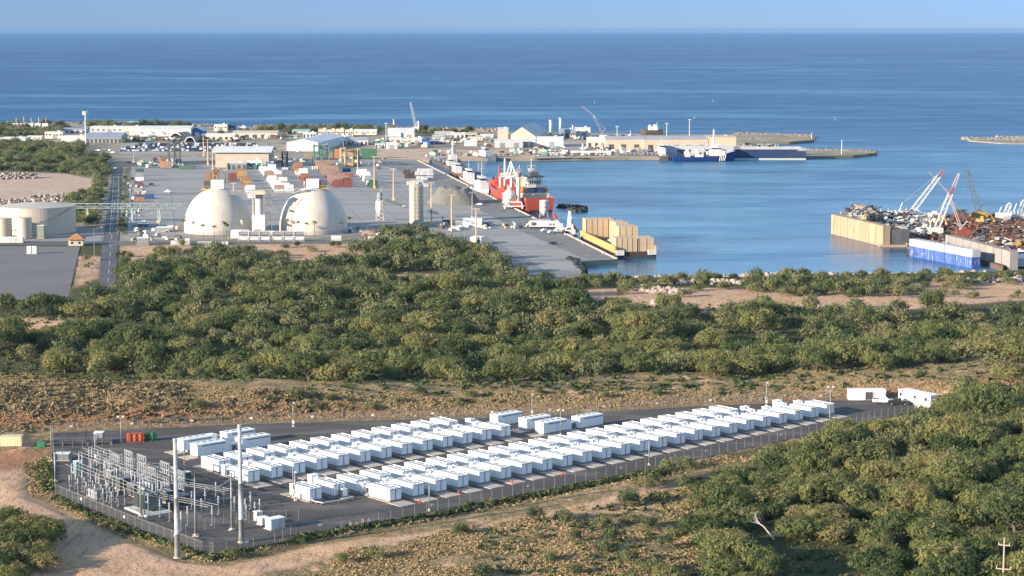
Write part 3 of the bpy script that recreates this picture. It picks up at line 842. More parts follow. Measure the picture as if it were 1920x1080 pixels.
bus_bars([(325, 938), (430, 955)], 3.95, 1.3, 'low busbars behind the lower busbars')
bus_bars([(300, 975), (425, 945)], 4.1, 1.5, 'cross busbars behind the left tall pole', n=2)
def ladder(px, pyb, pyt, wpx, label, rungs=4, rz=None):
    a_ = P(px, pyb, ZY); h = hpx(a_, pyb - pyt); wd = wpx * mpp(a_) / max(.35, abs(math.cos(SR))) * 1.15
    r = T('switch_frame', label, 'substation frame', tuple(a_), SR, 'tall ladder like switch frames')
    for s_ in (0, wd):
        mb = MB(); mb.tube((s_, 0, 0), (s_, 0, h), .21, n=6); mb.box(s_, 0, -.05, .7, .7, .2); mb.build('post', galv, r)
    for k in range(rungs):
        z_ = h * (1 - k * .2) - .3
        mb = MB(); mb.box(wd / 2, 0, z_, wd, .26, .28); cb = mb.build('crossbeam', galv, r)
        if k < rungs - 1:
            for j in range(3):
                mb = MB(); mb.tube((wd * (.25 + .25 * j), -.1, z_), (wd * (.25 + .25 * j), -.1, z_ - h * .12), .12, n=6); mb.build('insulator', insul, cb)
    return r
ladder(211, 895, 848, 17, 'ladder like switch frame, leftmost of the tall row', 3)
ladder(236, 905, 841, 16, 'ladder like switch frame, tallest one, second from left', 5)
ladder(260, 915, 849, 17, 'ladder like switch frame, third from left', 4)
ladder(278, 922, 872, 17, 'shorter ladder like switch frame, fourth from left', 3)
ladder(303, 925, 862, 17, 'ladder like switch frame, fifth from left', 5)
ladder(333, 935, 878, 15, 'ladder like switch frame behind the left tall pole, rightmost', 4)
ladder(196, 890, 858, 14, 'low ladder like switch frame left of the tall row', 2)
ladder(320, 915, 872, 14, 'ladder like switch frame behind the fifth frame', 3)
# thin shield wires
def wire(pts, label, rad=.03, sag=.6):
    r0 = Vector(pts[0]); mb = MB()
    for a_, b_ in zip(pts[:-1], pts[1:]):
        a_ = Vector(a_) - r0; b_ = Vector(b_) - r0; prev = a_
        for k in range(1, 9):
            tt = k / 8; q_ = a_.lerp(b_, tt); q_.z -= sag * 4 * tt * (1 - tt)
            mb.tube(prev, q_, rad, n=4, cap=False); prev = q_
    return tag(mb.build('cable', galv, loc=r0), label, 'cable')
tp = lambda px, pyb, h: P(px, pyb, ZY) + Vector((0, 0, h))
wire([tp(236, 905, 6.6), tp(303, 925, 6.4), tp(367, 1005, 11)], 'thin shield wire running over the tall switch frames')
wire([tp(435, 994, 10.5), tp(385, 950, 4)], 'cable dropping from the right lightning mast to the low busbars', .06, .8)
wire([tp(367, 1005, 6.5), tp(435, 994, 6.5)], 'straight wire between the two lightning masts', .06, .1)
# big transformer
def big_transformer():
    c = P(278, 958, ZY); r = T('power_transformer', 'large grey green power transformer with cooling fins on a concrete plinth', 'transformer', tuple(c), SR)
    gg = mat('transformer_green', (.15, .18, .17), .5, (.11, .13, .12), .8)
    mb = MB(); mb.box(0, 0, 0, 9.5, 6.0, .35); mb.build('plinth', mat('pale_plinth', (.60, .58, .54), .85, (.5, .48, .44), .5), r)
    mb = MB(); mb.box(0, 0, .6, 4.6, 2.4, 3.4); mb.box(0, 0, 4.0, 4.8, 2.6, .15); tkk = mb.build('tank', gg, r)
    for s_ in (-1, 1):
        for g_ in (-1.1, 1.1):
            mb = MB()
            for k in range(8): mb.box(g_ - .8 + k * .23, s_ * 1.75, 1.0, .08, 1.0, 2.7)
            mb.build('radiator', gg, tkk)
    for k in range(3):
        mb = MB(); mb.lathe([(.13, 4.15), (.24, 4.4), (.14, 4.6), (.22, 4.9), (.13, 5.1), (.20, 5.4), (.1, 5.9)], cx=-1.3 + k * 1.3, cy=.4, n=8); mb.build('bushing', insul, tkk)
    mb = MB(); mb.tube((-1.8, -1.0, 4.8), (1.0, -1.0, 4.8), .45, n=12); mb.build('conservator', galv, r, smooth=True)
    mb = MB(); mb.box(-3.2, .2, .35, 1.3, 1.6, 2.9); mb.build('control_cabinet', white, r)
big_transformer()
mast(292, 958, 928, 'short grey post on the right end of the transformer plinth', r0=.16, r1=.14)
def boxthing(px, py, z, lx, ly, h, rz, label, cat, name, m=None, lid=None, door=True, legs=False):
    c = P(px, py, z); r = T(name, label, cat, tuple(c), rz)
    mb = MB(); mb.box(0, 0, .15, lx, ly, h); bd_ = mb.build('housing', m or white, r)
    mb = MB(); mb.box(0, 0, h + .15, lx + .12, ly + .12, .1); mb.build('roof', lid or roof_w, r)
    mb = MB(); mb.box(0, 0, -.02, lx + .5, ly + .5, .17); mb.build('plinth', concrete, r)
    if door:
        n_ = max(2, int(lx / .9))
        for k in range(n_):
            mb = MB(); mb.box(-lx / 2 + (k + .5) * lx / n_, -ly / 2 - .02, .3, lx / n_ - .1, .05, h - .3); mb.build('door', m or white, r)
    return r
boxthing(180, 932, ZY, 4.2, 1.6, 1.5, SR, 'low grey control cabinet on a concrete slab before the busbars', 'cabinet', 'control_cabinet', gsteel, galv)
boxthing(516, 990, ZY, 3.4, 2.0, 1.9, A1, 'white equipment kiosk by the front fence right of the substation', 'cabinet', 'equipment_kiosk')
boxthing(494, 983, ZY, 1.8, 1.6, 1.3, SR, 'small white cabinet left of the white equipment kiosk', 'cabinet', 'equipment_kiosk')
boxthing(484, 975, ZY, 1.4, 1.4, 1.6, SR, 'smaller white cabinet nearest the short insulator posts', 'cabinet', 'equipment_kiosk')
boxthing(186, 829, ZY, 2.2, 2.0, 2.3, 0, 'grey equipment cabinet by the slim mast near the back fence', 'cabinet', 'equipment_kiosk', galv)
boxthing(350, 908, ZY, 1.6, 1.4, 2.6, SR, 'dark green cabinet at the right end of the substation', 'cabinet', 'equipment_kiosk', mat('dark_green', (.05, .12, .09), .5, (.04, .09, .07), 1))
boxthing(146, 886, ZY, 1.5, 1.3, 2.4, SR, 'teal breaker cabinet at the left end of the busbars', 'cabinet', 'breaker_cabinet', mat('teal', (.16, .36, .34), .5, (.12, .28, .27), 1))
boxthing(118, 862, ZY, 3.2, 2.2, 1.4, 0, 'cluttered grey equipment skid inside the left fence', 'equipment', 'equipment_skid', galv)
boxthing(210, 895, ZY, 3.0, 1.6, 1.5, SR, 'grey breaker housing behind the second row of supports, left one', 'breaker', 'breaker_cabinet', galv)
boxthing(240, 908, ZY, 3.0, 1.6, 1.5, SR, 'grey breaker housing behind the second row of supports, right one', 'breaker', 'breaker_cabinet', galv)
boxthing(270, 922, ZY, 3.4, 1.8, 1.7, SR, 'dark breaker housing below the middle switch frames', 'breaker', 'breaker_cabinet', gsteel)
for a_, b_, w__, lab in ((225, 915, 3.6, 'dark equipment housing under the left switch frames'), (252, 928, 3.4, 'dark equipment housing under the middle switch frames'), (312, 940, 3.0, 'dark equipment housing right of the big transformer'), (345, 948, 2.6, 'dark equipment housing behind the left tall pole')):
    boxthing(a_, b_, ZY, w__, 1.8, 2.2, SR, lab, 'equipment', 'breaker_cabinet', dark, gsteel)
# drums of pipe stored by the back fence: orange and green portable tanks
def spool(px, py, m, label):
    c = P(px, py, ZY); r = T('tank_skid', label, 'tank', tuple(c), .1)
    for k in range(3):
        mb = MB(); x = -1.3 + k * 1.3
        mb.lathe([(.5, .2), (.58, .35), (.58, 1.7), (.35, 2.0)], cx=x, n=12); mb.build('drum', m, r, smooth=False)
    mb = MB()
    for x in (-2, 2):
        for y in (-.7, .7): mb.box(x, y, 0, .12, .12, 2.1)
    for z_ in (.1, 1.0, 2.05):
        for y in (-.7, .7): mb.box(0, y, z_, 4.1, .1, .1)
    mb.build('frame', m, r)
spool(254, 828, mat('bright_orange', (.45, .085, .03), .6, (.34, .07, .03), 1), 'bright orange tank skid near the back fence')
spool(277, 826, mat('bright_green', (.025, .13, .06), .6, (.02, .10, .05), 1), 'dark green tank skid beside the orange one')
# dark flatbed rack and generator at back left
def rack(px, py, lx, label):
    c = P(px, py, ZY); r = T('steel_rack', label, 'rack', tuple(c), .05)
    mb = MB(); mb.box(0, 0, .5, lx, 2.0, .25); mb.box(0, 0, .9, lx * .8, 1.6, .3); mb.build('deck', dark, r)
    for x in (-.42, .42):
        mb = MB(); mb.box(x * lx, 0, 0, .3, 1.8, .5); mb.build('leg', galv, r)
    mb = MB()
    for k in range(5): mb.box(-lx / 2 + k * lx / 4, 1.0, .7, .08, .08, 1.6)
    mb.box(0, 1.0, 2.2, lx, .06, .06); mb.build('rail', dark, r)
rack(142, 834, 7, 'dark steel rack behind the substation, near the left fence')
rack(195, 832, 4, 'smaller dark steel rack beside the grey cabinet')
# site container and trailer at the right end
cont_w = corrug('ribbed_white', (.80, .80, .78), pitch=.35)
def site_container():
    c0 = P(1626.5, 751, ZY); wd = 69 * mpp(c0); h = 2.7
    r = T('site_container', 'long white ribbed container with an open dark doorway at the right end of the yard', 'container', tuple(c0), R(3))
    mb = MB(); mb.box(0, 1.3, .1, wd, 2.5, h); mb.build('body', cont_w, r)
    mb = MB(); mb.box(0, 1.3, h + .1, wd + .1, 2.6, .12); mb.build('roof', roof_w, r)
    mb = MB(); mb.box(.3 + wd * .02, .04, .2, 1.9, .06, 2.1); mb.build('doorway', dark, r)
    mb = MB(); mb.box(-.85 + wd * .02, .0, .15, .1, .1, 2.3); mb.box(1.4 + wd * .02, .0, .15, .1, .1, 2.3); mb.build('door_frame', white, r)
site_container()
def trailer():
    a_, b_ = P(1684, 754, ZY), P(1744, 767, ZY)
    d_ = (b_ - a_); L = d_.length; rz = math.atan2(d_.y, d_.x); m_ = (a_ + b_) / 2
    r = T('office_trailer', 'white office trailer with small dark windows beside the dark car', 'trailer', tuple(m_), rz)
    mb = MB(); mb.box(0, 1.6, .6, L, 3.2, 2.8); mb.build('body', mat('trailer_white', (.82, .81, .78), .5, (.75, .74, .7), .5), r)
    mb = MB(); mb.box(0, 1.6, 3.4, L + .2, 3.4, .15); mb.build('roof', roof_w, r)
    mb = MB(); mb.box(0, 1.6, .05, L - .4, 2.9, .55); mb.build('skirt', gsteel, r)
    for x in (-L * .42, L * .02, L * .36):
        mb = MB(); mb.box(x, -.02, 1.8, 1.1, .08, 1.0); f_ = mb.build('window', white, r)
        mb = MB(); mb.box(x, -.07, 1.88, .9, .04, .84); mb.build('pane', glass, f_)
    for x in (-L * .3, L * .2):
        mb = MB(); mb.box(x, -.02, .7, 1.0, .08, 2.1); mb.build('door', white, r)
        mb = MB(); mb.box(x, -.7, 0, 1.2, 1.2, .25); mb.box(x, -.4, .25, 1.2, .6, .3); mb.build('steps', mat('timber', (.4, .3, .2), .9), r)
    mb = MB(); mb.box(L / 2 + .35, 1.6, 1.4, .6, 1.2, 1.2); mb.build('air_conditioner', galv, r)
trailer()
# yellow shipping container and green bin beyond the left fence
c = P(20, 836, ZY)
r = T('shipping_container', 'yellow cream ribbed container outside the yard at the left edge', 'container', (c.x, c.y, float(zf(c.x, c.y)) ), R(2))
mb = MB(); mb.box(0, 1.2, .1, 40 * mpp(c), 2.4, 2.3); mb.build('body', corrug('ribbed_cream', (.66, .56, .34), pitch=.3), r)
mb = MB(); mb.box(0, 1.2, 2.4, 40 * mpp(c) + .1, 2.5, .1); mb.build('roof', mat('cream_roof', (.6, .52, .34), .6, (.5, .43, .3), 1), r)
for s_ in (-1, 1):
    mb = MB()
    for k in (-1, 1): mb.box(s_ * 20 * mpp(c), 1.2 + k * 1.15, .1, .16, .16, 2.4)
    mb.build('corner_post', mat('rust_cream', (.45, .34, .2), .7), r)
c = P(78, 837, ZY)
r = T('waste_bin', 'small green bin right of the cream container outside the left fence', 'bin', (c.x, c.y, float(zf(c.x, c.y))), 0)
mb = MB(); mb.box(0, 0, .1, 1.7, 1.3, 1.1, taper=1.12); mb.build('body', green, r)
mb = MB(); mb.box(0, 0, 1.2, 1.95, 1.55, .12); mb.build('lid', green, r)
# vehicles
def vehicle(kind, loc, rz, m, label, cat, group=None, z=None):
    r = T('pickup_truck' if kind == 'pickup' else 'parked_car', label, cat, tuple(loc), rz, group)
    if kind == 'pickup':
        L, W = 5.6, 1.95
        prof = [(-2.8, .45), (2.75, .45), (2.8, .9), (2.6, 1.12), (1.35, 1.2), (.75, 1.82), (-.75, 1.85), (-.95, 1.2), (-1.0, 1.15), (-2.8, 1.15)]
    else:
        L, W = 4.6, 1.85
        prof = [(-2.3, .4), (2.25, .4), (2.3, .75), (1.9, .95), (1.05, 1.02), (.35, 1.5), (-1.2, 1.52), (-1.9, 1.05), (-2.3, 1.0)]
    n = len(prof); mb = MB()
    vs = [(x, -W / 2 * (.86 if z_ > 1.3 else 1), z_) for x, z_ in prof] + [(x, W / 2 * (.86 if z_ > 1.3 else 1), z_) for x, z_ in prof]
    mb.add(vs, [tuple(range(n)), tuple(range(2 * n - 1, n - 1, -1))] + [(i, n + i, n + (i + 1) % n, (i + 1) % n) for i in range(n)])
    bd_ = mb.build('body', m, r)
    mb = MB(); a0, a1 = (-.7, .7) if kind == 'pickup' else (-1.2, .3)
    zt = 1.28 if kind == 'pickup' else 1.06; zz = 1.7 if kind == 'pickup' else 1.44
    for s_ in (-1, 1): mb.add([(a0 - .1, s_ * (W / 2 * .97), zt), (a1 + .35, s_ * W / 2 * .97, zt), (a1, s_ * W / 2 * .885, zz), (a0, s_ * W / 2 * .885, zz)], [(0, 1, 2, 3)])
    mb.build('side_window', glass, r)
    f0, f1 = ((1.38, 1.24), (.79, 1.80)) if kind == 'pickup' else ((1.08, 1.06), (.4, 1.5))
    mb = MB(); mb.add([(f0[0], -W * .42, f0[1]), (f0[0], W * .42, f0[1]), (f1[0], W * .38, f1[1]), (f1[0], -W * .38, f1[1])], [(0, 1, 2, 3)]); mb.build('windscreen', glass, r)
    if kind == 'pickup':
        mb = MB(); mb.box(-1.9, 0, 1.16, 1.6, 1.5, .03); mb.build('load_bed', dark, r)
    for x in (-L * .31, L * .31):
        for s_ in (-1, 1):
            mb = MB(); mb.tube((x, s_ * (W / 2 - .2), .36), (x, s_ * (W / 2 + .03), .36), .37, n=12); wh_ = mb.build('wheel', black, r)
            mb = MB(); mb.tube((x, s_ * (W / 2 + .03), .36), (x, s_ * (W / 2 + .05), .36), .2, n=8); mb.build('rim', galv, wh_)
    for s_ in (-1, 1):
        mb = MB(); mb.box(L / 2 - .08, s_ * W * .38, .7, .12, .32, .16); mb.build('headlight', mat('lamp_glass', (.8, .8, .78), .15), r)
    return r
p_ = P(1656, 756, ZY + .02)
vehicle('pickup', p_, R(-6), mat('car_white', (.8, .8, .8), .25, spec=.6), 'white pickup truck parked before the long ribbed container', 'truck')
p_ = P(1684, 759, ZY + .02)
vehicle('pickup', p_, R(172), mat('car_black', (.025, .025, .03), .2, spec=.6), 'black pickup truck parked beside the office trailer', 'truck')
# utility pole bottom right, dead tree trunk
loc = G(1880, 1115); h = 110 * mpp(loc)
r = T('utility_pole', 'pale wooden utility pole with two crossarms at the lower right among trees', 'utility pole', tuple(loc), R(-20))
wood = mat('pole_wood', (.42, .33, .27), .85, (.34, .26, .2), 1.5)
mb = MB(); mb.tube((0, 0, -1), (0, 0, h), .20, .13, n=8); mb.build('shaft', wood, r)
for z_, w_ in ((h - 1.4, 2.0), (h - 5.6, 2.5)):
    mb = MB(); mb.box(0, -.2, z_, w_, .14, .18); ca = mb.build('crossarm', wood, r)
    for x in (-w_ / 2 + .1, w_ / 2 - .1):
        mb = MB(); mb.tube((x, -.2, z_ + .18), (x, -.2, z_ + .6), .09, .06, n=6); mb.build('insulator', insul, ca)
for (px_, py_, c_) in ((860, 927, 1), (960, 907, 2), (787, 944, 3), (1054, 893, 4)):
    p_ = P(px_ , py_, ZY)
    r = T('fire_hydrant', 'small red hydrant post at the pad corners beside the front fence, %s from the left' % ordn([0, 2, 3, 1, 4][c_]), 'hydrant', tuple(p_))
    mb = MB(); mb.tube((0, 0, 0), (0, 0, .7), .16, n=8); mb.tube((0, 0, .7), (0, 0, .85), .2, .08, n=8); mb.build('barrel', redp, r)
    mb = MB(); mb.tube((-.3, 0, .5), (.3, 0, .5), .09, n=6); mb.build('nozzle', redp, r)
for k, px_ in enumerate((663, 686)):
    p_ = P(px_, 985 - k * 6, ZY)
    r = T('traffic_barrier', 'orange and white barrier beside the front fence, %s one' % ('left', 'right')[k], 'barrier', tuple(p_), A1)
    mb = MB(); mb.box(0, 0, .75, 2.0, .08, .25); mb.build('board', mat('barrier_orange', (.75, .2, .06), .5), r)
    for x in (-.8, .8):
        mb = MB(); mb.tube((x, -.35, 0), (x, 0, 1.0), .04, n=4); mb.tube((x, .35, 0), (x, 0, 1.0), .04, n=4); mb.build('leg', white, r)
# ---------------------------------------------------------------- port: domes, silos, tanks
PA = math.atan2(qp.y, qp.x)      # direction across the quay (towards the water)
def dome(px, pyb, wpx, hp, label):
    c = P(px, pyb - 6, ZP); m_ = mpp(c); Rr = wpx / 2 * m_; H_ = hp * m_
    r = T('storage_dome', label, 'dome', tuple(c))
    prof = [(Rr, 0)]
    h0 = H_ * .10
    for k in range(15):
        a = k / 14 * R(78); prof.append((Rr * math.cos(a) ** .93, h0 + (H_ - h0) * math.sin(a) / math.sin(R(78))))
    mb = MB(); mb.lathe(prof, n=96); mb.build('shell', dome_m, r, smooth=True)
    mb = MB(); mb.lathe([(Rr + .25, 0), (Rr + .25, .9), (Rr, .95)], n=96); mb.build('base_ring', concrete, r)
    tr_ = prof[-1][0]
    mb = MB(); mb.lathe([(tr_ + .5, H_ - .5), (tr_ + .6, H_ + .25)], n=24); mb.build('collar', dome_m, r)
    return r, c, Rr, H_
d1, c1, R1, H1 = dome(410, 440, 128, 80, 'huge off white storage dome, left one of the two')
d2, c2, R2, H2 = dome(588, 440, 127, 82, 'huge off white storage dome, right one of the two, shaded by its neighbour')
def headhouse(root, H_, side, m_):
    mb = MB(); mb.box(0, 0, H_, 24 * m_, 4.5, 17 * m_ - .0, 0, taper=1.0); mb.build('head_house', white_roof, root)
    mb = MB(); mb.box(side * 19 * m_, 0, H_ + .4, 12 * m_, 3.5, 13 * m_); mb.build('dust_filter', dark, root)
    mb = MB()
    for k in range(5): mb.box(side * (14 + k * 4) * m_ - 2 * m_ * side, -2.6, H_ + .2, .1, .1, 1.3)
    mb.box(side * 20 * m_, -2.6, H_ + 1.4, 24 * m_, .08, .08); mb.box(side * 8 * m_, 0, H_ - .2, 44 * m_, 5.0, .25); mb.build('walkway', yellow, root)
headhouse(d1, H1, -1, mpp(c1)); headhouse(d2, H2, 1, mpp(c2))
mb = MB(); mb.box(R1 * .72, -R1 * .62, 5.0, 2.6, 2.6, 2.4); mb.build('hatch', dome_m, d1)
def truss(a_, b_, w_, h, name, label, m, cat='conveyor', bays=None, cover=True, legs=(), group=None):
    a_ = Vector(a_); b_ = Vector(b_); d_ = b_ - a_; L = d_.length; rz = math.atan2(d_.y, d_.x); pit = math.atan2(d_.z, math.hypot(d_.x, d_.y))
    r = T(name, label, cat, tuple(a_), 0, group)
    M_ = Matrix.Rotation(rz, 4, 'Z') @ Matrix.Rotation(-pit, 4, 'Y')
    mb = MB(); n = bays or max(3, int(L / (h * 1.4)))
    for y in (-w_ / 2, w_ / 2):
        for z_ in (0, h): mb.tube((0, y, z_), (L, y, z_), h * .05, n=4)
        for k in range(n):
            x0, x1 = L * k / n, L * (k + 1) / n
            mb.tube((x0, y, 0), (x0, y, h), h * .03, n=4); mb.tube((x0, y, 0 if k % 2 else h), (x1, y, h if k % 2 else 0), h * .035, n=4)
    o = mb.build('truss', m, r); o.matrix_local = M_
    mb = MB()
    if cover: mb.box(L / 2, 0, h * .25, L, w_ * .7, h * .12); mb.box(L / 2, 0, h + .02, L, w_ * 1.02, h * .06)
    else: mb.box(L / 2, 0, h * .2, L, w_ * .5, h * .1)
    o = mb.build('belt_deck', gsteel, r); o.matrix_local = M_
    for t_ in legs:
        q_ = a_ + d_ * t_ - a_
        zb = ZP - a_.z
        mb = MB()
        for s_ in (-1, 1): mb.tube((q_.x, q_.y + s_ * w_ * .8, zb), (q_.x, q_.y + s_ * w_ * .4, q_.z), .28, n=6)
        mb.build('leg', m, r)
    return r
def top_of(px, pyb, py_top, z=ZP):
    """a point above the ground spot (px, pyb) seen at row py_top"""
    c = P(px, pyb, z); return Vector((c.x, c.y, z + (pyb - py_top) * mpp(c)))
truss(top_of(92, 418, 390), top_of(352, 418, 391), 2.6, 2.6, 'conveyor_bridge', 'long pale green conveyor bridge crossing over the road towards the left dome', mat('bridge_green', (.42, .55, .50), .5, (.36, .46, .42), 1), legs=(.28, .6, .8))
truss(top_of(434, 437, 364), top_of(577, 437, 359), 2.2, 1.8, 'conveyor_bridge', 'cream conveyor gallery joining the tops of the two white domes', cream, cover=True)
def lattice_tower(px, pyb, pyt, w_, label, m, cat='tower', name='lattice_tower', rz=.3):
    c = P(px, pyb, ZP); h = (pyb - pyt) * mpp(c); r = T(name, label, cat, tuple(c), rz)
    mb = MB(); n = max(3, int(h / (w_ * 1.1)))
    cs = [(-w_ / 2, -w_ / 2), (w_ / 2, -w_ / 2), (w_ / 2, w_ / 2), (-w_ / 2, w_ / 2)]
    for x, y in cs: mb.tube((x, y, 0), (x, y, h), .16, n=5)
    for k in range(n):
        z0, z1 = h * k / n, h * (k + 1) / n
        for i in range(4):
            a_, b_ = cs[i], cs[(i + 1) % 4]
            mb.tube((*a_, z1), (*b_, z1), .09, n=4); mb.tube((*(a_ if k % 2 else b_), z0), (*(b_ if k % 2 else a_), z1), .08, n=4)
    mb.build('lattice', m, r)
    mb = MB()
    for k in range(2, n, 2): mb.box(0, 0, h * k / n, w_ + .6, w_ + .6, .12)
    mb.build('platform', gsteel, r)
    return r
# central transfer tower between the domes
c = P(486, 440, ZP); m_ = mpp(c); r = T('transfer_tower', 'tall white and cream conveyor tower standing between the two domes', 'tower', tuple(c))
mb = MB(); mb.box(0, 0, 0, 24 * m_, 5, 38 * m_); bdd = mb.build('lower_house', white_roof, r)
mb = MB(); mb.box(-2 * m_, -2.56, 0.5, 14 * m_, .15, 9 * m_); mb.build('door', galv, bdd)
mb = MB(); mb.tube((1 * m_, 0, 38 * m_), (1 * m_, 0, 68 * m_), 7.5 * m_, n=18)
for k in range(7): mb.tube((1 * m_, 0, (40 + 4 * k) * m_), (1 * m_, 0, (40.5 + 4 * k) * m_), 8 * m_, n=18)
mb.build('upper_silo', white, r)
mb = MB(); mb.box(1 * m_, 0, 68 * m_, 12 * m_, 4, 8 * m_); mb.build('dark_chute', dark, r)
mb = MB(); mb.box(0, 0, 76 * m_, 30 * m_, 5.5, 7 * m_); mb.build('top_house', cream, r)
mb = MB(); mb.box(-11 * m_, 1, 20 * m_, 2 * m_, 2, 58 * m_); mb.build('elevator_leg', cream, r)
lattice_tower(503, 441, 357, 3.4, 'grey lattice stair tower right of the white conveyor tower', galv)
# silo
c = P(781, 418, ZP); m_ = mpp(c); r = T('cement_silo', 'tall cream concrete silo with a caged ladder and dark stains', 'silo', tuple(c))
silo_m = mat('silo_concrete', (.50, .44, .35), .85, (.50, .43, .34), .35, stretch=(1, 1, .25), dirt=((.30, .26, .21), .3, .55, .75))
mb = MB(); mb.lathe([(13 * m_, 0), (13 * m_, 70 * m_)], n=32); mb.build('shell', silo_m, r, smooth=False)
mb = MB()
for k in range(9): mb.lathe([(13.4 * m_, (6 + 7.2 * k) * m_), (13.4 * m_, (6.7 + 7.2 * k) * m_)], n=32)
mb.build('hoop', mat('hoop_steel', (.3, .25, .2), .7), r)
mb = MB(); mb.lathe([(13.6 * m_, 70 * m_), (13.6 * m_, 71 * m_), (11 * m_, 72.5 * m_)], n=32); mb.box(-2, -1, 72 * m_, 3, 2.5, 2.2); mb.box(2.4, 1, 72 * m_, 2, 2, 1.4); mb.build('roof', silo_m, r)
mb = MB()
for x in (-.4, .4): mb.tube((-3 * m_ + x, -13.6 * m_, 0), (-3 * m_ + x, -13.6 * m_, 72 * m_), .07, n=4)
for k in range(22): mb.tube((-3 * m_ - .4, -13.6 * m_, k * 1.0), (-3 * m_ + .4, -13.6 * m_, k * 1.0), .06, n=4)
mb.build('ladder', dark, r)
# small batching tower
c = P(712.5, 414, ZP); m_ = mpp(c); r = T('batching_tower', 'slim white batching tower with round vessels and open steel legs', 'tower', tuple(c))
mb = MB()
for x in (-1, 1):
    for y in (-1, 1): mb.tube((x * 7 * m_, y * 2, 0), (x * 6 * m_, y * 2, 40 * m_), .16, n=5)
for k in range(5):
    for y in (-2, 2): mb.tube((-7 * m_, y, k * 8 * m_), (7 * m_, y, (k + 1) * 8 * m_), .1, n=4); mb.box(0, y, k * 8 * m_ + 4, 13 * m_, .15, .2)
mb.build('frame', mat('dirty_white', (.6, .56, .5), .7, (.4, .36, .32), .8), r)
mb = MB(); mb.lathe([(2 * m_, 8 * m_), (8 * m_, 20 * m_), (8 * m_, 36 * m_), (6 * m_, 38 * m_)], n=16); mb.build('hopper', white, r, smooth=False)
mb = MB(); mb.lathe([(5 * m_, 38 * m_), (5 * m_, 50 * m_), (3 * m_, 54 * m_)], n=12); mb.box(1, 0, 54 * m_, 2.2, 2.2, 2.5); mb.build('filter_house', galv, r)
truss(top_of(722, 414, 376), top_of(764, 414, 390), 1.6, 1.2, 'conveyor_bridge', 'short dark conveyor sloping from the batching tower to the silo', dark)
truss(top_of(798, 420, 396), top_of(862, 428, 414), 1.6, 1.2, 'conveyor_bridge', 'dark conveyor sloping down to the right of the silo', dark, legs=(.5,))
# big cream tank and small tanks
def tank(px, pyb, rpx, hp, label, rim=True, n=64, name='storage_tank', m=tankm, group=None, cone=.05):
    c = P(px, pyb, ZP); m_ = mpp(c); Rr = rpx * m_; h = hp * m_; c.y += Rr
    r = T(name, label, 'tank', tuple(c), 0, group)
    mb = MB(); mb.lathe([(Rr, 0), (Rr, h)], n=n); mb.build('shell', m, r, smooth=False)
    mb = MB(); mb.lathe([(Rr + .08, h), (Rr + .08, h + .25), (Rr * .5, h + .25 + Rr * cone), (.1, h + .25 + Rr * cone * 1.8)], n=n); mb.build('roof', m, r)
    if rim:
        mb = MB()
        for k in range(40):
            a = -2.4 + k * .055; z_ = h * k / 39; mb.box((Rr + .5) * math.cos(a), (Rr + .5) * math.sin(a), z_, .9, .9, .12, a)
        mb.build('stairway', galv, r)
    else:
        mb = MB(); mb.tube((-Rr - .3, -.8, 0), (-Rr - .3, -.8, h + .8), .12, n=5); mb.tube((-Rr - .3, -.8, h + .8), (-Rr * .4, 0, h + .8), .12, n=5); mb.build('vent_pipe', galv, r)
    return r
tank(54, 442, 72, 50, 'huge round cream oil tank at the left edge of the port')
tank(43, 448, 14, 38, 'small upright cream tank before the huge tank, right one of the pair', False, 28)
tank(4, 446, 15, 35, 'small upright cream tank before the huge tank, left one of the pair', False, 28)
boxthing(77.5, 447, ZP, 13 * .276, 3, 24 * .276, 0, 'dull green box shaped vessel with pipework before the huge cream tank', 'vessel', 'process_vessel', mat('dull_green', (.22, .25, .20), .7, (.18, .2, .16), .5), door=False)
boxthing(21, 455, ZP, 46 * .27, 2.5, 10 * .27, 0, 'low white wall cabinet before the small cream tanks', 'building', 'equipment_shed')
# little house with the orange hip roof
c = P(142, 461, ZP); m_ = mpp(c); r = T('gate_house', 'small cream gate house with an orange hipped roof by the road', 'house', tuple(c), .08)
w_ = 27 * m_; mb = MB(); mb.box(0, w_ * .45, 0, w_, w_ * .9, 12 * m_); wl = mb.build('wall', cream, r)
for x in (-.25, .25):
    mb = MB(); mb.box(x * w_, -.03, 1.0, 1.2, .08, 1.1); mb.build('window', glass, wl)
mb = MB(); e = w_ * .62; cy_ = w_ * .45
mb.add([(-e, cy_ - e, 12 * m_), (e, cy_ - e, 12 * m_), (e, cy_ + e, 12 * m_), (-e, cy_ + e, 12 * m_), (-e * .15, cy_, 22 * m_), (e * .15, cy_, 22 * m_)], [(0, 1, 5, 4), (1, 2, 5), (2, 3, 4, 5), (3, 0, 4), (3, 2, 1, 0)]); mb.build('roof', brownroof, r)
for k, px_ in enumerate((55, 65)):
    boxthing(px_, 476, ZP, 8 * .27, 1.2, 13 * .27, 0, 'pale upright cabinet standing on the grey lot, %s of two' % ('left', 'right')[k], 'cabinet', 'equipment_kiosk', mat('pale_cab', (.6, .64, .6), .6, (.5, .54, .5), 1))
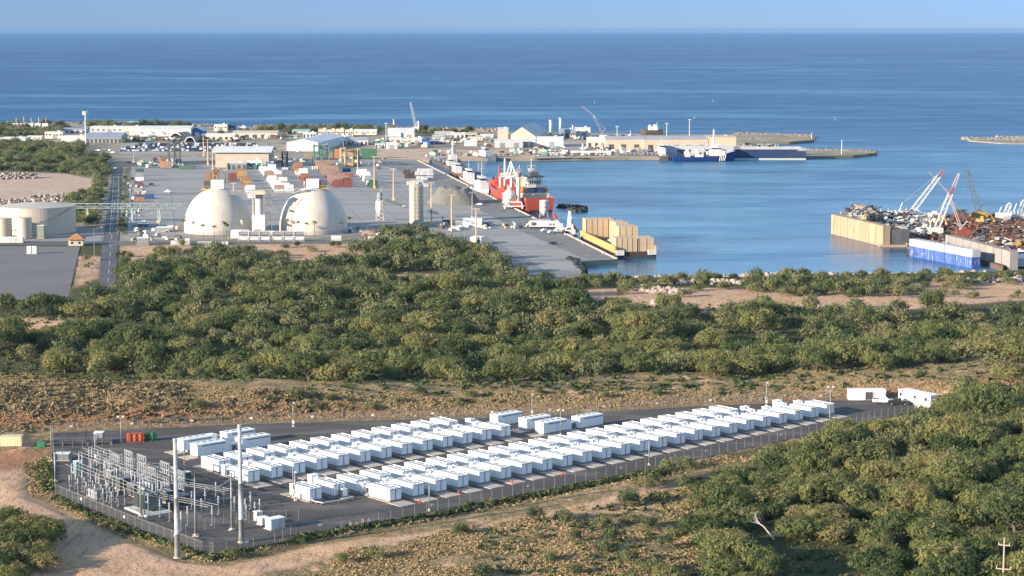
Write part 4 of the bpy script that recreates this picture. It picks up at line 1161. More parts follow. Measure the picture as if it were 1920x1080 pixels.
# gravel pile
def pile(px, py, wpx, hp, dy, m, label, name='gravel_pile', z=ZP, seed=1, ex=1.0):
    c = P(px, py, z); m_ = mpp(c); a = wpx / 2 * m_; h = hp * m_; n = 40
    xs = np.linspace(-1, 1, n); X, Y = np.meshgrid(xs, xs, indexing='ij')
    rr = (np.abs(X) ** 2.6 + np.abs(Y) ** 2.6) ** (1 / 2.6)
    Z = h * np.clip((1 - rr) * 2.1, 0, 1) ** ex * (.8 + .4 * fbm(X * 4 + seed * 9, Y * 4, seed)) - .05
    o = grid_mesh(name, X * a, Y * dy, Z, m); o.location = c + Vector((0, dy, 0))
    return tag(o, label, 'pile')
pile(850, 385, 104, 31, 15, mat('grey_gravel_pile', (.13, .135, .12), .95, (.19, .18, .155), .3, stretch=(1, 1, .4), bump=.3, bscale=.8), 'long dark grey gravel heap beside the silo')
pile(700, 441, 60, 8, 6, mat('brown_pile', (.30, .2, .14), .95, (.2, .14, .1), .3), 'low brown soil heap right of the right dome', seed=4)
# tan light masts of the port
PM = [(382, 293, 252), (390, 309, 262), (399, 319, 280), (410.5, 341, 296), (423, 341, 318), (438, 365, 344), (671, 328, 279), (702, 353, 294), (738, 375.5, 317), (809, 421, 343),
      (847, 447, 366), (885.6, 410, 361), (893, 459, 392), (644, 302, 262), (297, 418, 376), (251, 305, 288), (625, 262, 246)]
for k, (a, b, t_) in enumerate(PM):
    loc = P(a, b, ZP); h = (b - t_) * mpp(loc)
    mm = galv if k in (11, 13, 14, 15) else tanp
    r = T('light_mast', 'tall %s port light mast, %s from the left among the container rows and silos' % ('grey' if mm is galv else 'tan', ordn(sorted(q[0] for q in PM).index(a) + 1)), 'light mast', tuple(loc), 0, 'port light masts')
    mb = MB(); mb.tube((0, 0, 0), (0, 0, h), .50, .24, n=8); mb.build('shaft', mm, r)
    mb = MB(); mb.box(0, 0, h, 3.6, .35, .35); mb.build('crossarm', mm, r)
    for x in (-1.4, 1.4):
        mb = MB(); mb.box(x, -.2, h - .35, .9, .5, .45); mb.build('lamp', galv, r)
    mb = MB(); mb.box(0, 0, 0, 1.7, 1.7, 1.4); mb.build('base', yellow if mm is tanp else concrete, r)
def streetlight(px, pyb, pyt, label, arm=1, z=ZP):
    loc = P(px, pyb, z); h = (pyb - pyt) * mpp(loc); r = T('street_lamp', label, 'street lamp', tuple(loc), 0, 'street lamps of the port road')
    mb = MB(); mb.tube((0, 0, 0), (0, 0, h), .16, .1, n=6); mb.build('shaft', galv, r)
    mb = MB(); mb.tube((0, 0, h - .3), (arm * 3.5, 0, h + .8), .09, n=5); mb.build('arm', galv, r)
    mb = MB(); mb.box(arm * 3.9, 0, h + .75, 1.0, .4, .2); mb.build('lamp', white, r)
streetlight(177, 482, 429, 'street lamp left of the straight road, nearest one')
streetlight(180, 430, 412, 'street lamp left of the straight road, middle one')
streetlight(183.5, 413, 393, 'street lamp left of the straight road beside the conveyor leg')
streetlight(300, 443, 402, 'street lamp before the parking area left of the domes', -1)
streetlight(169, 524, 492, 'street lamp standing in the pale verge beside the lot')
streetlight(749, 450, 430, 'short lamp rising from the trees beneath the silo')
streetlight(871, 458, 430, 'short lamp beside the blue and white box on the apron')
# perimeter fence and boxes along the front of the domes
def iso_tanks():
    k = 0
    for x0 in (447, 467, 487.5, 511, 532, 552):
        k += 1
        c = P(x0 + 9, 453, ZP); m_ = mpp(c); L = 19 * m_; r = T('tank_container', 'white tank container in a steel frame before the domes, %s from the left' % ordn(k), 'tank container', tuple(c), 0, 'tank containers in front of the domes')
        mb = MB()
        for z0 in (0, 2.7):
            for x in (-L / 2, L / 2):
                for y in (0, 2.4): mb.box(x, y, z0, .16, .16, 2.6)
            for y in (0, 2.4):
                for z_ in (z0, z0 + 2.45): mb.box(0, y, z_, L, .14, .14)
        mb.build('frame', white, r)
        for z0 in (0, 2.7):
            mb = MB(); mb.tube((-L / 2 + .3, 1.2, z0 + 1.3), (L / 2 - .3, 1.2, z0 + 1.3), 1.05, n=14); mb.build('tank', galv if z0 else white, r)
iso_tanks()
fence([(205, 461), (330, 461), (440, 459), (700, 457)], 'pale fence along the front of the dome compound', z=ZP, step=6, h=2.4)
fence([(225, 318), (222, 440)], 'dark fence beside the straight road verge', z=ZP, step=9, h=2.2)
for i, (px_, py_, w_, h_, dpt, lab, mm) in enumerate([(269, 459, 22, 14, 4, 'grey corrugated shed at the left end of the dome compound', galv), (331, 459, 20, 8, 3, 'low white shed behind the fence left of the left dome', white), (352, 459, 9, 12, 3, 'narrow white booth left of the left dome', white),
        (416, 459, 24, 6, 3, 'long low white cabin before the left dome', white), (384, 459, 26, 6, 3, 'low grey cabin before the left dome', galv), (451, 446, 34, 15, 5, 'white ribbed shed at the right foot of the left dome', cont_w), (560, 452, 12, 8, 3, 'small pale pump house before the right dome', cream), (631, 451, 19, 9, 3, 'low white hut right of the right dome', white),
        (310, 434, 30, 9, 6, 'cluttered grey substation shed left of the left dome', gsteel), (506, 443, 14, 10, 4, 'pale block house at the foot of the lattice stair tower', white), (268, 425, 20, 6, 4, 'dark low shed beside the verge left of the domes', dark)]):
    c = P(px_, py_, ZP); m_ = mpp(c)
    boxthing(px_, py_, ZP, w_ * m_, dpt, h_ * m_ - .3, 0, lab, 'shed', 'small_shed', mm)
# ---------------------------------------------------------------- shipping containers
CC = {'orange': (.40, .20, .10), 'yellow': (.46, .32, .13), 'rust red': (.25, .085, .06), 'white': (.42, .41, .39), 'tan': (.40, .29, .20), 'pink brown': (.38, .24, .19), 'green': (.06, .15, .10), 'dark blue': (.03, .07, .2), 'grey': (.35, .35, .35), 'pale red': (.36, .15, .11)}
cont_cache = {}
def container(loc, rz, colr, label, group, L=6.06, H_=2.59):
    key = (colr, L)
    m = corrug('container_' + colr.replace(' ', '_'), CC[colr], pitch=.3, depth=.04, rough=.6)
    if key not in cont_cache:
        r = T('shipping_container', label, 'shipping container')
        mb = MB(); mb.box(0, 0, .08, L - .1, 2.34, H_ - .16); mb.build('body', m, r)
        mb = MB()
        for x in (-1, 1):
            for y in (-1, 1): mb.box(x * (L / 2 - .08), y * 1.14, 0, .18, .18, H_)
        for y in (-1, 1):
            for z_ in (0, H_ - .14): mb.box(0, y * 1.16, z_, L, .12, .14)
        mb.build('corner_frame', m, r)
        mb = MB(); mb.box(L / 2 - .03, 0, .15, .06, 2.2, H_ - .3)
        for y in (-.6, -.2, .2, .6): mb.box(L / 2 + .02, y, .2, .05, .06, H_ - .4)
        mb.build('door', m, r); cont_cache[key] = r; o = r
    else: o = copy_tree(cont_cache[key])
    o.location = loc; o.rotation_euler = (0, 0, rz); o['label'] = label; o['group'] = group
    return o
def crow(name, a, b, n, cols_, lv, wide=1, L=6.06, seed=0, sp=0):
    g = random.Random(seed); A_, B_ = P(*a, ZP), P(*b, ZP)
    for k in range(n):
        c = A_.lerp(B_, k / (n - 1)); ci = int(k / n * len(cols_)); cc = cols_[min(ci, len(cols_) - 1)]
        for w_ in range(wide):
            h = g.choice(lv)
            for j in range(h):
                col_ = cc if g.random() < .75 else g.choice(cols_)
                d_ = qp * (w_ * (L + .5) + g.uniform(-.3, .3))
                container((c.x + d_.x, c.y + d_.y, ZP + .22 + j * 2.62), PA + g.uniform(-.01, .01), col_,
                          '%s container, %s of %s %sstack, %s' % (col_, ['bottom', 'second', 'third', 'fourth'][j], ordn(k + 1), (['left ', 'right '][w_] if wide > 1 else ''), name[3:]), 'containers ' + name, L)
crow('in the orange and yellow row', (449, 323), (474, 372), 13, ['orange', 'yellow', 'yellow', 'orange', 'rust red', 'white', 'white', 'white'], [1, 2, 2], 1, seed=1)
crow('in the white row', (490, 316), (524, 362), 15, ['white', 'white', 'tan', 'white', 'white'], [1, 1, 2], 2, L=6.06, seed=2)
crow('in the red and white row', (556, 320), (580, 350), 13, ['orange', 'yellow', 'white', 'pale red', 'rust red'], [2, 2, 3], 1, seed=3)
crow('in the pink brown row', (598, 313), (634, 351), 14, ['tan', 'pink brown', 'tan', 'pink brown', 'pink brown', 'rust red'], [1, 2, 2, 3], 2, seed=4)
crow('in the green and white row', (676, 326), (700, 352), 11, ['white', 'white', 'grey', 'green'], [2, 2, 1], 1, seed=5)
crow('beside the verge fence', (262, 330), (258, 372), 5, ['green', 'white', 'rust red', 'grey', 'orange'], [1, 1, 2], 1, seed=6)
for k in range(2):
    for j in range(3):
        c = P(692, 297, ZP) - Vector((0, -2.6 * k, 0)); container((c.x, c.y, ZP + .22 + j * 2.62), 0.02, 'green', 'long green container, %s in the big green block, %s' % (['lowest', 'middle', 'topmost'][j], ['front column', 'rear column'][k]), 'big green container block', 12.2)
for k, (a, b, cc, n, L) in enumerate([(634, 297, 'orange', 3, 6.06), (623, 297, 'pink brown', 2, 6.06), (612, 297, 'green', 3, 12.2), (578, 299, 'tan', 2, 6.06), (660, 297, 'tan', 2, 6.06), (668, 312, 'green', 1, 6.06), (600, 308, 'green', 1, 12.2), (482, 313, 'green', 1, 12.2), (350, 317, 'green', 1, 12.2),
                                     (394, 339, 'orange', 2, 6.06), (403, 339, 'green', 2, 6.06), (436, 339, 'rust red', 2, 6.06), (308, 315, 'orange', 2, 6.06), (315, 315, 'tan', 2, 6.06), (629, 316, 'green', 1, 12.2), (262, 378, 'orange', 1, 6.06), (270, 373, 'dark blue', 1, 12.2), (650, 322, 'dark blue', 1, 6.06), (655, 332, 'rust red', 1, 6.06)]):
    for j in range(n):
        c = P(a, b, ZP); container((c.x, c.y, ZP + .22 + j * 2.62), PA if k % 2 else 0.02, cc, '%s container, %s in the %s' % (cc, ['bottom', 'second up', 'third up'][j], '%s loose stack from the left, rear yard' % ordn(sorted([394, 403, 436, 308, 315, 634, 623, 612, 578, 660, 668, 600, 482, 350, 629, 262, 270, 650, 655]).index(a) + 1)), 'loose container stacks of the rear yard', L)
# ---------------------------------------------------------------- vessels
def hull(mb, L, B, D, mi=0, draft=1.0, sheer=.25, stern=.8, mtop=None, boot=None):
    """bow towards +x; keel line below the water, deck closed"""
    N = 14; rings = []
    for i in range(N + 1):
        t_ = i / N; x = -L / 2 + L * t_
        w_ = B / 2 * (min(1, stern + (1 - stern) * t_ * 5) if t_ < .2 else (1 if t_ < .68 else max(.02, 1 - ((t_ - .68) / .32) ** 2.2)))
        zd = D * (1 + sheer * max(0, (t_ - .6) / .4) ** 2 + sheer * .25 * max(0, (.15 - t_) / .15))
        xo = 0 if t_ < .75 else (t_ - .75) / .25 * L * .035
        rings.append([(x, -w_ * .80, -draft), (x + xo * .3, -w_ * .93, D * .25), (x + xo, -w_, zd), (x + xo, w_, zd), (x + xo * .3, w_ * .93, D * .25), (x, w_ * .80, -draft)])
    vs = [p for r_ in rings for p in r_]; fs = []
    for i in range(N):
        for j in range(5):
            if j == 2: continue
            fs.append((i * 6 + j, (i + 1) * 6 + j, (i + 1) * 6 + j + 1, i * 6 + j + 1))
    fs += [(0, 1, 2, 3, 4, 5), tuple(N * 6 + k for k in (5, 4, 3, 2, 1, 0))]
    mb.add(vs, fs, mi)
    dv = []; df = []
    for i in range(N + 1):
        r_ = rings[i]; dv += [(r_[2][0], r_[2][1], r_[2][2] - .5), (r_[3][0], r_[3][1], r_[3][2] - .5)]
    for i in range(N): df.append((2 * i, 2 * i + 1, 2 * i + 3, 2 * i + 2))
    mb.add(dv, df, mi if mtop is None else mtop)
def between(a, b, z=0):
    A_, B_ = P(*a, z), P(*b, z); d_ = B_ - A_
    return (A_ + B_) / 2, d_.length, math.atan2(d_.y, d_.x)
deckm = mat('deck_red', (.26, .09, .06), .7, (.2, .1, .08), .2)
hullred = mat('hull_red', (.38, .06, .032), .5, (.29, .055, .035), .06, stretch=(1, 1, 3), dirt=((.22, .07, .05), .3, .6, .8))
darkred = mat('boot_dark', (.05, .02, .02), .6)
# the red cement carrier: stern near, bow away
c, L, rz = between((1014, 400), (928, 366))
L = L * .97; B = 19
ship = T('cargo_ship', 'red hulled cargo ship moored at the quay with white bridge and dark funnel', 'ship', tuple(c), rz)
mb = MB(); hull(mb, L, B, 8.0, 0, 1, .55, .92, 1); mb.build('hull', [hullred, deckm], ship)
mb = MB(); mb.box(-L / 2 + .3, 0, -.5, 1.2, B * .70, 2.4); mb.build('transom_dark_band', darkred, ship)  # dark band at the waterline across the transom
mb = MB(); mb.box(L * .36, 0, 8.0, L * .14, B * .72, 3.6, taper=.9); mb.build('forecastle', redp, ship)
mb = MB()
for x in (.12, .22, .30, -.02, -.12): mb.box(L * x, 0, 7.6, L * .07, B * .6, 2.2)
mb.build('hatch_cover', redp, ship)
# accommodation block, stern at -x
ax = -L * .36
mb = MB(); mb.box(ax, 0, 7.6, 17, B * .86, 3.4); mb.build('poop_house', cream, ship)
mb = MB(); mb.box(ax + 1, 0, 11.0, 12, B * .55, 3.2); mb.build('blue_band', navy, ship)
mb = MB(); mb.box(ax + 1, 0, 14.2, 11, B * .50, 6.5); br = mb.build('bridge_block', white, ship)
mb = MB()
for k in range(5): mb.box(ax - 4.6, -3 + k * 1.5, 16.6, .12, .8, 1.9)
mb.build('window', glass, br)
mb = MB(); mb.box(ax + 1, 0, 20.7, 12.5, B * .62, .5); mb.box(ax - 1, 0, 21.2, 5, 6, 2.4, taper=.8); mb.build('funnel', dark, ship)
mb = MB(); mb.tube((ax + 5, 0, 21), (ax + 5, 0, 32), .55, .25, n=8); mb.box(ax + 5, 0, 27, .4, 5, .4); mb.box(ax + 5, 0, 24.5, 3, 3, .8); mb.tube((ax + 5, 0, 21), (ax + 7, 2.2, 26), .25, n=6); mb.build('mast', cream, ship)
mb = MB(); mb.box(ax + 7, 5.4, 7.6, 4, 4, 10); mb.build('yellow_house', mat('pale_yellow', (.72, .62, .30), .5, (.62, .52, .26), .3), ship)
mb = MB(); mb.box(ax + 8, 5.0, 17.6, 5.5, 7, 3.2); mb.build('cream_house', cream, ship)
for y in (-7.3, 7.3):
    mb = MB(); mb.tube((ax - 3.5, y, 12.5), (ax + 3.5, y, 12.5), 1.25, .9, n=10); mb.build('lifeboat', orange, ship, smooth=True)
    mb = MB()
    for x in (-3, 3): mb.tube((ax + x, y * .8, 11), (ax + x, y * 1.05, 15), .2, n=5)
    mb.build('davit', redp, ship)
for x, hh in ((.05, 16), (.2, 19), (.33, 13)):
    mb = MB(); mb.tube((L * x, 2, 8), (L * x, 2, 8 + hh), .9, .6, n=8); mb.tube((L * x, 2, 8 + hh), (L * x + 9, -2, 12 + hh * .6), .35, n=6); mb.build('deck_crane', white if hh != 13 else redp, ship)
mb = MB()
for k in range(26):
    for y in (-1, 1): mb.box(-L / 2 + k * L * .65 / 26, y * B * .47, 8.0, .1, .1, 1.1)
for y in (-1, 1): mb.box(-L * .17, y * B * .47, 9.0, L * .65, .08, .08)
mb.build('railing', cream, ship)
gs_ = random.Random(31)
for k in range(14):
    x = gs_.uniform(-.30, .36) * L; y = gs_.uniform(-.32, .32) * B; hh = gs_.uniform(3, 9); mm = gs_.choice([cream, redp, white, yellow, galv, orange])
    mb = MB()
    if k % 3: mb.tube((x, y, 8), (x, y, 8 + hh), .45, .35, n=6); mb.box(x, y, 8 + hh, 2.4, 1.2, .8); mb.build('vent_post', mm, ship)
    else: mb.box(x, y, 8, 3.5, 3, hh * .5); mb.box(x + .5, y, 8 + hh * .5, 1.6, 1.6, 1); mb.build('deck_locker', mm, ship)
for k in range(3):
    mb = MB(); mb.box(ax + 1, 0, 14.4 + k * 2.1, 11.6, B * .56, .18); mb.build('deck_rail', cream, br)
mb = MB(); mb.tube((ax + 6, 4, 21), (ax + 6, 4, 28), .25, .15, n=5); mb.tube((ax - 3, -3, 23), (ax - 3, -3, 29), .2, .12, n=5); mb.box(ax + 5, 0, 29, 3.0, .5, .5); mb.tube((ax - 7, 6, 8), (ax - 7, 6, 17), .4, .3, n=6); mb.build('antenna', dark, ship)
# ship unloader on the quay: column, A frame, hopper ball
c = P(972, 391, ZP); m_ = mpp(c)
un = T('ship_unloader', 'tall white column ship unloader with an A frame boom beside the red ship', 'unloader', tuple(c))
mb = MB(); mb.tube((0, 0, 4), (0, 0, 62 * m_), 4.2 * m_, 3.6 * m_, n=16); mb.build('column', white, un, smooth=True)
mb = MB(); mb.lathe([(4.6 * m_, 60 * m_), (5.6 * m_, 63 * m_), (5.6 * m_, 68 * m_), (4 * m_, 69 * m_)], n=16); mb.box(0, 0, 68 * m_, 9 * m_, 2.5, 7 * m_); mb.tube((0, 0, 66 * m_), (3 * m_, 0, 82 * m_), .5, n=6); mb.build('slew_head', mat('dirty_grey', (.35, .32, .30), .6, (.18, .16, .15), .6), un)
mb = MB()
ap = Vector((-14 * m_, 2, 88 * m_))
for q_ in ((-24 * m_, 0, 56 * m_), (-3 * m_, -1, 60 * m_), (-4 * m_, 3, 56 * m_)): mb.tube(q_, ap, .45, n=6)
mb.tube((-24 * m_, 0, 56 * m_), (0, 0, 63 * m_), .6, n=6); mb.build('a_frame', white, un)
mb = MB()
p0, p1 = Vector((2 * m_, 0, 62 * m_)), Vector((-34 * m_, 6, 58 * m_))
for o_ in ((0, 0, 0), (0, 0, 2.0), (0, 1.4, 1)): mb.tube(p0 + Vector(o_), p1 + Vector(o_), .28, n=5)
for k in range(12):
    a_ = p0.lerp(p1, k / 12); b_ = p0.lerp(p1, (k + 1) / 12); mb.tube(a_, b_ + Vector((0, 0, 2)), .16, n=4); mb.tube(b_, b_ + Vector((0, 0, 2)), .14, n=4)
mb.tube(p1, p1 + Vector((0, 0, -20 * m_)), .9, .7, n=8)
mb.build('boom', cream, un)
mb = MB()
for x, y in ((-26, -3), (-26, 4), (8, -3), (8, 4)): mb.tube((x * m_ , y, 0), (x * .8 * m_, y * .8, 12 * m_), .5, n=6)
mb.box(-9 * m_, 0, 4 * m_, 40 * m_, 6, .6); mb.box(-9 * m_, 0, 12 * m_, 30 * m_, 5.5, .6); mb.build('portal', white, un)
mb = MB(); mb.lathe([(2 * m_, 6 * m_), (6 * m_, 14 * m_), (11 * m_, 20 * m_), (11.5 * m_, 26 * m_), (8 * m_, 32 * m_), (4 * m_, 36 * m_), (4 * m_, 40 * m_)], cx=-17 * m_, n=20); mb.build('hopper', mat('hopper_white', (.72, .68, .62), .5, (.6, .56, .5), .3), un, smooth=False)
mb = MB(); mb.box(-24 * m_, 0, 12 * m_, 12 * m_, 5, 18 * m_); mb.build('machine_house', mat('grey_white', (.6, .58, .55), .6, (.45, .42, .4), .4), un)
# second silo shaped unit and mobile gear on the quay
c = P(1020, 408, ZP); m_ = mpp(c); r = T('surge_bin', 'round white surge bin with bands standing before the stern of the red ship', 'bin', tuple(c))
mb = MB(); mb.lathe([(4 * m_, 4 * m_), (8 * m_, 10 * m_), (8.3 * m_, 31 * m_), (7 * m_, 33 * m_)], n=22); mb.build('shell', white, r)
mb = MB()
for z_ in (12, 20, 28): mb.lathe([(8.7 * m_, z_ * m_), (8.7 * m_, (z_ + 1) * m_)], n=22)
mb.build('band', galv, r)
mb = MB()
for x, y in ((-1, -1), (1, -1), (1, 1), (-1, 1)): mb.tube((x * 8 * m_, y * 2, 0), (x * 6 * m_, y * 1.6, 12 * m_), .35, n=6)
mb.build('leg', galv, r)
c = P(1018, 429, ZP); m_ = mpp(c); r = T('loading_hopper_car', 'long white mobile loading unit on many wheels across the quay', 'loading unit', tuple(c), R(-4))
mb = MB(); mb.box(0, 2, 4 * m_, 52 * m_, 4, 11 * m_); bd_ = mb.build('body', white, r)
mb = MB(); mb.box(-17 * m_, -.05, 6 * m_, 9 * m_, .2, 6 * m_); mb.box(14 * m_, -.05, 7 * m_, 3 * m_, .2, 3 * m_); mb.box(20 * m_, -.05, 7 * m_, 3 * m_, .2, 3 * m_); mb.build('window', dark, bd_)
for k in range(8):
    mb = MB(); mb.tube(((-22 + k * 6) * m_, -.3, 2 * m_), ((-22 + k * 6) * m_, 1.2, 2 * m_), 2 * m_, n=10); mb.build('wheel', black, r)
mb = MB(); mb.box(0, 2, 15 * m_, 30 * m_, 2.5, 3 * m_); mb.tube((-25 * m_, 2, 12 * m_), (-33 * m_, 2, 2 * m_), .5, n=6); mb.build('machinery', galv, r)
# material handler: red and white arm plus white crane
c = P(1052, 433, ZP); m_ = mpp(c); r = T('material_handler', 'mobile crane with a red tipped white arm leaning left on the quay', 'crane', tuple(c))
mb = MB(); mb.box(0, 0, .5, 5, 3, 1.6); mb.box(-.5, 0, 2.1, 3, 2.6, 2.0); mb.build('body', white, r)
mb = MB(); mb.tube((0, 0, 3), (-9 * m_, 0, 22 * m_), .7, .6, n=8); mb.build('arm', white, r)
mb = MB(); mb.tube((-9 * m_, 0, 22 * m_), (-14 * m_, 0, 33 * m_), .9, .7, n=8); mb.build('boom_tip', redp, r)
mb = MB()
for x in (-1.8, 1.8): mb.tube((x, -1.6, .6), (x, 1.6, .6), .6, n=10)
mb.build('wheel', black, r)
c = P(1069, 438, ZP); m_ = mpp(c); r = T('harbour_crane', 'white harbour crane with folded orange arm and dark grab at the end of the pier', 'crane', tuple(c))
mb = MB(); mb.box(0, 0, 0, 5.5, 4, 2.4); mb.box(0, 0, 2.4, 4, 3.5, 3, taper=.7); mb.build('undercarriage', white, r)
mb = MB(); mb.tube((0, 0, 5), (0, 0, 44 * m_), 1.6, .9, n=10); mb.box(0, 0, 28 * m_, 6 * m_, 3, 4 * m_); mb.build('tower', white, r)
mb = MB()
for k in range(5):
    a = k * 1.25; mb.tube((0, 0, 46 * m_), (math.cos(a) * 10 * m_, math.sin(a) * 2, (50 + 5 * math.sin(a * 2)) * m_), .45, .25, n=5)
mb.box(0, 0, 43 * m_, 8 * m_, 2.5, 4 * m_); mb.build('grab', dark, r)
mb = MB(); mb.tube((7 * m_, 0, 2), (2 * m_, 0, 26 * m_), .9, .6, n=8); mb.tube((14 * m_, 0, 1), (7 * m_, 0, 15 * m_), .7, .5, n=8); mb.build('arm', orange, r)
mb = MB(); mb.tube((-3 * m_, -2, 8 * m_), (-3 * m_, -1.5, 8.1 * m_), 4 * m_, n=14); mb.build('cable_drum', dark, r)
# small vehicles parked on the pier
for k, (px_, py_, cl_, s_) in enumerate([(1022, 434, 'car_white', 'white van by the white loading unit'), (1034, 437, 'car_silver', 'silver car left of the pale crane'), (1044, 436, 'car_white', 'white car below the crane arm'), (1060, 438, 'car_black', 'dark car at the foot of the harbour crane'), (1078, 445, 'car_black', 'black car near the quay edge at the barge'),
                                         (1037, 458, 'car_black', 'lone dark car out on the pier roadway'), (975, 427, 'car_black', 'dark car at the left end of the loading unit'), (893, 421, 'car_white', 'white car beside the tan mast on the apron'), (857, 430, 'car_silver', 'silver car behind the green trees on the apron'), (865, 428, 'car_white', 'white car in the dark parking patch'), (845, 433, 'car_silver', 'silver car at the left end of the dark parking patch'),
                                         (757, 389, 'car_white', 'white car between the batching tower and the silo'), (315, 361, 'car_white', 'white cart out on the empty concrete apron'), (284, 347, 'car_black', 'dark tractor on the empty apron near the verge'), (899, 385, 'car_silver', 'grey car behind the gravel heap'), (217, 317, 'car_white', 'white truck at the far end of the straight road'), (656, 431, 'car_white', 'white car right of the right dome')]):
    m2 = mat(cl_, {'car_white': (.8, .8, .8), 'car_black': (.025, .025, .03), 'car_silver': (.45, .46, .48)}[cl_], .25, spec=.6)
    vehicle('car', P(px_, py_, ZP + .25), rnd.uniform(0, 3), m2, s_, 'car')
# covered bundles
k = 0
for lv, pts in ((0, [(786, 351), (797, 351), (769, 347)]), (0, [(787, 337), (796, 338), (806, 337)]), (1, [(784, 335), (795, 335)]), (0, [(788, 329), (797, 329), (807, 329)]), (1, [(788, 329), (797, 329), (806, 329)]), (0, [(776, 345), (788, 345)])):
    for a, b in pts:
        k += 1; c = P(a, b, ZP); r = T('wrapped_bundle', 'white wrapped cargo bundle near the pier roadway, %s from the near side' % ordn(k), 'cargo bundle', (c.x, c.y, ZP + .25 + lv * 2.5), PA, 'white wrapped bundles')
        mb = MB(); w_ = 4.2; prof = [(-w_ / 2, 0), (-w_ / 2, 1.9), (-w_ * .38, 2.35), (0, 2.45), (w_ * .38, 2.35), (w_ / 2, 1.9), (w_ / 2, 0)]
        n = len(prof); vs = [(x, -1.6, z_) for x, z_ in prof] + [(x, 1.6, z_) for x, z_ in prof]
        mb.add(vs, [tuple(range(n)), tuple(range(2 * n - 1, n - 1, -1))] + [(i, n + i, n + i + 1, i + 1) for i in range(n - 1)]); mb.build('cover', white, r)
        mb = MB(); mb.box(0, 0, -.2, 3.8, 3.0, .2); mb.build('pallet', dark, r)
for k, (a, b, w_, h_, lab) in enumerate([(768, 334, 20, 12, 'stack of dark crates left of the white bundles'), (762, 326, 14, 8, 'stack of dark drums behind the dark crates')]):
    c = P(a, b, ZP); m_ = mpp(c); r = T('crate_stack', lab, 'crates', tuple(c), PA)
    for i in range(4):
        mb = MB(); mb.box((-w_ / 2 + w_ / 8 + i * w_ / 4) * m_, 0, .2, w_ / 4.3 * m_, 3, h_ * m_ * (.7 + .3 * (i % 2))); mb.build('crate', dark if i % 2 else rust, r)
# workboats along the quay
def workboat(a, b, B, D, label, hm_, house=(.1, .35), hh=4, mast_h=10, hx=None, name='workboat', housem=None, extra_=0):
    c, L, rz = between(a, b); r = T(name, label, 'boat', tuple(c), rz)
    mb = MB(); hull(mb, L, B, D, 0, .8, .6, .85, 1); mb.build('hull', [hm_, mat('deck_grey', (.25, .2, .18), .8, (.35, .2, .15), .5)], r)
    x0, x1 = house; mb = MB(); mb.box(L * (x0 + x1) / 2, 0, D - .5, L * (x1 - x0), B * .62, hh); w_ = mb.build('wheelhouse', housem or white, r)
    mb = MB(); mb.box(L * (x0 + x1) / 2, 0, D + hh - .5, L * (x1 - x0) * .55, B * .45, hh * .55); mb.build('bridge', housem or white, w_)
    mb = MB(); mb.box(L * (x0 + x1) / 2, 0, D + hh - .5 + hh * .15, L * (x1 - x0) * .57, B * .47, hh * .22); mb.build('window', glass, w_)
    mb = MB(); xm = L * (x0 + x1) / 2; mb.tube((xm, 0, D + hh), (xm, 0, D + hh + mast_h), .22, .1, n=6); mb.box(xm, 0, D + hh + mast_h * .6, .2, 2.4, .2); mb.build('mast', white, r)
    mb = MB(); g = random.Random(int(L * 10))
    for k in range(6): mb.box(L * g.uniform(-.42, x0 - .05), g.uniform(-.3, .3) * B, D - .5, g.uniform(1, 3), g.uniform(1, 2.4), g.uniform(.8, 2.2))
    mb.build('deck_gear', rust if extra_ else galv, r)
    return r
tug_navy = mat('tug_navy', (.03, .045, .09), .5, (.05, .06, .09), .3)
workboat((886, 356), (915, 369), 9, 3.2, 'white fishing vessel with tall mast moored nearest the red ship', white, (-.1, .3), 6, 13)
workboat((870, 337), (893, 352), 8, 3.0, 'white workboat with round gear on deck, second along the quay', mat('hull_grey_white', (.55, .5, .48), .6, (.4, .3, .26), .4), (-.3, .1), 5, 8, extra_=1)
workboat((850, 325), (872, 336), 8, 2.8, 'rusty red and white workboat in the moored row', rust, (-.35, 0), 4.5, 7, extra_=1)
workboat((888, 338), (905, 346), 7, 2.6, 'small pale boat moored outside the white fishing vessel', white, (-.2, .25), 4, 8)
workboat((836, 313), (852, 321), 8, 2.6, 'small red decked barge boat at the far end of the moored row', deckm, (-.1, .2), 4, 5, extra_=1)
c, L, rz = between((802, 303), (842, 322)); r = T('deck_barge', 'dark flat barge with white tower at the far end of the quay', 'barge', tuple(c + Vector((9, 0, 0))), rz)
mb = MB(); mb.box(0, 0, -1, L, 15, 4.2); mb.build('hull', dark, r)
mb = MB()
g_b = random.Random(4)
for k in range(16): mb.box(g_b.uniform(-.45, .1) * L, g_b.uniform(-.4, .4) * 15, 3.2, 2.5, 2, g_b.uniform(1, 3.5))
mb.build('deck_gear', gsteel, r)
mb = MB(); mb.box(-L * .05, 4, 3.2, 8, 6, 6); mb.tube((-L * .05, 4, 9), (-L * .05, 4, 17), 1.0, .7, n=8); mb.box(-L * .05, 4, 17, 2.2, 2.2, 1.6); mb.build('white_tower', white, r)
workboat((899, 298.5), (930, 303), 9, 3.6, 'small dark hulled boat with white house before the far rubble shore', tug_navy, (-.35, .05), 5, 9)
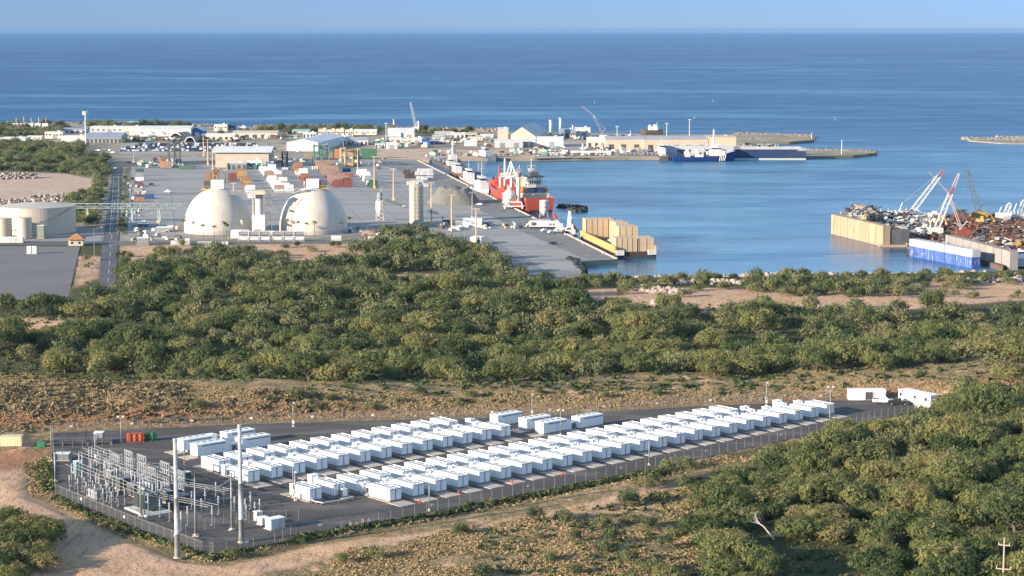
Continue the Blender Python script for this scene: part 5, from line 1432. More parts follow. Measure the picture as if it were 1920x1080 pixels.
# tan container barge at the end of the pier
c, L, rz = between((1092, 455), (1188, 497)); 
bx = T('container_barge', 'barge loaded with high tan box walls moored at the end of the pier', 'barge', (c.x + 12 * 1.0, c.y, 0), QR)
Wb = 20.5
n_ = P(1192, 484, 0); f_ = P(1157, 483, 0); k_ = P(1093, 451, 0); Lb = (f_ - k_).length
bc = n_ - Vector((qd.x, qd.y, 0)) * (Lb / 2); bx.location = (bc.x, bc.y, 0)
mb = MB(); mb.box(0, 0, -1, Lb, Wb, 4.0); mb.build('hull', mat('barge_dark', (.03, .03, .032), .7, (.07, .05, .04), .2), bx)
mb = MB()
for s_ in (-1, 1): mb.box(0, s_ * (Wb / 2 - .2), 2.6, Lb, .7, 3.2)
mb.build('yellow_rail', mat('barge_yellow', (.60, .36, .12), .6, (.45, .26, .1), .3), bx)
tanw = mat('tan_panel', (.50, .385, .25), .6, (.45, .34, .22), .15, stretch=(1, 1, .4))
ribm = mat('tan_rib', (.43, .32, .205), .6)
def boxwall(x0, x1, y0, y1, z0, z1):
    mb = MB(); mb.box((x0 + x1) / 2, (y0 + y1) / 2, z0, x1 - x0, y1 - y0, z1 - z0); o = mb.build('box_stack', tanw, bx)
    mb = MB(); n = max(2, int((x1 - x0) / 2.5))
    for zz in (z0 + (z1 - z0) * .5,): mb.box((x0 + x1) / 2, (y0 + y1) / 2, zz, x1 - x0 + .15, y1 - y0 + .15, .25)
    for k in range(n + 1):
        x = x0 + (x1 - x0) * k / n
        for y in (y0 - .08, y1 + .08): mb.box(x, y, z0, .18, .18, z1 - z0)
    n = max(2, int((y1 - y0) / 2.5))
    for k in range(n + 1):
        y = y0 + (y1 - y0) * k / n
        for x in (x0 - .08, x1 + .08): mb.box(x, y, z0, .18, .18, z1 - z0)
    mb.build('rib', ribm, o)
# local x runs down the quay towards the camera
boxwall(-Lb / 2 + 1, -Lb / 2 + 9, -Wb / 2 + 1, Wb / 2 - 5, 3, 12.5)
boxwall(-Lb / 2 + 10, -Lb / 2 + 26, 3, Wb / 2 - 1.2, 3, 12.0)
boxwall(Lb / 2 - 26, Lb / 2 - 14, -5, Wb / 2 - 6, 3, 14.0)
boxwall(Lb / 2 - 12, Lb / 2 - 2, -Wb / 2 + 1.0, 1.0, 3, 9.6)
boxwall(Lb / 2 - 12, Lb / 2 - 2, 2.0, Wb / 2 - 1, 3, 9.6)
hp_ = pile(1130, 470, 44, 14, 16, mat('scrap_grey', (.22, .22, .23), .9, (.35, .34, .33), .6, bump=.4, bscale=1), 'grey scrap heap in the hold of the tan box barge', 'scrap_heap', seed=6)
hp_.location = (bx.location.x + qd.x * 4, bx.location.y + qd.y * 4, 2.9); hp_.rotation_euler = (0, 0, QR + R(90))
for k, y in enumerate((-8, 8)):
    mb = MB(); mb.box(Lb / 2 + .3, y, 1.6, 1.6, 4, 2.4); mb.build('bow_block', white, bx)
# pier end piles and fenders
c = P(1128, 489, 0); r = T('pier_piles', 'row of concrete piles and fenders under the end of the pier', 'pier', (c.x, c.y, 0))
for k in range(11):
    a_ = P(1102 + 5.4 * k, 491 - k * .42, 0); mb = MB(); mb.box(a_.x - c.x, a_.y - c.y + .8, -1, .9, .7, 3.3); mb.build('pile', mat('pile_concrete', (.45, .38, .32), .9, (.3, .25, .2), .4), r)
for k in range(16):
    pos = P(784, 301, ZP).lerp(P(1156, 485.6, ZP), (k + .5) / 16); r = T('bollard', 'small white mooring bollard on the quay kerb, %s from the near end' % ordn(16 - k), 'bollard', (pos.x - qp.x * 1.6, pos.y - qp.y * 1.6, ZP), 0, 'mooring bollards')
    mb = MB(); mb.lathe([(.35, 0), (.3, .7), (.5, .8), (.45, 1.05)], n=8); mb.build('post', white, r)
# blue and white box on apron
c = P(878, 458, ZP); m_ = mpp(c); r = T('site_cabin', 'white and blue box cabin on the apron beside the tall tan mast', 'cabin', tuple(c), R(-14))
mb = MB(); mb.box(4, 3, 0, 21 * m_, 7, 13 * m_); mb.build('body', white, r)
mb = MB(); mb.box(4 + 21 * m_ * .22, 3 - 3.55, 2 * m_, 9 * m_, .1, 7 * m_); mb.build('blue_panel', blue, r)
mb = MB(); mb.box(4, 3, 13 * m_, 22 * m_, 7.3, .25); mb.build('roof', roof_w, r)
boxthing(886, 425, ZP, 32 * .33, 6, 13 * .33, R(-4), 'long white shed with a ribbed front on the apron near the ship', 'shed', 'small_shed', cont_w)
for k, (a, b, w_, mm) in enumerate([(860, 423, 12, galv), (875, 424, 13, white), (905, 424, 14, galv), (918, 423, 12, white), (836, 420, 14, dark)]):
    boxthing(a, b, ZP, w_ * .3, 2.4, 2.3, 0, '%s container office in the row before the long white shed, %s from the left' % ({'galvanised_steel': 'grey', 'white_paint': 'white', 'dark_steel': 'dark'}[mm.name], ordn([836, 860, 875, 905, 918].index(a) + 1)), 'container', 'site_office', mm)

def straddle(px, pyb, pyt, wpx, label, mm, load=None):
    c = P(px, pyb, ZP); m_ = mpp(c); h = (pyb - pyt) * m_; w_ = wpx * m_; r = T('straddle_carrier', label, 'container carrier', tuple(c))
    for s_ in (-1, 1):
        mb = MB()
        for y in (-3.2, 3.2): mb.tube((s_ * w_ / 2, y, 1), (s_ * w_ / 2, y, h), .42, n=5)
        mb.box(s_ * w_ / 2, 0, .8, .9, 8, .9); mb.box(s_ * w_ / 2, 0, h, .7, 7.4, .7); mb.build('side_frame', mm, r)
        for y in (-3, 0, 3):
            mb = MB(); mb.tube((s_ * w_ / 2 - .4, y, .7), (s_ * w_ / 2 + .4, y, .7), .7, n=10); mb.build('wheel', black, r)
    mb = MB()
    for y in (-3.2, 3.2): mb.box(0, y, h - .6, w_, .6, .7)
    mb.box(0, 0, h * .6, w_ * .7, 2.2, .6); mb.build('crossbeam', mm, r)
    mb = MB(); mb.box(w_ * .3, -3.6, h - 2.2, 2.0, 1.6, 1.8); mb.build('cab', dark, r)
for k, (a, b, t_, w_, mm, lab) in enumerate([(322, 306, 262, 11, dark, 'dark container carrier at the left rear of the container yard, left of a pair'), (333, 306, 263, 9, dark, 'dark container carrier at the left rear, right of a pair'), (596, 311, 273, 14, green, 'green container carrier left of the orange stack in the rear yard'), (610, 309, 270, 12, gsteel, 'grey container carrier beside the green carrier'),
        (655, 313, 280, 14, wornyel, 'yellow container carrier right of the grey light mast'), (668, 311, 284, 9, green, 'dark green container carrier before the big green block'), (643, 311, 278, 8, tanp, 'tan container carrier next to the yellow one'), (306, 314, 296, 8, mat('worn_orange', (.36, .15, .05), .7), 'small orange container carrier at the left rear yard'), (534, 312, 285, 9, dark, 'dark tall forklift frame right of the large port shed'), (404, 343, 320, 8, mat('worn_orange', (.36, .15, .05), .7, (.25, .1, .04), .5), 'orange container carrier behind the left dome')]):
    straddle(a, b, t_, w_, lab, mm)
c = P(399, 342, ZP); m_ = mpp(c); r = T('blue_hopper', 'bright blue slim hopper tower behind the left dome', 'hopper', tuple(c))
mb = MB(); mb.tube((0, 0, 0), (.8, 0, 18 * m_), 1.5 * m_, 2 * m_, n=8); mb.build('leg', blue, r)
mb = MB(); mb.box(.8, 0, 18 * m_, 8 * m_, 4, 4 * m_); mb.box(.8, 0, 22 * m_, 4 * m_, 2, 2 * m_); mb.build('head', blue, r)
# ---------------------------------------------------------------- far buildings
def building(x0, x1, pyb, pyt, dep, label, wall, roof, kind='gable', rise=None, rz=0.0, axis='x', cat='building', name='warehouse', doors=1, windows=0, doorm=None, z=2.45, over=.4):
    c = P((x0 + x1) / 2, pyb, z); m_ = mpp(c); W_ = (x1 - x0) * m_; H_ = (pyb - pyt) * m_
    r = T(name, label, cat, tuple(c), rz)
    ri = rise if rise is not None else (0 if kind == 'flat' else min(H_ * .3, 3))
    h = H_ - ri
    if kind == 'gable':
        mb = MB(); mb.gable(W_, dep, 0, h, ri, over, axis=axis, cy=dep / 2)
        # split wall and roof into their own meshes
        wb, rb = MB(), MB(); 
        for f, mi in zip(mb.f, mb.m):
            (wb if mi == 0 else rb).add([mb.v[i] for i in f], [tuple(range(len(f)))])
        w_ = wb.build('wall', wall, r); rb.build('roof', roof, r)
    else:
        mb = MB(); mb.box(0, dep / 2, 0, W_, dep, h); w_ = mb.build('wall', wall, r)
        mb = MB(); mb.box(0, dep / 2, h, W_ + .5, dep + .5, .35); mb.box(W_ * .2, dep * .6, h + .35, 2.5, 2, 1.1); mb.build('roof', roof, r)
    g = random.Random(int(x0 * 7 + pyb))
    for k in range(doors):
        xx = (k + .5) / doors * W_ - W_ / 2 + g.uniform(-.1, .1) * W_ / doors; dh = min(h * .7, 4.5)
        mb = MB(); mb.box(xx, -.06, 0, min(4.5, W_ / doors * .5), .14, dh); mb.build('door', doorm or gsteel, w_)
    for k in range(windows):
        xx = (k + .5) / windows * W_ - W_ / 2
        mb = MB(); mb.box(xx, -.05, h * .5, min(1.8, W_ / windows * .5), .12, min(1.4, h * .25)); mb.build('window', glass, w_)
    return r
wcream = mat('wall_cream', (.66, .58, .46), .7, (.58, .50, .40), .1)
wtan = mat('wall_tan', (.50, .41, .32), .8, (.44, .36, .28), .1)
wpink = mat('wall_pink', (.58, .46, .37), .8, (.52, .41, .33), .06)
groof = mat('grey_roof', (.36, .37, .39), .5, (.29, .30, .32), .1, stretch=(1, .3, 1))
wroof = mat('weathered_white_roof', (.70, .69, .66), .6, (.55, .53, .5), .1)
groofg = mat('green_roof', (.28, .45, .38), .6, (.22, .37, .31), .1)
wgrey = mat('wall_grey', (.46, .47, .48), .6, (.40, .41, .42), .1)
B_ = building
B_(0, 48, 266, 259, 22, 'low long white roofed building at the far left behind the trees', white, wroof, 'flat', doors=2)
B_(50, 78, 262, 255, 12, 'small cream building left of the cream yard house', wcream, wroof, 'gable', windows=3)
B_(84, 117, 260, 248, 14, 'cream two storey yard house at the far left', wcream, white_roof, 'flat', windows=5)
B_(119, 162, 249, 240, 14, 'open grey roofed shelter behind the cream yard house', wgrey, blueroof, 'gable', doors=4, doorm=dark)
B_(115, 160, 266, 256, 26, 'long white end hall joined to the blue grey roofed hall', white, wroof, 'flat', doors=0)
B_(161, 228, 268, 250, 30, 'blue grey roofed hall with a row of dark bays', gsteel, blueroof, 'gable', rise=3.5, doors=9, doorm=dark)
B_(169, 230, 252, 238, 20, 'pale walled hall behind the blue grey roofed hall', wgrey, wroof, 'flat', windows=6)
B_(196, 262, 240, 229, 34, 'broad white curved roof hall near the shoreline trees', white, white_roof, 'gable', rise=3, doors=0)
B_(228, 264, 254, 238, 20, 'tan fronted block at the left end of the long white hall', wcream, white_roof, 'flat', doors=2)
B_(263, 358, 256, 237, 26, 'very long bright white hall with an almost windowless front', white, white_roof, 'gable', rise=2, doors=2)
B_(357, 381, 255, 238, 24, 'blue gabled end of the long white hall', blue, white_roof, 'gable', rise=4, axis='y', doors=1, doorm=white)
B_(401, 426, 246, 234, 10, 'small cream two storey house near the sea', wcream, white_roof, 'flat', windows=4, name='house', cat='house')
B_(426, 442, 245, 229, 10, 'dark blue gabled boathouse against the sea', mat('boathouse_blue', (.06, .12, .22), .6, (.05, .1, .18), .5), mat('boathouse_roof', (.07, .12, .2), .6, (.06, .1, .17), .5), 'gable', axis='y', rise=5, doors=1, name='house', cat='house')
B_(442, 461, 245, 238, 10, 'low white shed right of the blue boathouse', white, wroof, 'flat', doors=1)
B_(385, 440, 262, 251, 18, 'long cream roofed sheds left of the large white warehouse, near one', wcream, wroof, 'gable', doors=5, doorm=dark)
B_(436, 520, 258, 246, 22, 'long cream roofed sheds behind the tyre yard, far one', wcream, mat('tan_roof', (.55, .46, .36), .7, (.46, .38, .3), .1), 'gable', doors=5, doorm=dark)
B_(404, 504, 314, 277, 34, 'large open fronted port shed with a white roof and tan walls', wtan, white_roof, 'gable', rise=3.2, doors=1, doorm=mat('brown_door', (.22, .09, .07), .7), over=2.5)
B_(462, 492, 317, 301, 5, 'white and green office annex before the large port shed', white, white_roof, 'flat', windows=3, doors=2, doorm=green)
B_(425, 462, 318, 306, 4, 'row of white vehicles bays before the large port shed', galv, white_roof, 'flat', doors=4, doorm=dark)
# big white warehouse seen at an angle
c = P(540, 283, 2.45); m_ = mpp(c); r = T('warehouse', 'large white warehouse with a pale grey end wall turned to the port', 'building', tuple(c), R(-8))
mb = MB(); mb.gable(60 * m_, 105, 0, 16 * m_, 6 * m_, .5, axis='y', cx=28 * m_, cy=52)
wb, rb = MB(), MB()
for f, mi in zip(mb.f, mb.m): (wb if mi == 0 else rb).add([mb.v[i] for i in f], [tuple(range(len(f)))])
wl_ = wb.build('wall', mat('warehouse_wall', (.62, .63, .65), .6, (.56, .57, .58), .05), r); rb.build('roof', white_roof, r)
mb = MB(); mb.box(42 * m_, -.1, .5, 11 * m_, .2, 1.4); mb.build('vent', dark, wl_)
B_(548, 580, 251, 243, 22, 'hall with a flat sea green roof near the shore trees', wgrey, groofg, 'gable', doors=2)
B_(568, 593, 258, 249, 10, 'white open frame building right of the sea green roof', white, white_roof, 'flat', doors=4, doorm=dark)
for k, (a, b) in enumerate([(597, 612), (613, 629), (630, 645), (647, 662)]):
    B_(a, b, 256, 243 + k % 2, 12, 'cream block house, %s from the left in the row of four before the shore trees' % ordn(k + 1), wcream, wcream, 'flat', windows=3)
B_(663, 706, 253, 243, 14, 'long cream hall right of the four block houses', wcream, wroof, 'gable', windows=4)
B_(625, 690, 272, 259, 26, 'open sided grey roofed market shed behind the containers', white, groof, 'gable', doors=8, doorm=dark)
B_(727, 776, 256, 241, 26, 'white hall with blue end wall beneath the tall stack', white, wroof, 'gable', doors=1, doorm=blue)
B_(757, 777, 258, 250, 8, 'low cream shed at the foot of the white and blue hall', wcream, wroof, 'flat', doors=1)
B_(730, 752, 268, 258, 12, 'pinkish workshop with two dark doors in the middle works yard', wpink, wroof, 'gable', doors=2, doorm=rust)
B_(752, 770, 270, 261, 12, 'cream workshop beside the pinkish workshop', wcream, white_roof, 'flat', windows=3)
B_(771, 792, 272, 259, 14, 'tall white block in the middle works yard', white, white_roof, 'flat', doors=1)
B_(791, 806, 276, 262, 10, 'blue walled workshop with a white round sign', blue, navy, 'flat', doors=1, doorm=white)
B_(724, 745, 279, 268, 8, 'white box shed at the left front of the works yard', white, white_roof, 'flat', doors=1)
B_(703, 722, 278, 269, 9, 'pale green roofed open shed at the left end of the works yard', wgrey, groofg, 'flat', doors=3, doorm=dark)
B_(806, 838, 270, 265, 8, 'long low white canopy right of the blue workshop', galv, white_roof, 'flat', doors=4, doorm=dark)
B_(815, 850, 254, 247, 18, 'pink roofed low hall before the dark shore trees', wgrey, mat('pinkish_roof', (.55, .45, .40), .7, (.5, .4, .36), .1), 'gable', doors=3)
B_(845, 872, 258, 249, 16, 'white roofed hall with open front, left of two', white, white_roof, 'gable', doors=3, doorm=dark)
B_(868, 894, 256, 249, 16, 'tan roofed hall with open front, right of two', wcream, wtan, 'gable', doors=2, doorm=dark)
B_(811, 834, 261, 254, 12, 'low green grey office among the far sheds', wgrey, groofg, 'flat', windows=4)
B_(877, 905, 263, 257, 12, 'low tan roofed store before the tan roofed hall', wcream, wtan, 'flat', windows=4)
B_(901, 925, 258, 252, 12, 'small white roofed store left of the big pink hangar', white, wroof, 'gable', doors=1)
B_(870, 894, 274, 264, 8, 'white panelled block standing alone on the bare strip', white, white_roof, 'flat', doors=0)
# big pink hangar
B_(933, 953, 264, 243, 40, 'lean-to wing at the left side of the big pink hangar', wpink, white_roof, 'flat', doors=0)
B_(951, 1005, 264, 238, 110, 'big pink hangar with a gabled front and long grey roof', wpink, groof, 'gable', rise=9.5, axis='y', rz=R(-7), doors=0)
B_(927, 980, 277, 263, 12, 'long pale grey box hall in front of the big pink hangar', wgrey, white_roof, 'flat', doors=2, doorm=galv)
B_(981, 1004, 275, 263, 12, 'small white annex between the grey box hall and the white hall', white, white_roof, 'flat', doors=2, doorm=gsteel)
B_(1006, 1056, 275, 258, 20, 'white flat roofed hall right of the pink hangar', white, white_roof, 'flat', doors=1, rz=R(-3))
B_(1049, 1079, 258, 243, 14, 'blue grey plant house between the two stacks and the white plant', blueroof, wgrey, 'flat', doors=3, doorm=dark)
B_(1078, 1107, 256, 240, 14, 'white plant building by the sea right of the stacks', white, white_roof, 'flat', windows=2, doors=1)
B_(1101, 1136, 277, 258, 16, 'cream hall with stepped white front at the left end of the long tan warehouse', wcream, white_roof, 'gable', doors=3, doorm=dark)
B_(1135, 1206, 280, 257, 30, 'long tan warehouse with grey roof, left section', wtan, groof, 'gable', rise=2, doors=3, doorm=dark)
B_(1206.4, 1328, 281, 257, 32, 'long tan warehouse with grey roof, middle section', wtan, groof, 'gable', rise=2, doors=5, doorm=dark)
B_(1329, 1380, 281, 257.5, 30, 'tan block with a small white balcony at the right end of the long warehouse', mat('wall_tan2', (.54, .43, .31), .8, (.48, .38, .27), .1), wtan, 'flat', doors=1, doorm=white)
# arched shelters
for k, (a, b, pb, pt, lab) in enumerate([(317, 342, 262, 250, 'dark arched shelter before the long white hall, left one'), (346, 366, 267, 252, 'pale rimmed arched shelter before the long white hall, right one')]):
    c = P((a + b) / 2, pb, 2.45); m_ = mpp(c); Rr = (b - a) / 2 * m_; r = T('arched_shelter', lab, 'shelter', tuple(c), R(-12))
    for nm, r0, r1, mm, y0, y1 in (('shell', Rr, Rr * .93, mat('shelter_tan', (.36, .30, .26), .8, (.3, .25, .22), .2), .3, 28), ('rim', Rr * 1.03, Rr * .9, white, 0, .6)):
        vs = []; n = 14
        for y in (y0, y1):
            for rr_ in (r0, r1):
                for i in range(n + 1):
                    a_ = math.pi * i / n; vs.append((rr_ * math.cos(a_), y, rr_ * 1.05 * math.sin(a_)))
        N_ = n + 1; fs = []
        for i in range(n): fs += [(i, i + 1, 2 * N_ + i + 1, 2 * N_ + i), (N_ + i + 1, N_ + i, 3 * N_ + i, 3 * N_ + i + 1), (i + 1, i, N_ + i, N_ + i + 1), (2 * N_ + i, 2 * N_ + i + 1, 3 * N_ + i + 1, 3 * N_ + i)]
        mb = MB(); mb.add(vs, fs); mb.build(nm, mm, r)
c = P(278, 258, 2.45); m_ = mpp(c); r = T('tent_shelter', 'wide white tensile tent roof before the long white hall', 'tent', tuple(c))
mb = MB()
for k in range(3):
    x = (-21 + 21 * k) * m_; s_ = 11 * m_; mb.add([(x - s_, 0, 3), (x + s_, 0, 3), (x + s_, 14, 3), (x - s_, 14, 3), (x, 7, 7)], [(0, 1, 4), (1, 2, 4), (2, 3, 4), (3, 0, 4)])
mb.build('canopy', white_roof, r)
mb = MB()
for k in range(7): mb.tube(((-31 + 10.5 * k) * m_, .3, 0), ((-31 + 10.5 * k) * m_, .3, 3.2), .2, n=5)
mb.build('pole', galv, r)
# white bullet tanks
for k in range(5):
    c = P(28 + 14 * k, 241, 2.45); m_ = mpp(c); r = T('gas_tank', 'white horizontal gas tank by the shore at the far left, %s from the left' % ordn(k + 1), 'tank', tuple(c), 0, 'white gas tanks')
    mb = MB(); mb.tube((-5.5 * m_, 3, 3.4), (5.5 * m_, 3, 3.4), 2.4, n=14); mb.build('vessel', white, r, smooth=False)
    mb = MB(); mb.box(-4 * m_, 3, 0, .8, 2.5, 2); mb.box(4 * m_, 3, 0, .8, 2.5, 2); mb.build('saddle', concrete, r)
    mb = MB(); mb.tube((1, 3, 5.5), (1, 3, 11.5 + k % 2), .25, n=5); mb.build('vent_pipe', white, r)
# stacks and masts
for a, b, t_, rr_, mm, lab in [(738.6, 243, 224, 1.0, cream, 'cream chimney stack above the white and blue hall'), (785, 250, 227, 1.1, white, 'short white tower beside the far lattice crane'), (1032.5, 259, 225, 1.7, white, 'thick white chimney stack, left of two'), (1050.6, 248, 221, 1.5, white, 'thick white chimney stack, right of two'),
                              (1074, 248, 235, .8, white, 'slim white vent stack on the plant by the sea')]:
    c = P(a, b, 2.45); h = (b - t_) * mpp(c); r = T('chimney_stack', lab, 'chimney', tuple(c))
    mb = MB(); mb.tube((0, 0, 0), (0, 0, h), rr_, rr_ * .85, n=14); mb.build('shaft', mm, r, smooth=True)
    mb = MB(); mb.lathe([(rr_ * 1.2, h - .8), (rr_ * 1.2, h)], n=14); mb.build('rim', mm, r)
for a, b, t_, lab in [(1250, 262, 232, 'forked white light mast above the long tan warehouse'), (1292.5, 262, 225, 'tall white light mast behind the long tan warehouse'), (1157, 262, 238, 'short white mast near the far crane'), (724, 262, 232, 'thin grey mast above the middle works yard'), (1522, 259, 250, 'small white beacon at the tip of the far breakwater'), (1578, 289, 264, 'thin pale mast on the low rock spit'), (1130, 290, 270, 'thin mast behind the white house barge'), (1182, 256, 246, 'short white mast behind the long tan warehouse, left end')]:
    c = P(a, b, 2.45); h = (b - t_) * mpp(c); r = T('light_mast', lab, 'mast', tuple(c))
    mb = MB(); mb.tube((0, 0, 0), (0, 0, h), .42, .25, n=6); mb.build('shaft', white, r)
    mb = MB(); mb.box(0, 0, h, 3.2 if h > 12 else .8, .5, .6); mb.build('lamp', white, r)
c = P(161.5, 279, 2.45); h = 70 * mpp(c); r = T('antenna_mast', 'very tall white mast with floodlight panels at the far left', 'mast', tuple(c))
mb = MB(); mb.tube((0, 0, 0), (0, 0, h), .8, .45, n=10); mb.build('shaft', white, r)
for x, y in ((-1.8, 0), (1.8, 0), (0, -1)):
    mb = MB(); mb.box(x, y, h - 3.2, 1.7, .8, 3.4); mb.build('panel', white, r)
mb = MB(); mb.box(0, 0, h - .3, 4.5, 1.5, .3); mb.box(1, 0, h - 6.5, 1.4, 1, .8); mb.build('platform', galv, r)
# lattice boom cranes
def boom_crane(base, pts, label, m1, m2=None, z=2.45, w_=2.2, body=True, cab=white, jib=None):
    c = P(*base, z); m_ = mpp(c); r = T('lattice_crane', label, 'crane', tuple(c))
    def lat(a_, b_, w0, w1, mm, nm):
        a_, b_ = Vector(a_), Vector(b_); d_ = (b_ - a_).normalized(); s_ = Vector((0, 1, 0)); u_ = d_.cross(s_); L = (b_ - a_).length; n = max(5, int(L / (w0 * 1.2))); mb = MB()
        def pt(t_, i): w_ = w0 + (w1 - w0) * t_; return a_ + d_ * (L * t_) + s_ * ((-.5, .5, .5, -.5)[i] * w_) + u_ * ((-.5, -.5, .5, .5)[i] * w_)
        for i in range(4): mb.tube(pt(0, i), pt(1, i), w0 * .06, n=4)
        for k in range(n):
            for i in range(4):
                mb.tube(pt(k / n, i), pt((k + 1) / n, (i + 1) % 4), w0 * .034, n=3); mb.tube(pt(k / n, i), pt(k / n, (i + 1) % 4), w0 * .03, n=3)
        mb.build(nm, mm, r)
    b0 = Vector(((pts[0][0] - base[0]) * m_, 0, (base[1] - pts[0][1]) * m_))
    tip = Vector(((pts[1][0] - base[0]) * m_, 0, (base[1] - pts[1][1]) * m_)); k_ = b0.lerp(tip, .86)
    lat(b0, k_, w_, w_ * .8, m1, 'boom'); lat(k_, tip, w_ * .8, w_ * .25, m2 or m1, 'boom_tip')
    if jib:
        jt = Vector(((jib[0] - base[0]) * m_, 0, (base[1] - jib[1]) * m_)); lat(tip if len(jib) < 3 else b0, jt, w_ * .6, w_ * .3, mat('pink_lattice', (.50, .34, .32), .6), 'jib')
    mb = MB(); back = b0 + Vector(((b0.x - tip.x) * .22, 0, 7)); mb.tube(back, tip, .10, n=3); mb.tube(back, b0.lerp(tip, .6), .08, n=3); mb.tube(tip, tip + Vector((0, 0, -(tip.z) * .45)), .08, n=3); mb.build('cable', gsteel, r)
    if body:
        mb = MB(); mb.box(0, 0, 1.4, 7.5, 4, 3.2); mb.box(2.8, -1.8, 1.8, 2, 1.6, 2.6); mb.build('machine_house', cab, r)
        mb = MB()
        for y in (-2.2, 2.2): mb.box(0, y, 0, 8.5, 1.1, 1.4)
        mb.build('crawler_track', dark, r)
        mb = MB(); mb.tube((-2.5, 0, 4), back, .3, n=5); mb.build('gantry', m1, r)
    return r
boom_crane((782, 246), ((780, 241), (770, 192)), 'white lattice crane standing against the sea above the middle works', white)
boom_crane((1131, 262), ((1131, 254), (1112, 216)), 'grey and white lattice crane with a pink jib right of the plant', gsteel, white, jib=(1091, 199))
# parked cars of the far lot
far_paint = {'white': (.75, .75, .75), 'dark': (.03, .03, .035), 'silver': (.4, .41, .43), 'blue': (.05, .1, .2)}
far_car = {}
def small_car(kind):
    mb = MB(); L, W = 4.6, 1.9
    prof = [(-2.3, .3), (2.3, .3), (2.3, .8), (1.2, 1.0), (.5, 1.5), (-1.5, 1.55), (-2.2, 1.0)]
    n = len(prof); vs = [(x, -W / 2, z_) for x, z_ in prof] + [(x, W / 2, z_) for x, z_ in prof]
    mb.add(vs, [tuple(range(n)), tuple(range(2 * n - 1, n - 1, -1))] + [(i, n + i, n + (i + 1) % n, (i + 1) % n) for i in range(n)], 0)
    mb.box(-.4, 0, 1.02, 1.9, W + .04, .38, mi=1)
    for x in (-1.4, 1.4): mb.box(x, 0, 0, .65, W + .06, .62, mi=1)
    return mb.build('parked_car', [mat('far_' + kind, far_paint[kind], .3, spec=.6), glass])
g = random.Random(12); k = 0; kcn = {}
sheet('car_park', [(222, 289), (228, 267.5), (500, 267.5), (520, 284), (500, 287)], 2.6, mat('car_park_grey', (.30, .29, .28), .9, (.25, .24, .23), .05, coords='w'), .2)
for row_i, (py_, x0, x1) in enumerate([(271, 262, 480), (274.2, 256, 486), (277.4, 238, 492), (280.6, 230, 470), (283.6, 228, 400)]):
    px_ = x0
    while px_ < x1:
        if g.random() < .9:
            kd = g.choice(['white', 'dark', 'silver', 'dark', 'blue', 'dark'])
            if kd not in far_car: far_car[kd] = small_car(kd); o = far_car[kd]
            else: o = far_car[kd].copy(); col.objects.link(o)
            o.location = P(px_, py_, 2.62); o.rotation_euler = (0, 0, R(90) + g.uniform(-.1, .1)); k += 1
            kc = (kd, row_i); kcn[kc] = kcn.get(kc, 0) + 1; tag(o, '%s car, %s %s one from left in car park row %s' % (kd, ordn(kcn[kc]), kd, ordn(row_i + 1).replace('first', 'one').replace('second', 'two').replace('third', 'three').replace('fourth', 'four').replace('fifth', 'five')), 'car', 'parked cars of the far car park')
        px_ += 4.6
LV = [(590, 300), (470, 316), (432, 316), (447, 317), (700, 283), (560, 285), (893, 288), (902, 288), (941, 286), (960, 285), (1007, 284), (1016, 283), (1024, 285), (206, 283), (196, 281), (184, 283), (212, 287), (300, 262), (214, 265), (1040, 268), (1222, 284), (1230, 284), (1178, 285), (240, 306), (262, 306)]
for k, (px_, py_) in enumerate(LV):
    kd = g.choice(['white', 'white', 'silver', 'dark']); o = far_car.get(kd) or small_car(kd); o = o.copy(); col.objects.link(o); o.location = P(px_, py_, 2.75); o.rotation_euler = (0, 0, g.uniform(0, 3))
    tag(o, '%s vehicle standing loose on the far side, %s one from the left' % (kd, ordn(1 + sorted(q[0] for q in LV).index(px_))), 'car', 'loose %s vehicles on the far side' % kd)
# clutter of the far works: crates, skips, boats on trailers
clut = [((840, 262, 925, 276), 26), ((705, 262, 800, 278), 26), ((235, 258, 460, 266), 46), ((600, 258, 720, 274), 30), ((1000, 276, 1230, 291), 60), ((20, 262, 160, 276), 14), ((1060, 256, 1200, 262), 26), ((250, 302, 340, 314), 24), ((500, 292, 720, 318), 34), ((240, 330, 272, 430), 34), ((930, 280, 1060, 292), 16), ((800, 284, 900, 294), 14), ((460, 250, 560, 262), 24), ((250, 425, 345, 452), 26), ((655, 428, 720, 450), 22), ((800, 418, 930, 436), 20), ((940, 418, 1000, 428), 10)]
cols_ = [white, galv, rust, dark, tanp, wcream, gsteel, wroof, white, blueroof, lgreen, concrete]
k = 0
ccn = {}
ZN = ['right of the blue workshop', 'around the white works sheds', 'before the long white hall', 'behind the market shed', 'along the far quay', 'behind the far left trees', 'by the chimney stacks', 'at the near end of the car park', 'behind the container rows', 'along the narrow verge', 'by the rubble shore', 'on the sandy strip', 'near the cream roofed sheds', 'left of the left dome', 'right of the right dome', 'under the tan masts', 'by the ship unloader']
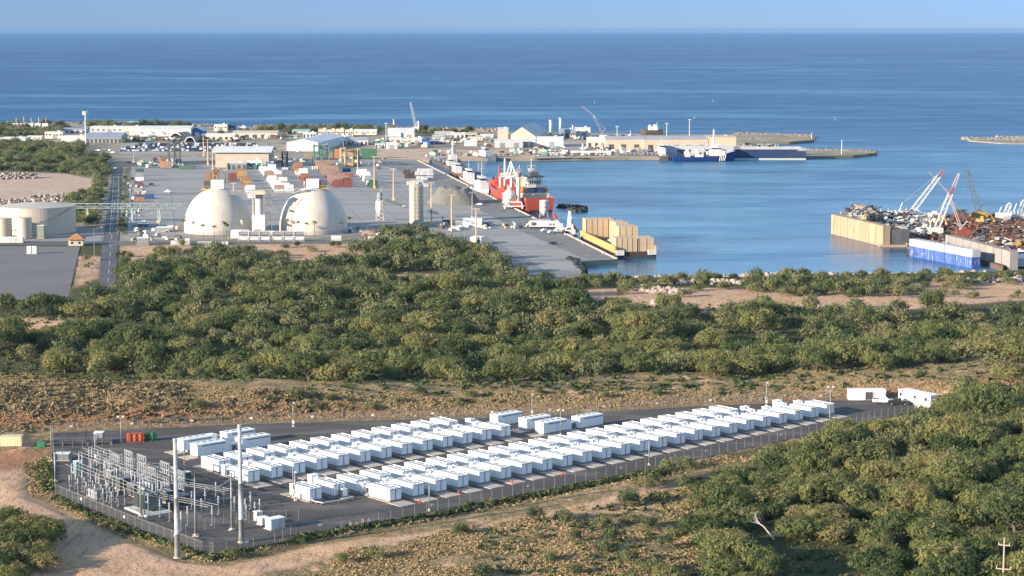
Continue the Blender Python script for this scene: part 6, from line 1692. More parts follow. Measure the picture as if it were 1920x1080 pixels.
for zi, ((x0, y0, x1, y1), n) in enumerate(clut):
    for a, b in sorted((g.uniform(x0, x1), g.uniform(y0, y1)) for i in range(n)):
        c = P(a, b, 2.72)
        kd = g.choice(['crate', 'skid', 'drum_rack', 'crate']); mm = g.choice(cols_); s_ = g.uniform(1.4, 3.8) if y1 < 330 else g.uniform(.9, 2.2); mb = MB(); h = s_ * g.uniform(.4, .9)
        if kd == 'crate': mb.box(0, 0, .1, s_ * g.uniform(1, 2), s_, h); mb.box(0, 0, h + .1, s_ * .8, s_ * .8, h * .12); nm = 'storage_crate'
        elif kd == 'skid':
            mb.box(0, 0, .5, s_ * 1.8, s_ * .7, h * .4)
            for x in (-1, 1): mb.box(x * s_ * .7, 0, 0, .3, s_ * .7, .6); mb.box(x * s_ * .4, 0, .5 + h * .4, s_ * .4, s_ * .5, h * .5)
            nm = 'equipment_skid'
        else:
            for x in (-1, 0, 1): mb.lathe([(s_ * .24, 0), (s_ * .27, h * .5), (s_ * .24, h)], cx=x * s_ * .55, n=8)
            nm = 'drum_rack'
        k += 1; zone = 'by the dome compound' if y0 > 410 else ('beside the straight road verge' if x1 < 280 and y0 > 320 else ('in the far works yards' if x0 > 690 else 'in the far left yards'))
        o = mb.build(nm, mm, loc=c, rz=g.uniform(0, 3)); cn_ = {'tan_pole': 'tan', 'wall_cream': 'cream', 'weathered_white_roof': 'weathered white', 'blue_grey_roof': 'blue grey', 'pale_green_metal': 'pale green', 'concrete': 'sandy'}.get(mm.name, mm.name).replace('_', ' ').replace(' steel', '').replace(' paint', '').replace('galvanised', 'pale grey').replace('cream', 'yellowish'); ccn[(cn_, nm, zi, zone)] = ccn.get((cn_, nm, zi, zone), 0) + 1; tag(o, '%s %s, %s such from left, %s %s' % (cn_, nm.replace('_', ' '), ordn(ccn[(cn_, nm, zi, zone)]), ZN[zi], ''), nm.replace('_', ' '), '%s %s %s' % (cn_, nm.replace('_', ' '), zone))
# ---------------------------------------------------------------- rocks of the breakwaters and shores (too many to count)
def rocks(paths, n, smin, smax, seed, name, label, m):
    g = np.random.RandomState(seed); base = np.array([(-1, -1, -.6), (1, -1, -.6), (1, 1, -.6), (-1, 1, -.6), (-.7, -.7, .7), (.7, -.7, .6), (.6, .7, .7), (-.7, .6, .6)], float)
    F_ = np.array([(0, 1, 5, 4), (1, 2, 6, 5), (2, 3, 7, 6), (3, 0, 4, 7), (4, 5, 6, 7)])
    V = []; Fs = []; off = 0
    for (a, b, w_, z0, z1, k) in paths:
        A_, B_2 = P(*a, z0), P(*b, z0)
        for i in range(k):
            t_ = g.rand(); s_ = smin + (smax - smin) * g.rand() ** 2
            d = (g.rand() - .5) * 2
            x = A_.x + (B_2.x - A_.x) * t_ + g.randn() * 1.0; y = A_.y + (B_2.y - A_.y) * t_ + d * w_
            z = z0 + (z1 - z0) * (1 - abs(d)) + g.rand() * .4
            v = base * (s_ * (.7 + .6 * g.rand(3))) + g.randn(8, 3) * s_ * .14
            an = g.rand() * 6.28; c_, sn2 = math.cos(an), math.sin(an)
            v = np.stack([v[:, 0] * c_ - v[:, 1] * sn2 + x, v[:, 0] * sn2 + v[:, 1] * c_ + y, v[:, 2] + z], 1)
            V.append(v); Fs.append(F_ + off); off += 8
    me = np_mesh(name, np.concatenate(V).astype(np.float32), np.concatenate(Fs), m); o = bpy.data.objects.new(name, me); col.objects.link(o)
    return tag(o, label, 'rocks', kind='stuff')
rock_m = mat('tan_rock', (.30, .24, .18), .95, (.17, .14, .11), .25, coords='w')
rock_d = mat('dark_rock', (.16, .15, .14), .95, (.30, .26, .22), .3, coords='w')
rock_p = mat('pale_rock', (.42, .34, .28), .95, (.28, .22, .18), .25, coords='w')
rocks([((1380, 254), (1522, 258), 14, .2, 2.2, 2600), ((1395, 266), (1525, 261), 9, -.3, 1.4, 1200), ((1515, 284), (1640, 286.5), 8, 0, 1.2, 1100), ((1180, 294.5), (1515, 292.5), 2, 0, 2, 260)], 1, .6, 1.7, 1, 'breakwater_rocks', 'boulders heaped along the two far breakwaters', rock_m)
rocks([((830, 297), (1180, 295.5), 3, 0, 2.6, 800), ((860, 246), (935, 247.5), 8, 0, 3, 400), ((480, 239), (860, 245), 6, 0, 2.4, 700), ((-60, 232.5), (400, 236), 6, 0, 2, 600)], 1, .8, 2.0, 2, 'shore_rocks', 'rubble stones along the far harbour shore and the sea edge', rock_m)
rocks([((1810, 262), (2000, 267), 9, 0, 1.6, 1500), ((1870, 258.5), (1990, 262), 5, 0, 1.2, 300)], 1, .8, 2, 3, 'reef_rocks', 'dark rock breakwater out in the sea at the right edge', rock_d)
mb = MB(); mb.prism(poly_w([(1815, 263), (1870, 260), (2060, 260), (2060, 271), (1880, 268)], 1.2), -2, 1.2); tag(mb.build('sea_bank', rock_d), kind='structure')
rocks([((1240, 532), (1420, 533), 2.5, 2.2, 3.6, 150), ((1200, 545), (1270, 552), 5, 2.4, 4.4, 170), ((1810, 530), (1925, 527), 3, 2.4, 3.6, 110), ((1100, 526), (1920, 516), 2, 0, 1.5, 500), ((1225, 572), (1275, 577), 4, 3.0, 4.2, 60)], 1, .35, 1.4, 4, 'pale_boulders', 'pale boulders on the sandy near harbour shore', rock_p)
rocks([((-60, 384), (165, 378), 8, 2.4, 5, 500), ((-60, 337), (70, 334), 7, 2.5, 6.5, 350), ((60, 372), (180, 366), 7, 2.4, 4, 250)], 1, .4, 1.2, 5, 'rubble_heap', 'rubble heaps round the pale sand pit at the far left', rock_p)
rocks([((1050, 388), (1096, 393), 4, 0, 1.2, 160), ((1080, 398), (1096, 396), 3, 0, 1, 50), ((1074, 493), (1093, 512), 2, .5, 2.4, 90)], 1, .8, 1.7, 6, 'dark_boulders', 'low line of dark rocks and floats in the water behind the red ship', mat('wet_rock', (.035, .035, .035), .8))
# ---------------------------------------------------------------- ship breaking yard at the right
sheet('scrap_quay', [(1700, 470), (1705, 425), (1660, 404), (2100, 395), (2100, 505), (1900, 488), (1880, 500), (1790, 470)], 2.2, mat('scrap_ground', (.16, .10, .07), .95, (.09, .07, .06), .12, coords='w'), 3.5)
beige = mat('weathered_beige', (.40, .30, .20), .8, (.33, .235, .15), .2, stretch=(1, 1, .15), dirt=((.26, .16, .1), .5, .56, .75))
def dockwall(a, b, z1, th, label, m_low, m_top=None, frac=.6, name='dock_wall', z0=-1.0, open_=None):
    A_, B_2 = P(*a, 0), P(*b, 0); d_ = B_2 - A_; L = d_.length; rz = math.atan2(d_.y, d_.x); r = T(name, label, 'floating dock', tuple(A_), rz)
    zc = z1 * frac if m_top else z1
    mb = MB(); mb.box(L / 2, th / 2, z0, L, th, zc - z0); mb.build('lower_plating', m_low, r)
    if m_top: mb = MB(); mb.box(L / 2, th / 2, zc, L, th + .1, z1 - zc); mb.build('upper_plating', m_top, r)
    mb = MB()
    for k in range(int(L / 4)): mb.box(2 + k * 4, .3, z1, .12, .12, 1.2)
    mb.box(L / 2, .3, z1 + 1.1, L, .08, .08); mb.build('railing', rust, r)
    mb = MB()
    for k in range(int(L / 9)): mb.box(4 + k * 9, -.12, z0, .35, .25, z1 - z0)
    mb.build('rib', m_low, r)
    return r
dockwall((1558, 438), (1655, 462), 10.5, 4, 'rusty beige floating dock wall on the left of the ship breaking yard', beige)
A_, B_2 = P(1655, 462, 0), P(1706, 464, 0)
r = T('dock_end', 'dark sagging end plate of the beige dock', 'floating dock', tuple(A_), 0)
mb = MB(); mb.box((B_2 - A_).length / 2, 3, -1, (B_2 - A_).length, 3, 9.5); mb.build('plate', mat('dark_tarp', (.05, .055, .065), .7, (.09, .09, .10), .4, stretch=(1, 1, .2)), r)
mb = MB(); mb.box((B_2 - A_).length / 2, 0, -1, (B_2 - A_).length + 4, 5, 1.8); mb.box(1.5, 1.4, .8, 3, 1.2, 7); mb.build('pontoon', beige, r)
blue_rust = mat('streaked_blue', (.06, .12, .36), .7, (.045, .09, .28), .3, stretch=(1, 1, .2), dirt=((.34, .34, .40), 1.1, .56, .70))
wst = mat('dock_white', (.55, .55, .55), .6, (.45, .43, .42), .2, stretch=(1, 1, .2))
dockwall((1705, 480), (1822, 503), 8.5, 4.5, 'floating dock wall with a white upper band over streaked blue plating', blue_rust, wst, .60)
dockwall((1772, 474), (1893, 508), 9, 4, 'pale grey floating dock wall right of the blue one', mat('dock_grey', (.30, .28, .26), .8, (.24, .215, .195), .2, stretch=(1, 1, .2), dirt=((.22, .16, .13), .5, .58, .75)))
B_(1888, 1990, 500, 486, 20, 'white and blue barge deck at the right edge of the photo', wst, wst, 'flat', doors=0, name='deck_house', cat='barge', z=1.0)
def scrap(poly, n, seed, name, label, mats_, smin, smax, zb=2.2, zr=3.0, long_=.3, kind='stuff'):
    g = random.Random(seed); mb = MB(); pl = poly_w(poly, zb); xs = [p.x for p in pl]; ys_ = [p.y for p in pl]
    k = 0
    while k < n:
        x, y = g.uniform(min(xs), max(xs)), g.uniform(min(ys_), max(ys_))
        if not bool(pip(x, y, pl)): continue
        k += 1; s_ = g.uniform(smin, smax); z = zb + g.random() ** 2 * zr; mi = g.randrange(len(mats_))
        if g.random() < long_:
            a = g.uniform(0, 6.28); e = g.uniform(-.3, .35); d = Vector((math.cos(a), math.sin(a), e)) * s_ * 2.2; mb.tube((x, y, z), (x + d.x, y + d.y, max(zb, z + d.z)), s_ * .12, n=4, mi=mi)
        else:
            n0 = len(mb.v); mb.box(0, 0, 0, s_ * g.uniform(.6, 1.8), s_ * g.uniform(.3, 1), s_ * g.uniform(.15, .6), g.uniform(0, 3), mi)
            R_ = Matrix.Rotation(g.uniform(-.5, .5), 3, 'X') @ Matrix.Rotation(g.uniform(-.4, .4), 3, 'Y')
            for i in range(n0, len(mb.v)):
                v = R_ @ Vector(mb.v[i]); mb.v[i] = (v.x + x, v.y + y, v.z + z)
    return tag(mb.build(name, mats_), label, 'scrap', kind=kind)
scrap([(1700, 446), (1720, 410), (2050, 402), (2050, 470), (1880, 478), (1790, 462)], 2600, 1, 'scrap_metal', 'heaps of rusty brown scrap plate and beams on the breaking yard', [rust, mat('brown_scrap', (.11, .06, .04), .9), mat('brown_scrap', (.11, .06, .04), .9), dark, mat('orange_rust', (.15, .075, .045), .9), gsteel, rust], 1.0, 3.0, 2.0, 1.7, .4)
scrap([(1620, 440), (1600, 412), (1690, 404), (1760, 418), (1730, 452), (1665, 455)], 1500, 2, 'wreck_debris', 'white and grey torn ship plating between the beige dock and the cranes', [white, galv, mat('pale_scrap', (.5, .46, .42), .8), gsteel, mat('dirty_white', (.6, .56, .5), .7, (.4, .36, .32), .8), dark, mat('brown_scrap', (.11, .06, .04), .9), gsteel], 1.0, 3.0, 1.5, 4.2, .4)
scrap([(1790, 470), (1800, 455), (2050, 462), (2050, 490), (1880, 484)], 700, 3, 'sorted_scrap', 'sorted white and grey scrap behind the pale grey dock wall', [white, galv, wroof, gsteel, rust, dark], .8, 2.4, 2.0, 2.2, .2)
scrap([(1575, 424), (1590, 410), (1640, 404), (1650, 412), (1620, 436)], 400, 4, 'dock_debris', 'grey debris heaped inside the beige dock', [gsteel, rock_d, dark, beige], 1.2, 3.6, 4.5, 6, .2)
scrap([(1716, 474), (1730, 460), (1790, 470), (1800, 478), (1760, 478)], 300, 5, 'timber_debris', 'pale timber and straw coloured debris behind the blue dock wall', [tanp, rust, gsteel, beige], 1.0, 3.2, 2.0, 3, .4)
scrap([(1000, 284), (1230, 281), (1230, 291), (1000, 294)], 160, 6, 'yard_clutter', 'small clutter along the far quay before the long tan warehouse', [white, gsteel, rust, dark, wroof], 1.2, 2.6, 2.5, 1.5, .2)
mb = MB(); mb.box(0, 0, -1, 95 * .28, 40, 5.5); 
c = P(1625, 438, 0); o = mb.build('hold', dark); o.name = 'dock_floor'; o.location = (c.x + 6, c.y + 24, 0); o.rotation_euler = (0, 0, -.35); tag(o, 'dark steel floor of the beige floating dock', 'floating dock')
c = P(1802, 414, 2.2); r = T('scrap_sorter', 'dark rusty block shaped shear plant standing on the scrap heaps', 'machine', tuple(c))
m_ = mpp(c); mb = MB(); mb.box(0, 0, 0, 24 * m_, 8, 14 * m_); mb.build('housing', rust, r); mb = MB(); mb.box(-2 * m_, 0, 14 * m_, 15 * m_, 6, 4 * m_); mb.box(0, 0, 19 * m_, 18 * m_, 7, .6); mb.build('cab', dark, r)
for base, pts, lab, m1, m2, kw in [((1693, 411), ((1705, 403), (1767, 318)), 'long white lattice crane with a red tip, leaning right over the scrap', white, mat('faded_red', (.38, .12, .10), .7), {}),
        ((1753, 443), ((1751, 440), (1785, 350)), 'white lattice crane in the middle of the scrap yard with crossing pink jibs', white, mat('faded_red', (.38, .12, .10), .7), {'jib': (1795, 325)}),
        ((1836, 412), ((1836, 406), (1811, 318)), 'dark blue grey lattice crane leaning left at the back of the yard', mat('crane_slate', (.10, .13, .16), .5), None, {'cab': wornyel}),
        ((1880, 414), ((1880, 411), (1893, 380)), 'short white lattice boom near the right edge', white, None, {}),
        ((1806, 447), ((1806, 440), (1776, 362)), 'thin red lattice crane leaning left behind the middle crane', mat('pink_lattice', (.50, .34, .32), .6), None, {'w_': 1.2, 'jib': (1738, 322), 'cab': wornred}),
        ((1908, 412), ((1908, 404), (1920, 375)), 'pale lattice boom cut by the right edge of the photo', white, None, {})]:
    kw = dict(kw); kw.setdefault('w_', 2.6); boom_crane(base, pts, lab, m1, m2, z=2.2, **kw)
for a, b, mm, lab in [(1692, 412, rust, 'rusty excavator at the foot of the long white crane'), (1824, 411, wornyel, 'yellow excavator beneath the dark crane'), (1905, 466, wornyel, 'yellow excavator on the sorted scrap at the right'), (1838, 420, wornyel, 'yellow crusher beside the yellow excavator'), (1750, 424, tanp, 'tan excavator with a raised arm near the middle crane'), (1815, 437, wornred, 'red excavator behind the thin red crane')]:
    c = P(a, b, 2.2); r = T('excavator', lab, 'excavator', tuple(c), rnd.uniform(-.6, .6))
    mb = MB(); mb.box(0, 0, 1.2, 4.5, 3, 1.8); mb.box(1, -.8, 3.0, 1.6, 1.4, 1.6); mb.build('body', mm, r)
    mb = MB()
    for y in (-1.3, 1.3): mb.box(0, y, 0, 5, .8, 1.2)
    mb.build('track', dark, r)
    mb = MB(); mb.tube((1.8, .4, 2.4), (5, .4, 6), .4, .3, n=5); mb.tube((5, .4, 6), (7.5, .4, 2.5), .3, .2, n=5); mb.box(7.5, .4, 1.4, 1.2, 1.2, 1.2); mb.build('arm', mm, r)
# small sea things behind the yard
B_(1737, 1762, 405, 401, 6, 'small white barge deck house behind the scrap heaps', white, white_roof, 'flat', doors=0, name='deck_house', cat='barge', z=1.5)
# ---------------------------------------------------------------- far harbour vessels
c = P(1110, 296, 0); m_ = mpp(c); r = T('house_barge', 'long low white house barge with dark openings and a round white funnel', 'barge', tuple(c))
mb = MB(); mb.box(0, 5, -.5, 84 * m_, 12, 2.2); mb.build('hull', gsteel, r)
mb = MB(); mb.box(-2 * m_, 5, 1.7, 76 * m_, 9, 9 * m_); w_ = mb.build('deck_house', mat('barge_white', (.66, .64, .60), .7, (.5, .48, .45), .2), r)
for x in (-27, -23, 2, 20, 24):
    mb = MB(); mb.box(x * m_, .4, 2.3, 3.4 * m_, .3, 5 * m_); mb.build('opening', dark, w_)
mb = MB(); mb.tube((-17 * m_, 5, 9 * m_), (-17 * m_, 5, 26 * m_), 1.5 * m_, n=12); mb.build('funnel', white, r)
workboat((1056, 299), (1058, 290), 6, 2.4, 'small white motor boat moored left of the house barge', white, (-.2, .25), 4.5, 7)
workboat((1130, 298), (1136, 295.5), 4, 1.6, 'tiny pale launch before the house barge', white, (-.2, .2), 1.6, 2)
c = P(1200, 297, 0); r = T('work_pontoon', 'low dark pontoon before the long tan warehouse', 'barge', tuple(c)); m_ = mpp(c)
mb = MB(); mb.box(0, 4, -.5, 76 * m_, 10, 3.5); mb.build('hull', dark, r)
mb = MB()
for k in range(9): mb.box((-34 + 8 * k) * m_, 4, 3, 4 * m_, 4, (3 + (k * 7) % 4) * m_)
mb.build('deck_gear', [galv], r)
# grey and navy dry dock
c = P(1311, 297, 0); m_ = mpp(c)
r = T('dry_dock', 'long grey floating dry dock wall behind the blue vessel, left part', 'floating dock', tuple(c))
mb = MB(); mb.box(0, 8, -.5, 132 * m_, 5, 24 * m_); mb.build('wall', mat('dock_pale_grey', (.42, .44, .46), .6, (.36, .38, .4), .05), r)
mb = MB(); mb.box(-28 * m_, 5.3, 8 * m_, 24 * m_, .4, 8 * m_); mb.build('dark_sign', dark, r)
mb = MB(); mb.box(30 * m_, 5.35, 1, 40 * m_, .35, 14 * m_); mb.build('dark_panel', navy, r)
mb = MB()
for k in range(24): mb.box((-64 + k * 5.5) * m_, 6, 24 * m_ - .5, .15, .15, 1.4)
mb.box(0, 6, 24 * m_ + .8, 130 * m_, .1, .1); mb.build('railing', white, r)
txt = None
def text(body, size, parent, loc, m, name='lettering', ext=.03):
    cu = bpy.data.curves.new(name, 'FONT'); cu.body = body; cu.size = size; cu.extrude = ext; cu.align_x = 'CENTER'; cu.align_y = 'CENTER'
    tmp = bpy.data.objects.new('tmp', cu); col.objects.link(tmp); bpy.context.view_layer.update()
    me = bpy.data.meshes.new_from_object(tmp); bpy.data.objects.remove(tmp)
    me.materials.clear(); me.materials.append(m); o = bpy.data.objects.new(name, me); col.objects.link(o); o.parent = parent; KIDS.setdefault(parent.name, []).append(o)
    o.location = loc; o.rotation_euler = (R(90), 0, 0); return o
c = P(1444, 300, 0); r = T('dry_dock', 'long navy blue floating dry dock with a pale top rail, right part', 'floating dock', tuple(c)); m_ = mpp(c)
mb = MB(); mb.box(0, 3, -.5, 134 * m_, 6, 21 * m_); mb.build('wall', navy, r)
mb = MB(); mb.box(0, 3, 21 * m_ - .5, 134 * m_, 6.3, .5); mb.box(0, 32, 21 * m_ - .5, 134 * m_, 5, .5); mb.box(0, 32, -.5, 134 * m_, 4.6, 21 * m_); mb.build('top_deck', mat('deck_pale', (.5, .49, .46), .7, (.42, .4, .38), .1), r)
mb = MB(); mb.box(0, .0, -.5, 134 * m_, .5, 2.0); mb.build('waterline_band', mat('waterline', (.4, .44, .42), .7), r)
mb = MB(); mb.box(59 * m_, -.2, 17 * m_, 15 * m_, .3, 2.6 * m_); nm_ = mb.build('name_board', white, r)
mb = MB()
for k in range(4): mb.box((59 - 5.4 + 3.6 * k) * m_, -.42, 17.7 * m_, 2.4 * m_, .1, 1.2 * m_)
mb.build('board_lettering', navy, nm_)
mb = MB()
for k in range(25): mb.box((-66 + k * 5.5) * m_, 1, 21 * m_, .15, .15, 1.3)
mb.box(0, 1, 21 * m_ + 1.2, 134 * m_, .1, .1); mb.build('railing', white, r)
g2 = random.Random(9)
mb = MB()
for k in range(12): mb.box(g2.uniform(-50, 30) * m_, 32, 21 * m_, g2.uniform(1.5, 5), 3, g2.uniform(1, 3.5))
mb.build('winch_gear', gsteel, r)
# blue offshore vessel
c = P(1318, 302, 0); m_ = mpp(c); r = T('supply_vessel', 'royal blue supply vessel with white bridge and striped bow before the dry dock', 'ship', tuple(c), R(4))
mb = MB(); hull(mb, 116 * m_, 13, 3.8, 0, .8, 1.3, .9, 1); mb.build('hull', [mat('royal_blue', (.012, .035, .17), .45, (.012, .03, .14), .2), deckm], r)
mb = MB(); mb.box(26 * m_, 0, 4.5, 28 * m_, 10, 4.5); w_ = mb.build('superstructure', white, r)
mb = MB(); mb.box(24 * m_, 0, 9, 18 * m_, 9, 3.2); mb.box(22 * m_, 0, 12.2, 10 * m_, 8, 2.6, taper=.8); mb.build('bridge', white, w_)
mb = MB(); mb.box(24 * m_, 0, 10.2, 18.4 * m_, 9.2, 1.0); mb.build('window', glass, w_)
mb = MB(); mb.tube((20 * m_, 0, 14), (20 * m_, 0, 27), .9, .5, n=8)
for k in range(5): mb.box(20 * m_, 0, 15 + 2.3 * k, 2.2, 2.4, .5)
mb.build('mast', white, r)
mb = MB()
for k in range(4): mb.tube(((29 + 3.2 * k) * m_, -6.3, .6), ((31.5 + 3.2 * k) * m_, -6.5, 6.2), .35, n=4)
mb.build('hull_stripes', white, r)
for x, w2, h2, mm in ((-46, 12, 3, navy), (-30, 10, 5, white), (-12, 7, 5.5, white), (-4, 9, 3, white), (4, 8, 2.4, navy)):
    mb = MB(); mb.box(x * m_, 0, 3.0, w2 * m_, 6, h2); mb.box(x * m_, 1, 3 + h2, w2 * m_ * .5, 3, h2 * .4); mb.build('deck_house', mm, r)
mb = MB(); mb.tube((8 * m_, 0, 7), (-6 * m_, 0, 12), .6, .35, n=6); mb.tube((8 * m_, 0, 3), (8 * m_, 0, 8), 1, n=8); mb.build('deck_crane', white, r)
workboat((1246, 302), (1236, 292), 8, 3.6, 'white harbour tug with a dark low hull moored left of the grey dry dock', dark, (-.2, .3), 6, 8, name='tug_boat')
# boat on land against the sea
c = P(1222, 252, 2.5); m_ = mpp(c); r = T('beached_boat', 'dark hulled boat with white upperworks hauled out on the far land', 'boat', tuple(c), R(178))
mb = MB(); hull(mb, 42 * m_, 9, 4.6, 0, .1, .5, .9, 1); o = mb.build('hull', [mat('dark_brown_hull', (.06, .05, .05), .6), deckm], r)
mb = MB(); mb.box(-2 * m_, 0, 4.2, 18 * m_, 6, 3.8); mb.box(-6 * m_, 0, 8, 7 * m_, 5, 2.2); mb.box(4 * m_, 0, 8, 5 * m_, 5, 1.8); mb.build('wheelhouse', white, r)
mb = MB(); mb.tube((-10 * m_, 0, 8), (-10 * m_, 0, 13), .2, n=5); mb.build('mast', white, r)
# buoys and small sails
for k, (a, b, h_, lab) in enumerate([(1336, 191, 5, 'small white channel buoy far out, upper middle'), (1302, 223, 8, 'grey and white channel buoy above the tan warehouse'), (1566, 226, 9, 'pale channel buoy out at sea near the breakwater tips'), (1115, 194, 6, 'white channel buoy above the pink jib crane')]):
    c = P(a, b, 0); m_ = mpp(c); r = T('channel_buoy', lab, 'buoy', tuple(c))
    mb = MB(); mb.lathe([(1.0, -.5), (1.2, .5), (.8, 1.0)], n=12); mb.build('float', galv, r)
    mb = MB(); mb.tube((0, 0, .8), (0, 0, h_ * m_ * .7), .5, .3, n=8); mb.box(0, 0, h_ * m_ * .7, 1.0, 1.0, 1.0); mb.build('tower', galv, r)
r = T('floating_boom', 'thin tan floating boom line on the water near the near shore', 'boom', tuple(P(1445, 513, 0)))
a_ = P(1445, 513, 0); mb = MB(); prev = Vector((0, 0, .2))
for k in range(1, 16):
    q_ = P(1445 + 5 * k, 513 - .06 * k * (15 - k) * .3, 0) - a_; q_.z = .2; mb.tube(prev, q_, .35, n=5); prev = q_
mb.build('float_line', tanp, r)
# seagull specks are left out: too small to read
# ---------------------------------------------------------------- vegetation
def leaf_mat(name, stops, transl=.34):
    m = bpy.data.materials.new(name); m.use_nodes = True
    t = m.node_tree; b = t.nodes['Principled BSDF']; b.inputs['Roughness'].default_value = .75; b.inputs['Specular IOR Level'].default_value = .15
    a = t.nodes.new('ShaderNodeAttribute'); a.attribute_name = 'tint'
    oi = t.nodes.new('ShaderNodeObjectInfo'); so = t.nodes.new('ShaderNodeSeparateColor'); t.links.new(oi.outputs['Color'], so.inputs[0])
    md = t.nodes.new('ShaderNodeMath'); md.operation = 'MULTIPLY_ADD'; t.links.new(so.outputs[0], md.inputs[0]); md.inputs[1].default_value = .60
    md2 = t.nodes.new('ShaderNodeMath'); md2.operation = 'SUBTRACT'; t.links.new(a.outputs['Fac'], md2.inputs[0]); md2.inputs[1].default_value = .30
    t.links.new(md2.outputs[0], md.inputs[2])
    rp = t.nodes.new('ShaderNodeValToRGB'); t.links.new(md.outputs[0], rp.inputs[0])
    e = rp.color_ramp.elements
    e[0].position, e[0].color = stops[0][0], (*stops[0][1], 1); e[1].position, e[1].color = stops[-1][0], (*stops[-1][1], 1)
    for s_ in stops[1:-1]:
        q = e.new(s_[0]); q.color = (*s_[1], 1)
    t.links.new(rp.outputs[0], b.inputs['Base Color'])
    if transl:
        tl = t.nodes.new('ShaderNodeBsdfTranslucent'); t.links.new(rp.outputs[0], tl.inputs[0])
        mx = t.nodes.new('ShaderNodeMixShader'); mx.inputs[0].default_value = transl
        t.links.new(b.outputs[0], mx.inputs[1]); t.links.new(tl.outputs[0], mx.inputs[2]); t.links.new(mx.outputs[0], t.nodes['Material Output'].inputs[0])
    return m
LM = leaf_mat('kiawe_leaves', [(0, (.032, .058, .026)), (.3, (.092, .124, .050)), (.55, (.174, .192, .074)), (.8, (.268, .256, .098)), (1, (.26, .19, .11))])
LMf = leaf_mat('kiawe_leaves_far', [(0, (.040, .066, .032)), (.35, (.106, .132, .060)), (.7, (.200, .204, .090)), (1, (.255, .22, .125))])
GM = leaf_mat('dry_grass', [(0, (.16, .13, .065)), (.3, (.27, .20, .105)), (.7, (.37, .275, .145)), (1, (.43, .32, .175))], 0)
def crown_arrays(seed, R_, H_, nleaf, leaf, npuff, base=.25, flat=.72, spray=7):
    g = np.random.RandomState(seed)
    # puffs over a domed, irregular crown
    a = g.rand(npuff) * 2 * np.pi; rr = np.sqrt(g.rand(npuff)) * .78
    lob = 1 + .25 * np.sin(a * 2 + g.rand() * 6) + .12 * np.sin(a * 5 + g.rand() * 6)
    px_ = np.cos(a) * rr * R_ * lob; py_ = np.sin(a) * rr * R_ * lob
    pr = R_ * (.22 + .26 * g.rand(npuff))
    hz = H_ * (base + (1 - base) * np.sqrt(np.clip(1 - (rr * .95) ** 2, 0, 1))) - pr * flat * .7
    hz = hz * (.78 + .25 * g.rand(npuff))
    ptint = g.rand(npuff)
    ns = nleaf // spray
    w_ = pr ** 2; k = g.choice(npuff, ns, p=w_ / w_.sum())
    d = g.randn(ns, 3); d[:, 2] = d[:, 2] * .8 + .35; d /= np.linalg.norm(d, axis=1)[:, None] + 1e-9
    rad = pr[k] * (.70 + .42 * g.rand(ns) ** .7)
    c0 = np.stack([px_[k], py_[k], hz[k]], 1) + d * rad[:, None] * np.array([1, 1, flat])
    ax = d + g.randn(ns, 3) * .7; ax[:, 2] -= .25; ax /= np.linalg.norm(ax, axis=1)[:, None]
    n0 = d + g.randn(ns, 3) * .24; n0 /= np.linalg.norm(n0, axis=1)[:, None]
    st = np.clip(.5 + (ptint[k] - .5) * .42 + g.randn(ns) * .05, 0, 1)
    # each spray is a run of small leaves along its twig
    j = np.tile(np.arange(spray), ns); I = np.repeat(np.arange(ns), spray)
    c = c0[I] + ax[I] * ((j / max(1, spray - 1) - .4) * leaf * 3.2)[:, None] + g.randn(ns * spray, 3) * leaf * .55
    c[:, 2] = np.maximum(c[:, 2], .12 * g.rand(len(c)) * H_)
    nn = n0[I] + g.randn(len(c), 3) * .24; nn /= np.linalg.norm(nn, axis=1)[:, None]
    t1 = np.cross(nn, g.randn(len(c), 3)); t1 /= np.linalg.norm(t1, axis=1)[:, None] + 1e-9; t2 = np.cross(nn, t1)
    s_ = leaf * (.6 + .8 * g.rand(len(c)))[:, None]
    q = np.stack([c - t1 * s_, c + t2 * s_ * .45, c + t1 * s_, c - t2 * s_ * .45], 1)
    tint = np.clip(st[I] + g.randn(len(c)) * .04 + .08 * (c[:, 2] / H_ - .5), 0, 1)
    return q.astype(np.float32), tint.astype(np.float32)
def leaf_mesh(name, q, tint, m):
    n = len(q); me = np_mesh(name, q.reshape(-1, 3), np.arange(n * 4).reshape(n, 4), m)
    a = me.attributes.new('tint', 'FLOAT', 'POINT'); a.data.foreach_set('value', np.repeat(tint, 4).astype(np.float32))
    return me
def trunk_mb(seed, R_, H_):
    g = random.Random(seed); mb = MB()
    mb.tube((0, 0, -.6), (g.uniform(-.3, .3), g.uniform(-.3, .3), H_ * .28), .34, .24, n=7)
    for k in range(6):
        a = k * 1.05 + g.uniform(-.3, .3); r1 = R_ * g.uniform(.25, .4); r2 = R_ * g.uniform(.55, .8)
        p0 = Vector((0, 0, H_ * .22)); p1 = Vector((math.cos(a) * r1, math.sin(a) * r1, H_ * g.uniform(.45, .6))); p2 = Vector((math.cos(a + .3) * r2, math.sin(a + .3) * r2, H_ * g.uniform(.6, .8)))
        mb.tube(p0, p1, .19, .12, n=5); mb.tube(p1, p2, .12, .05, n=4)
        p3 = Vector((math.cos(a - .6) * r2 * .8, math.sin(a - .6) * r2 * .8, H_ * .8)); mb.tube(p1, p3, .08, .03, n=4)
    return mb
NV = 9
crowns = []; trunks = []
for s_ in range(NV):
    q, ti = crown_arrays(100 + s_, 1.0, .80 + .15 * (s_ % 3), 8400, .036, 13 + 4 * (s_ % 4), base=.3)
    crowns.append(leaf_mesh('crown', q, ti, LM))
    trunks.append(trunk_mb(s_, 6, 4.4))
tmesh = []
for mb in trunks:
    me = bpy.data.meshes.new('trunk'); me.from_pydata([tuple(c / 6 for c in v) for v in mb.v], [], mb.f); me.materials.append(bark); tmesh.append(me)
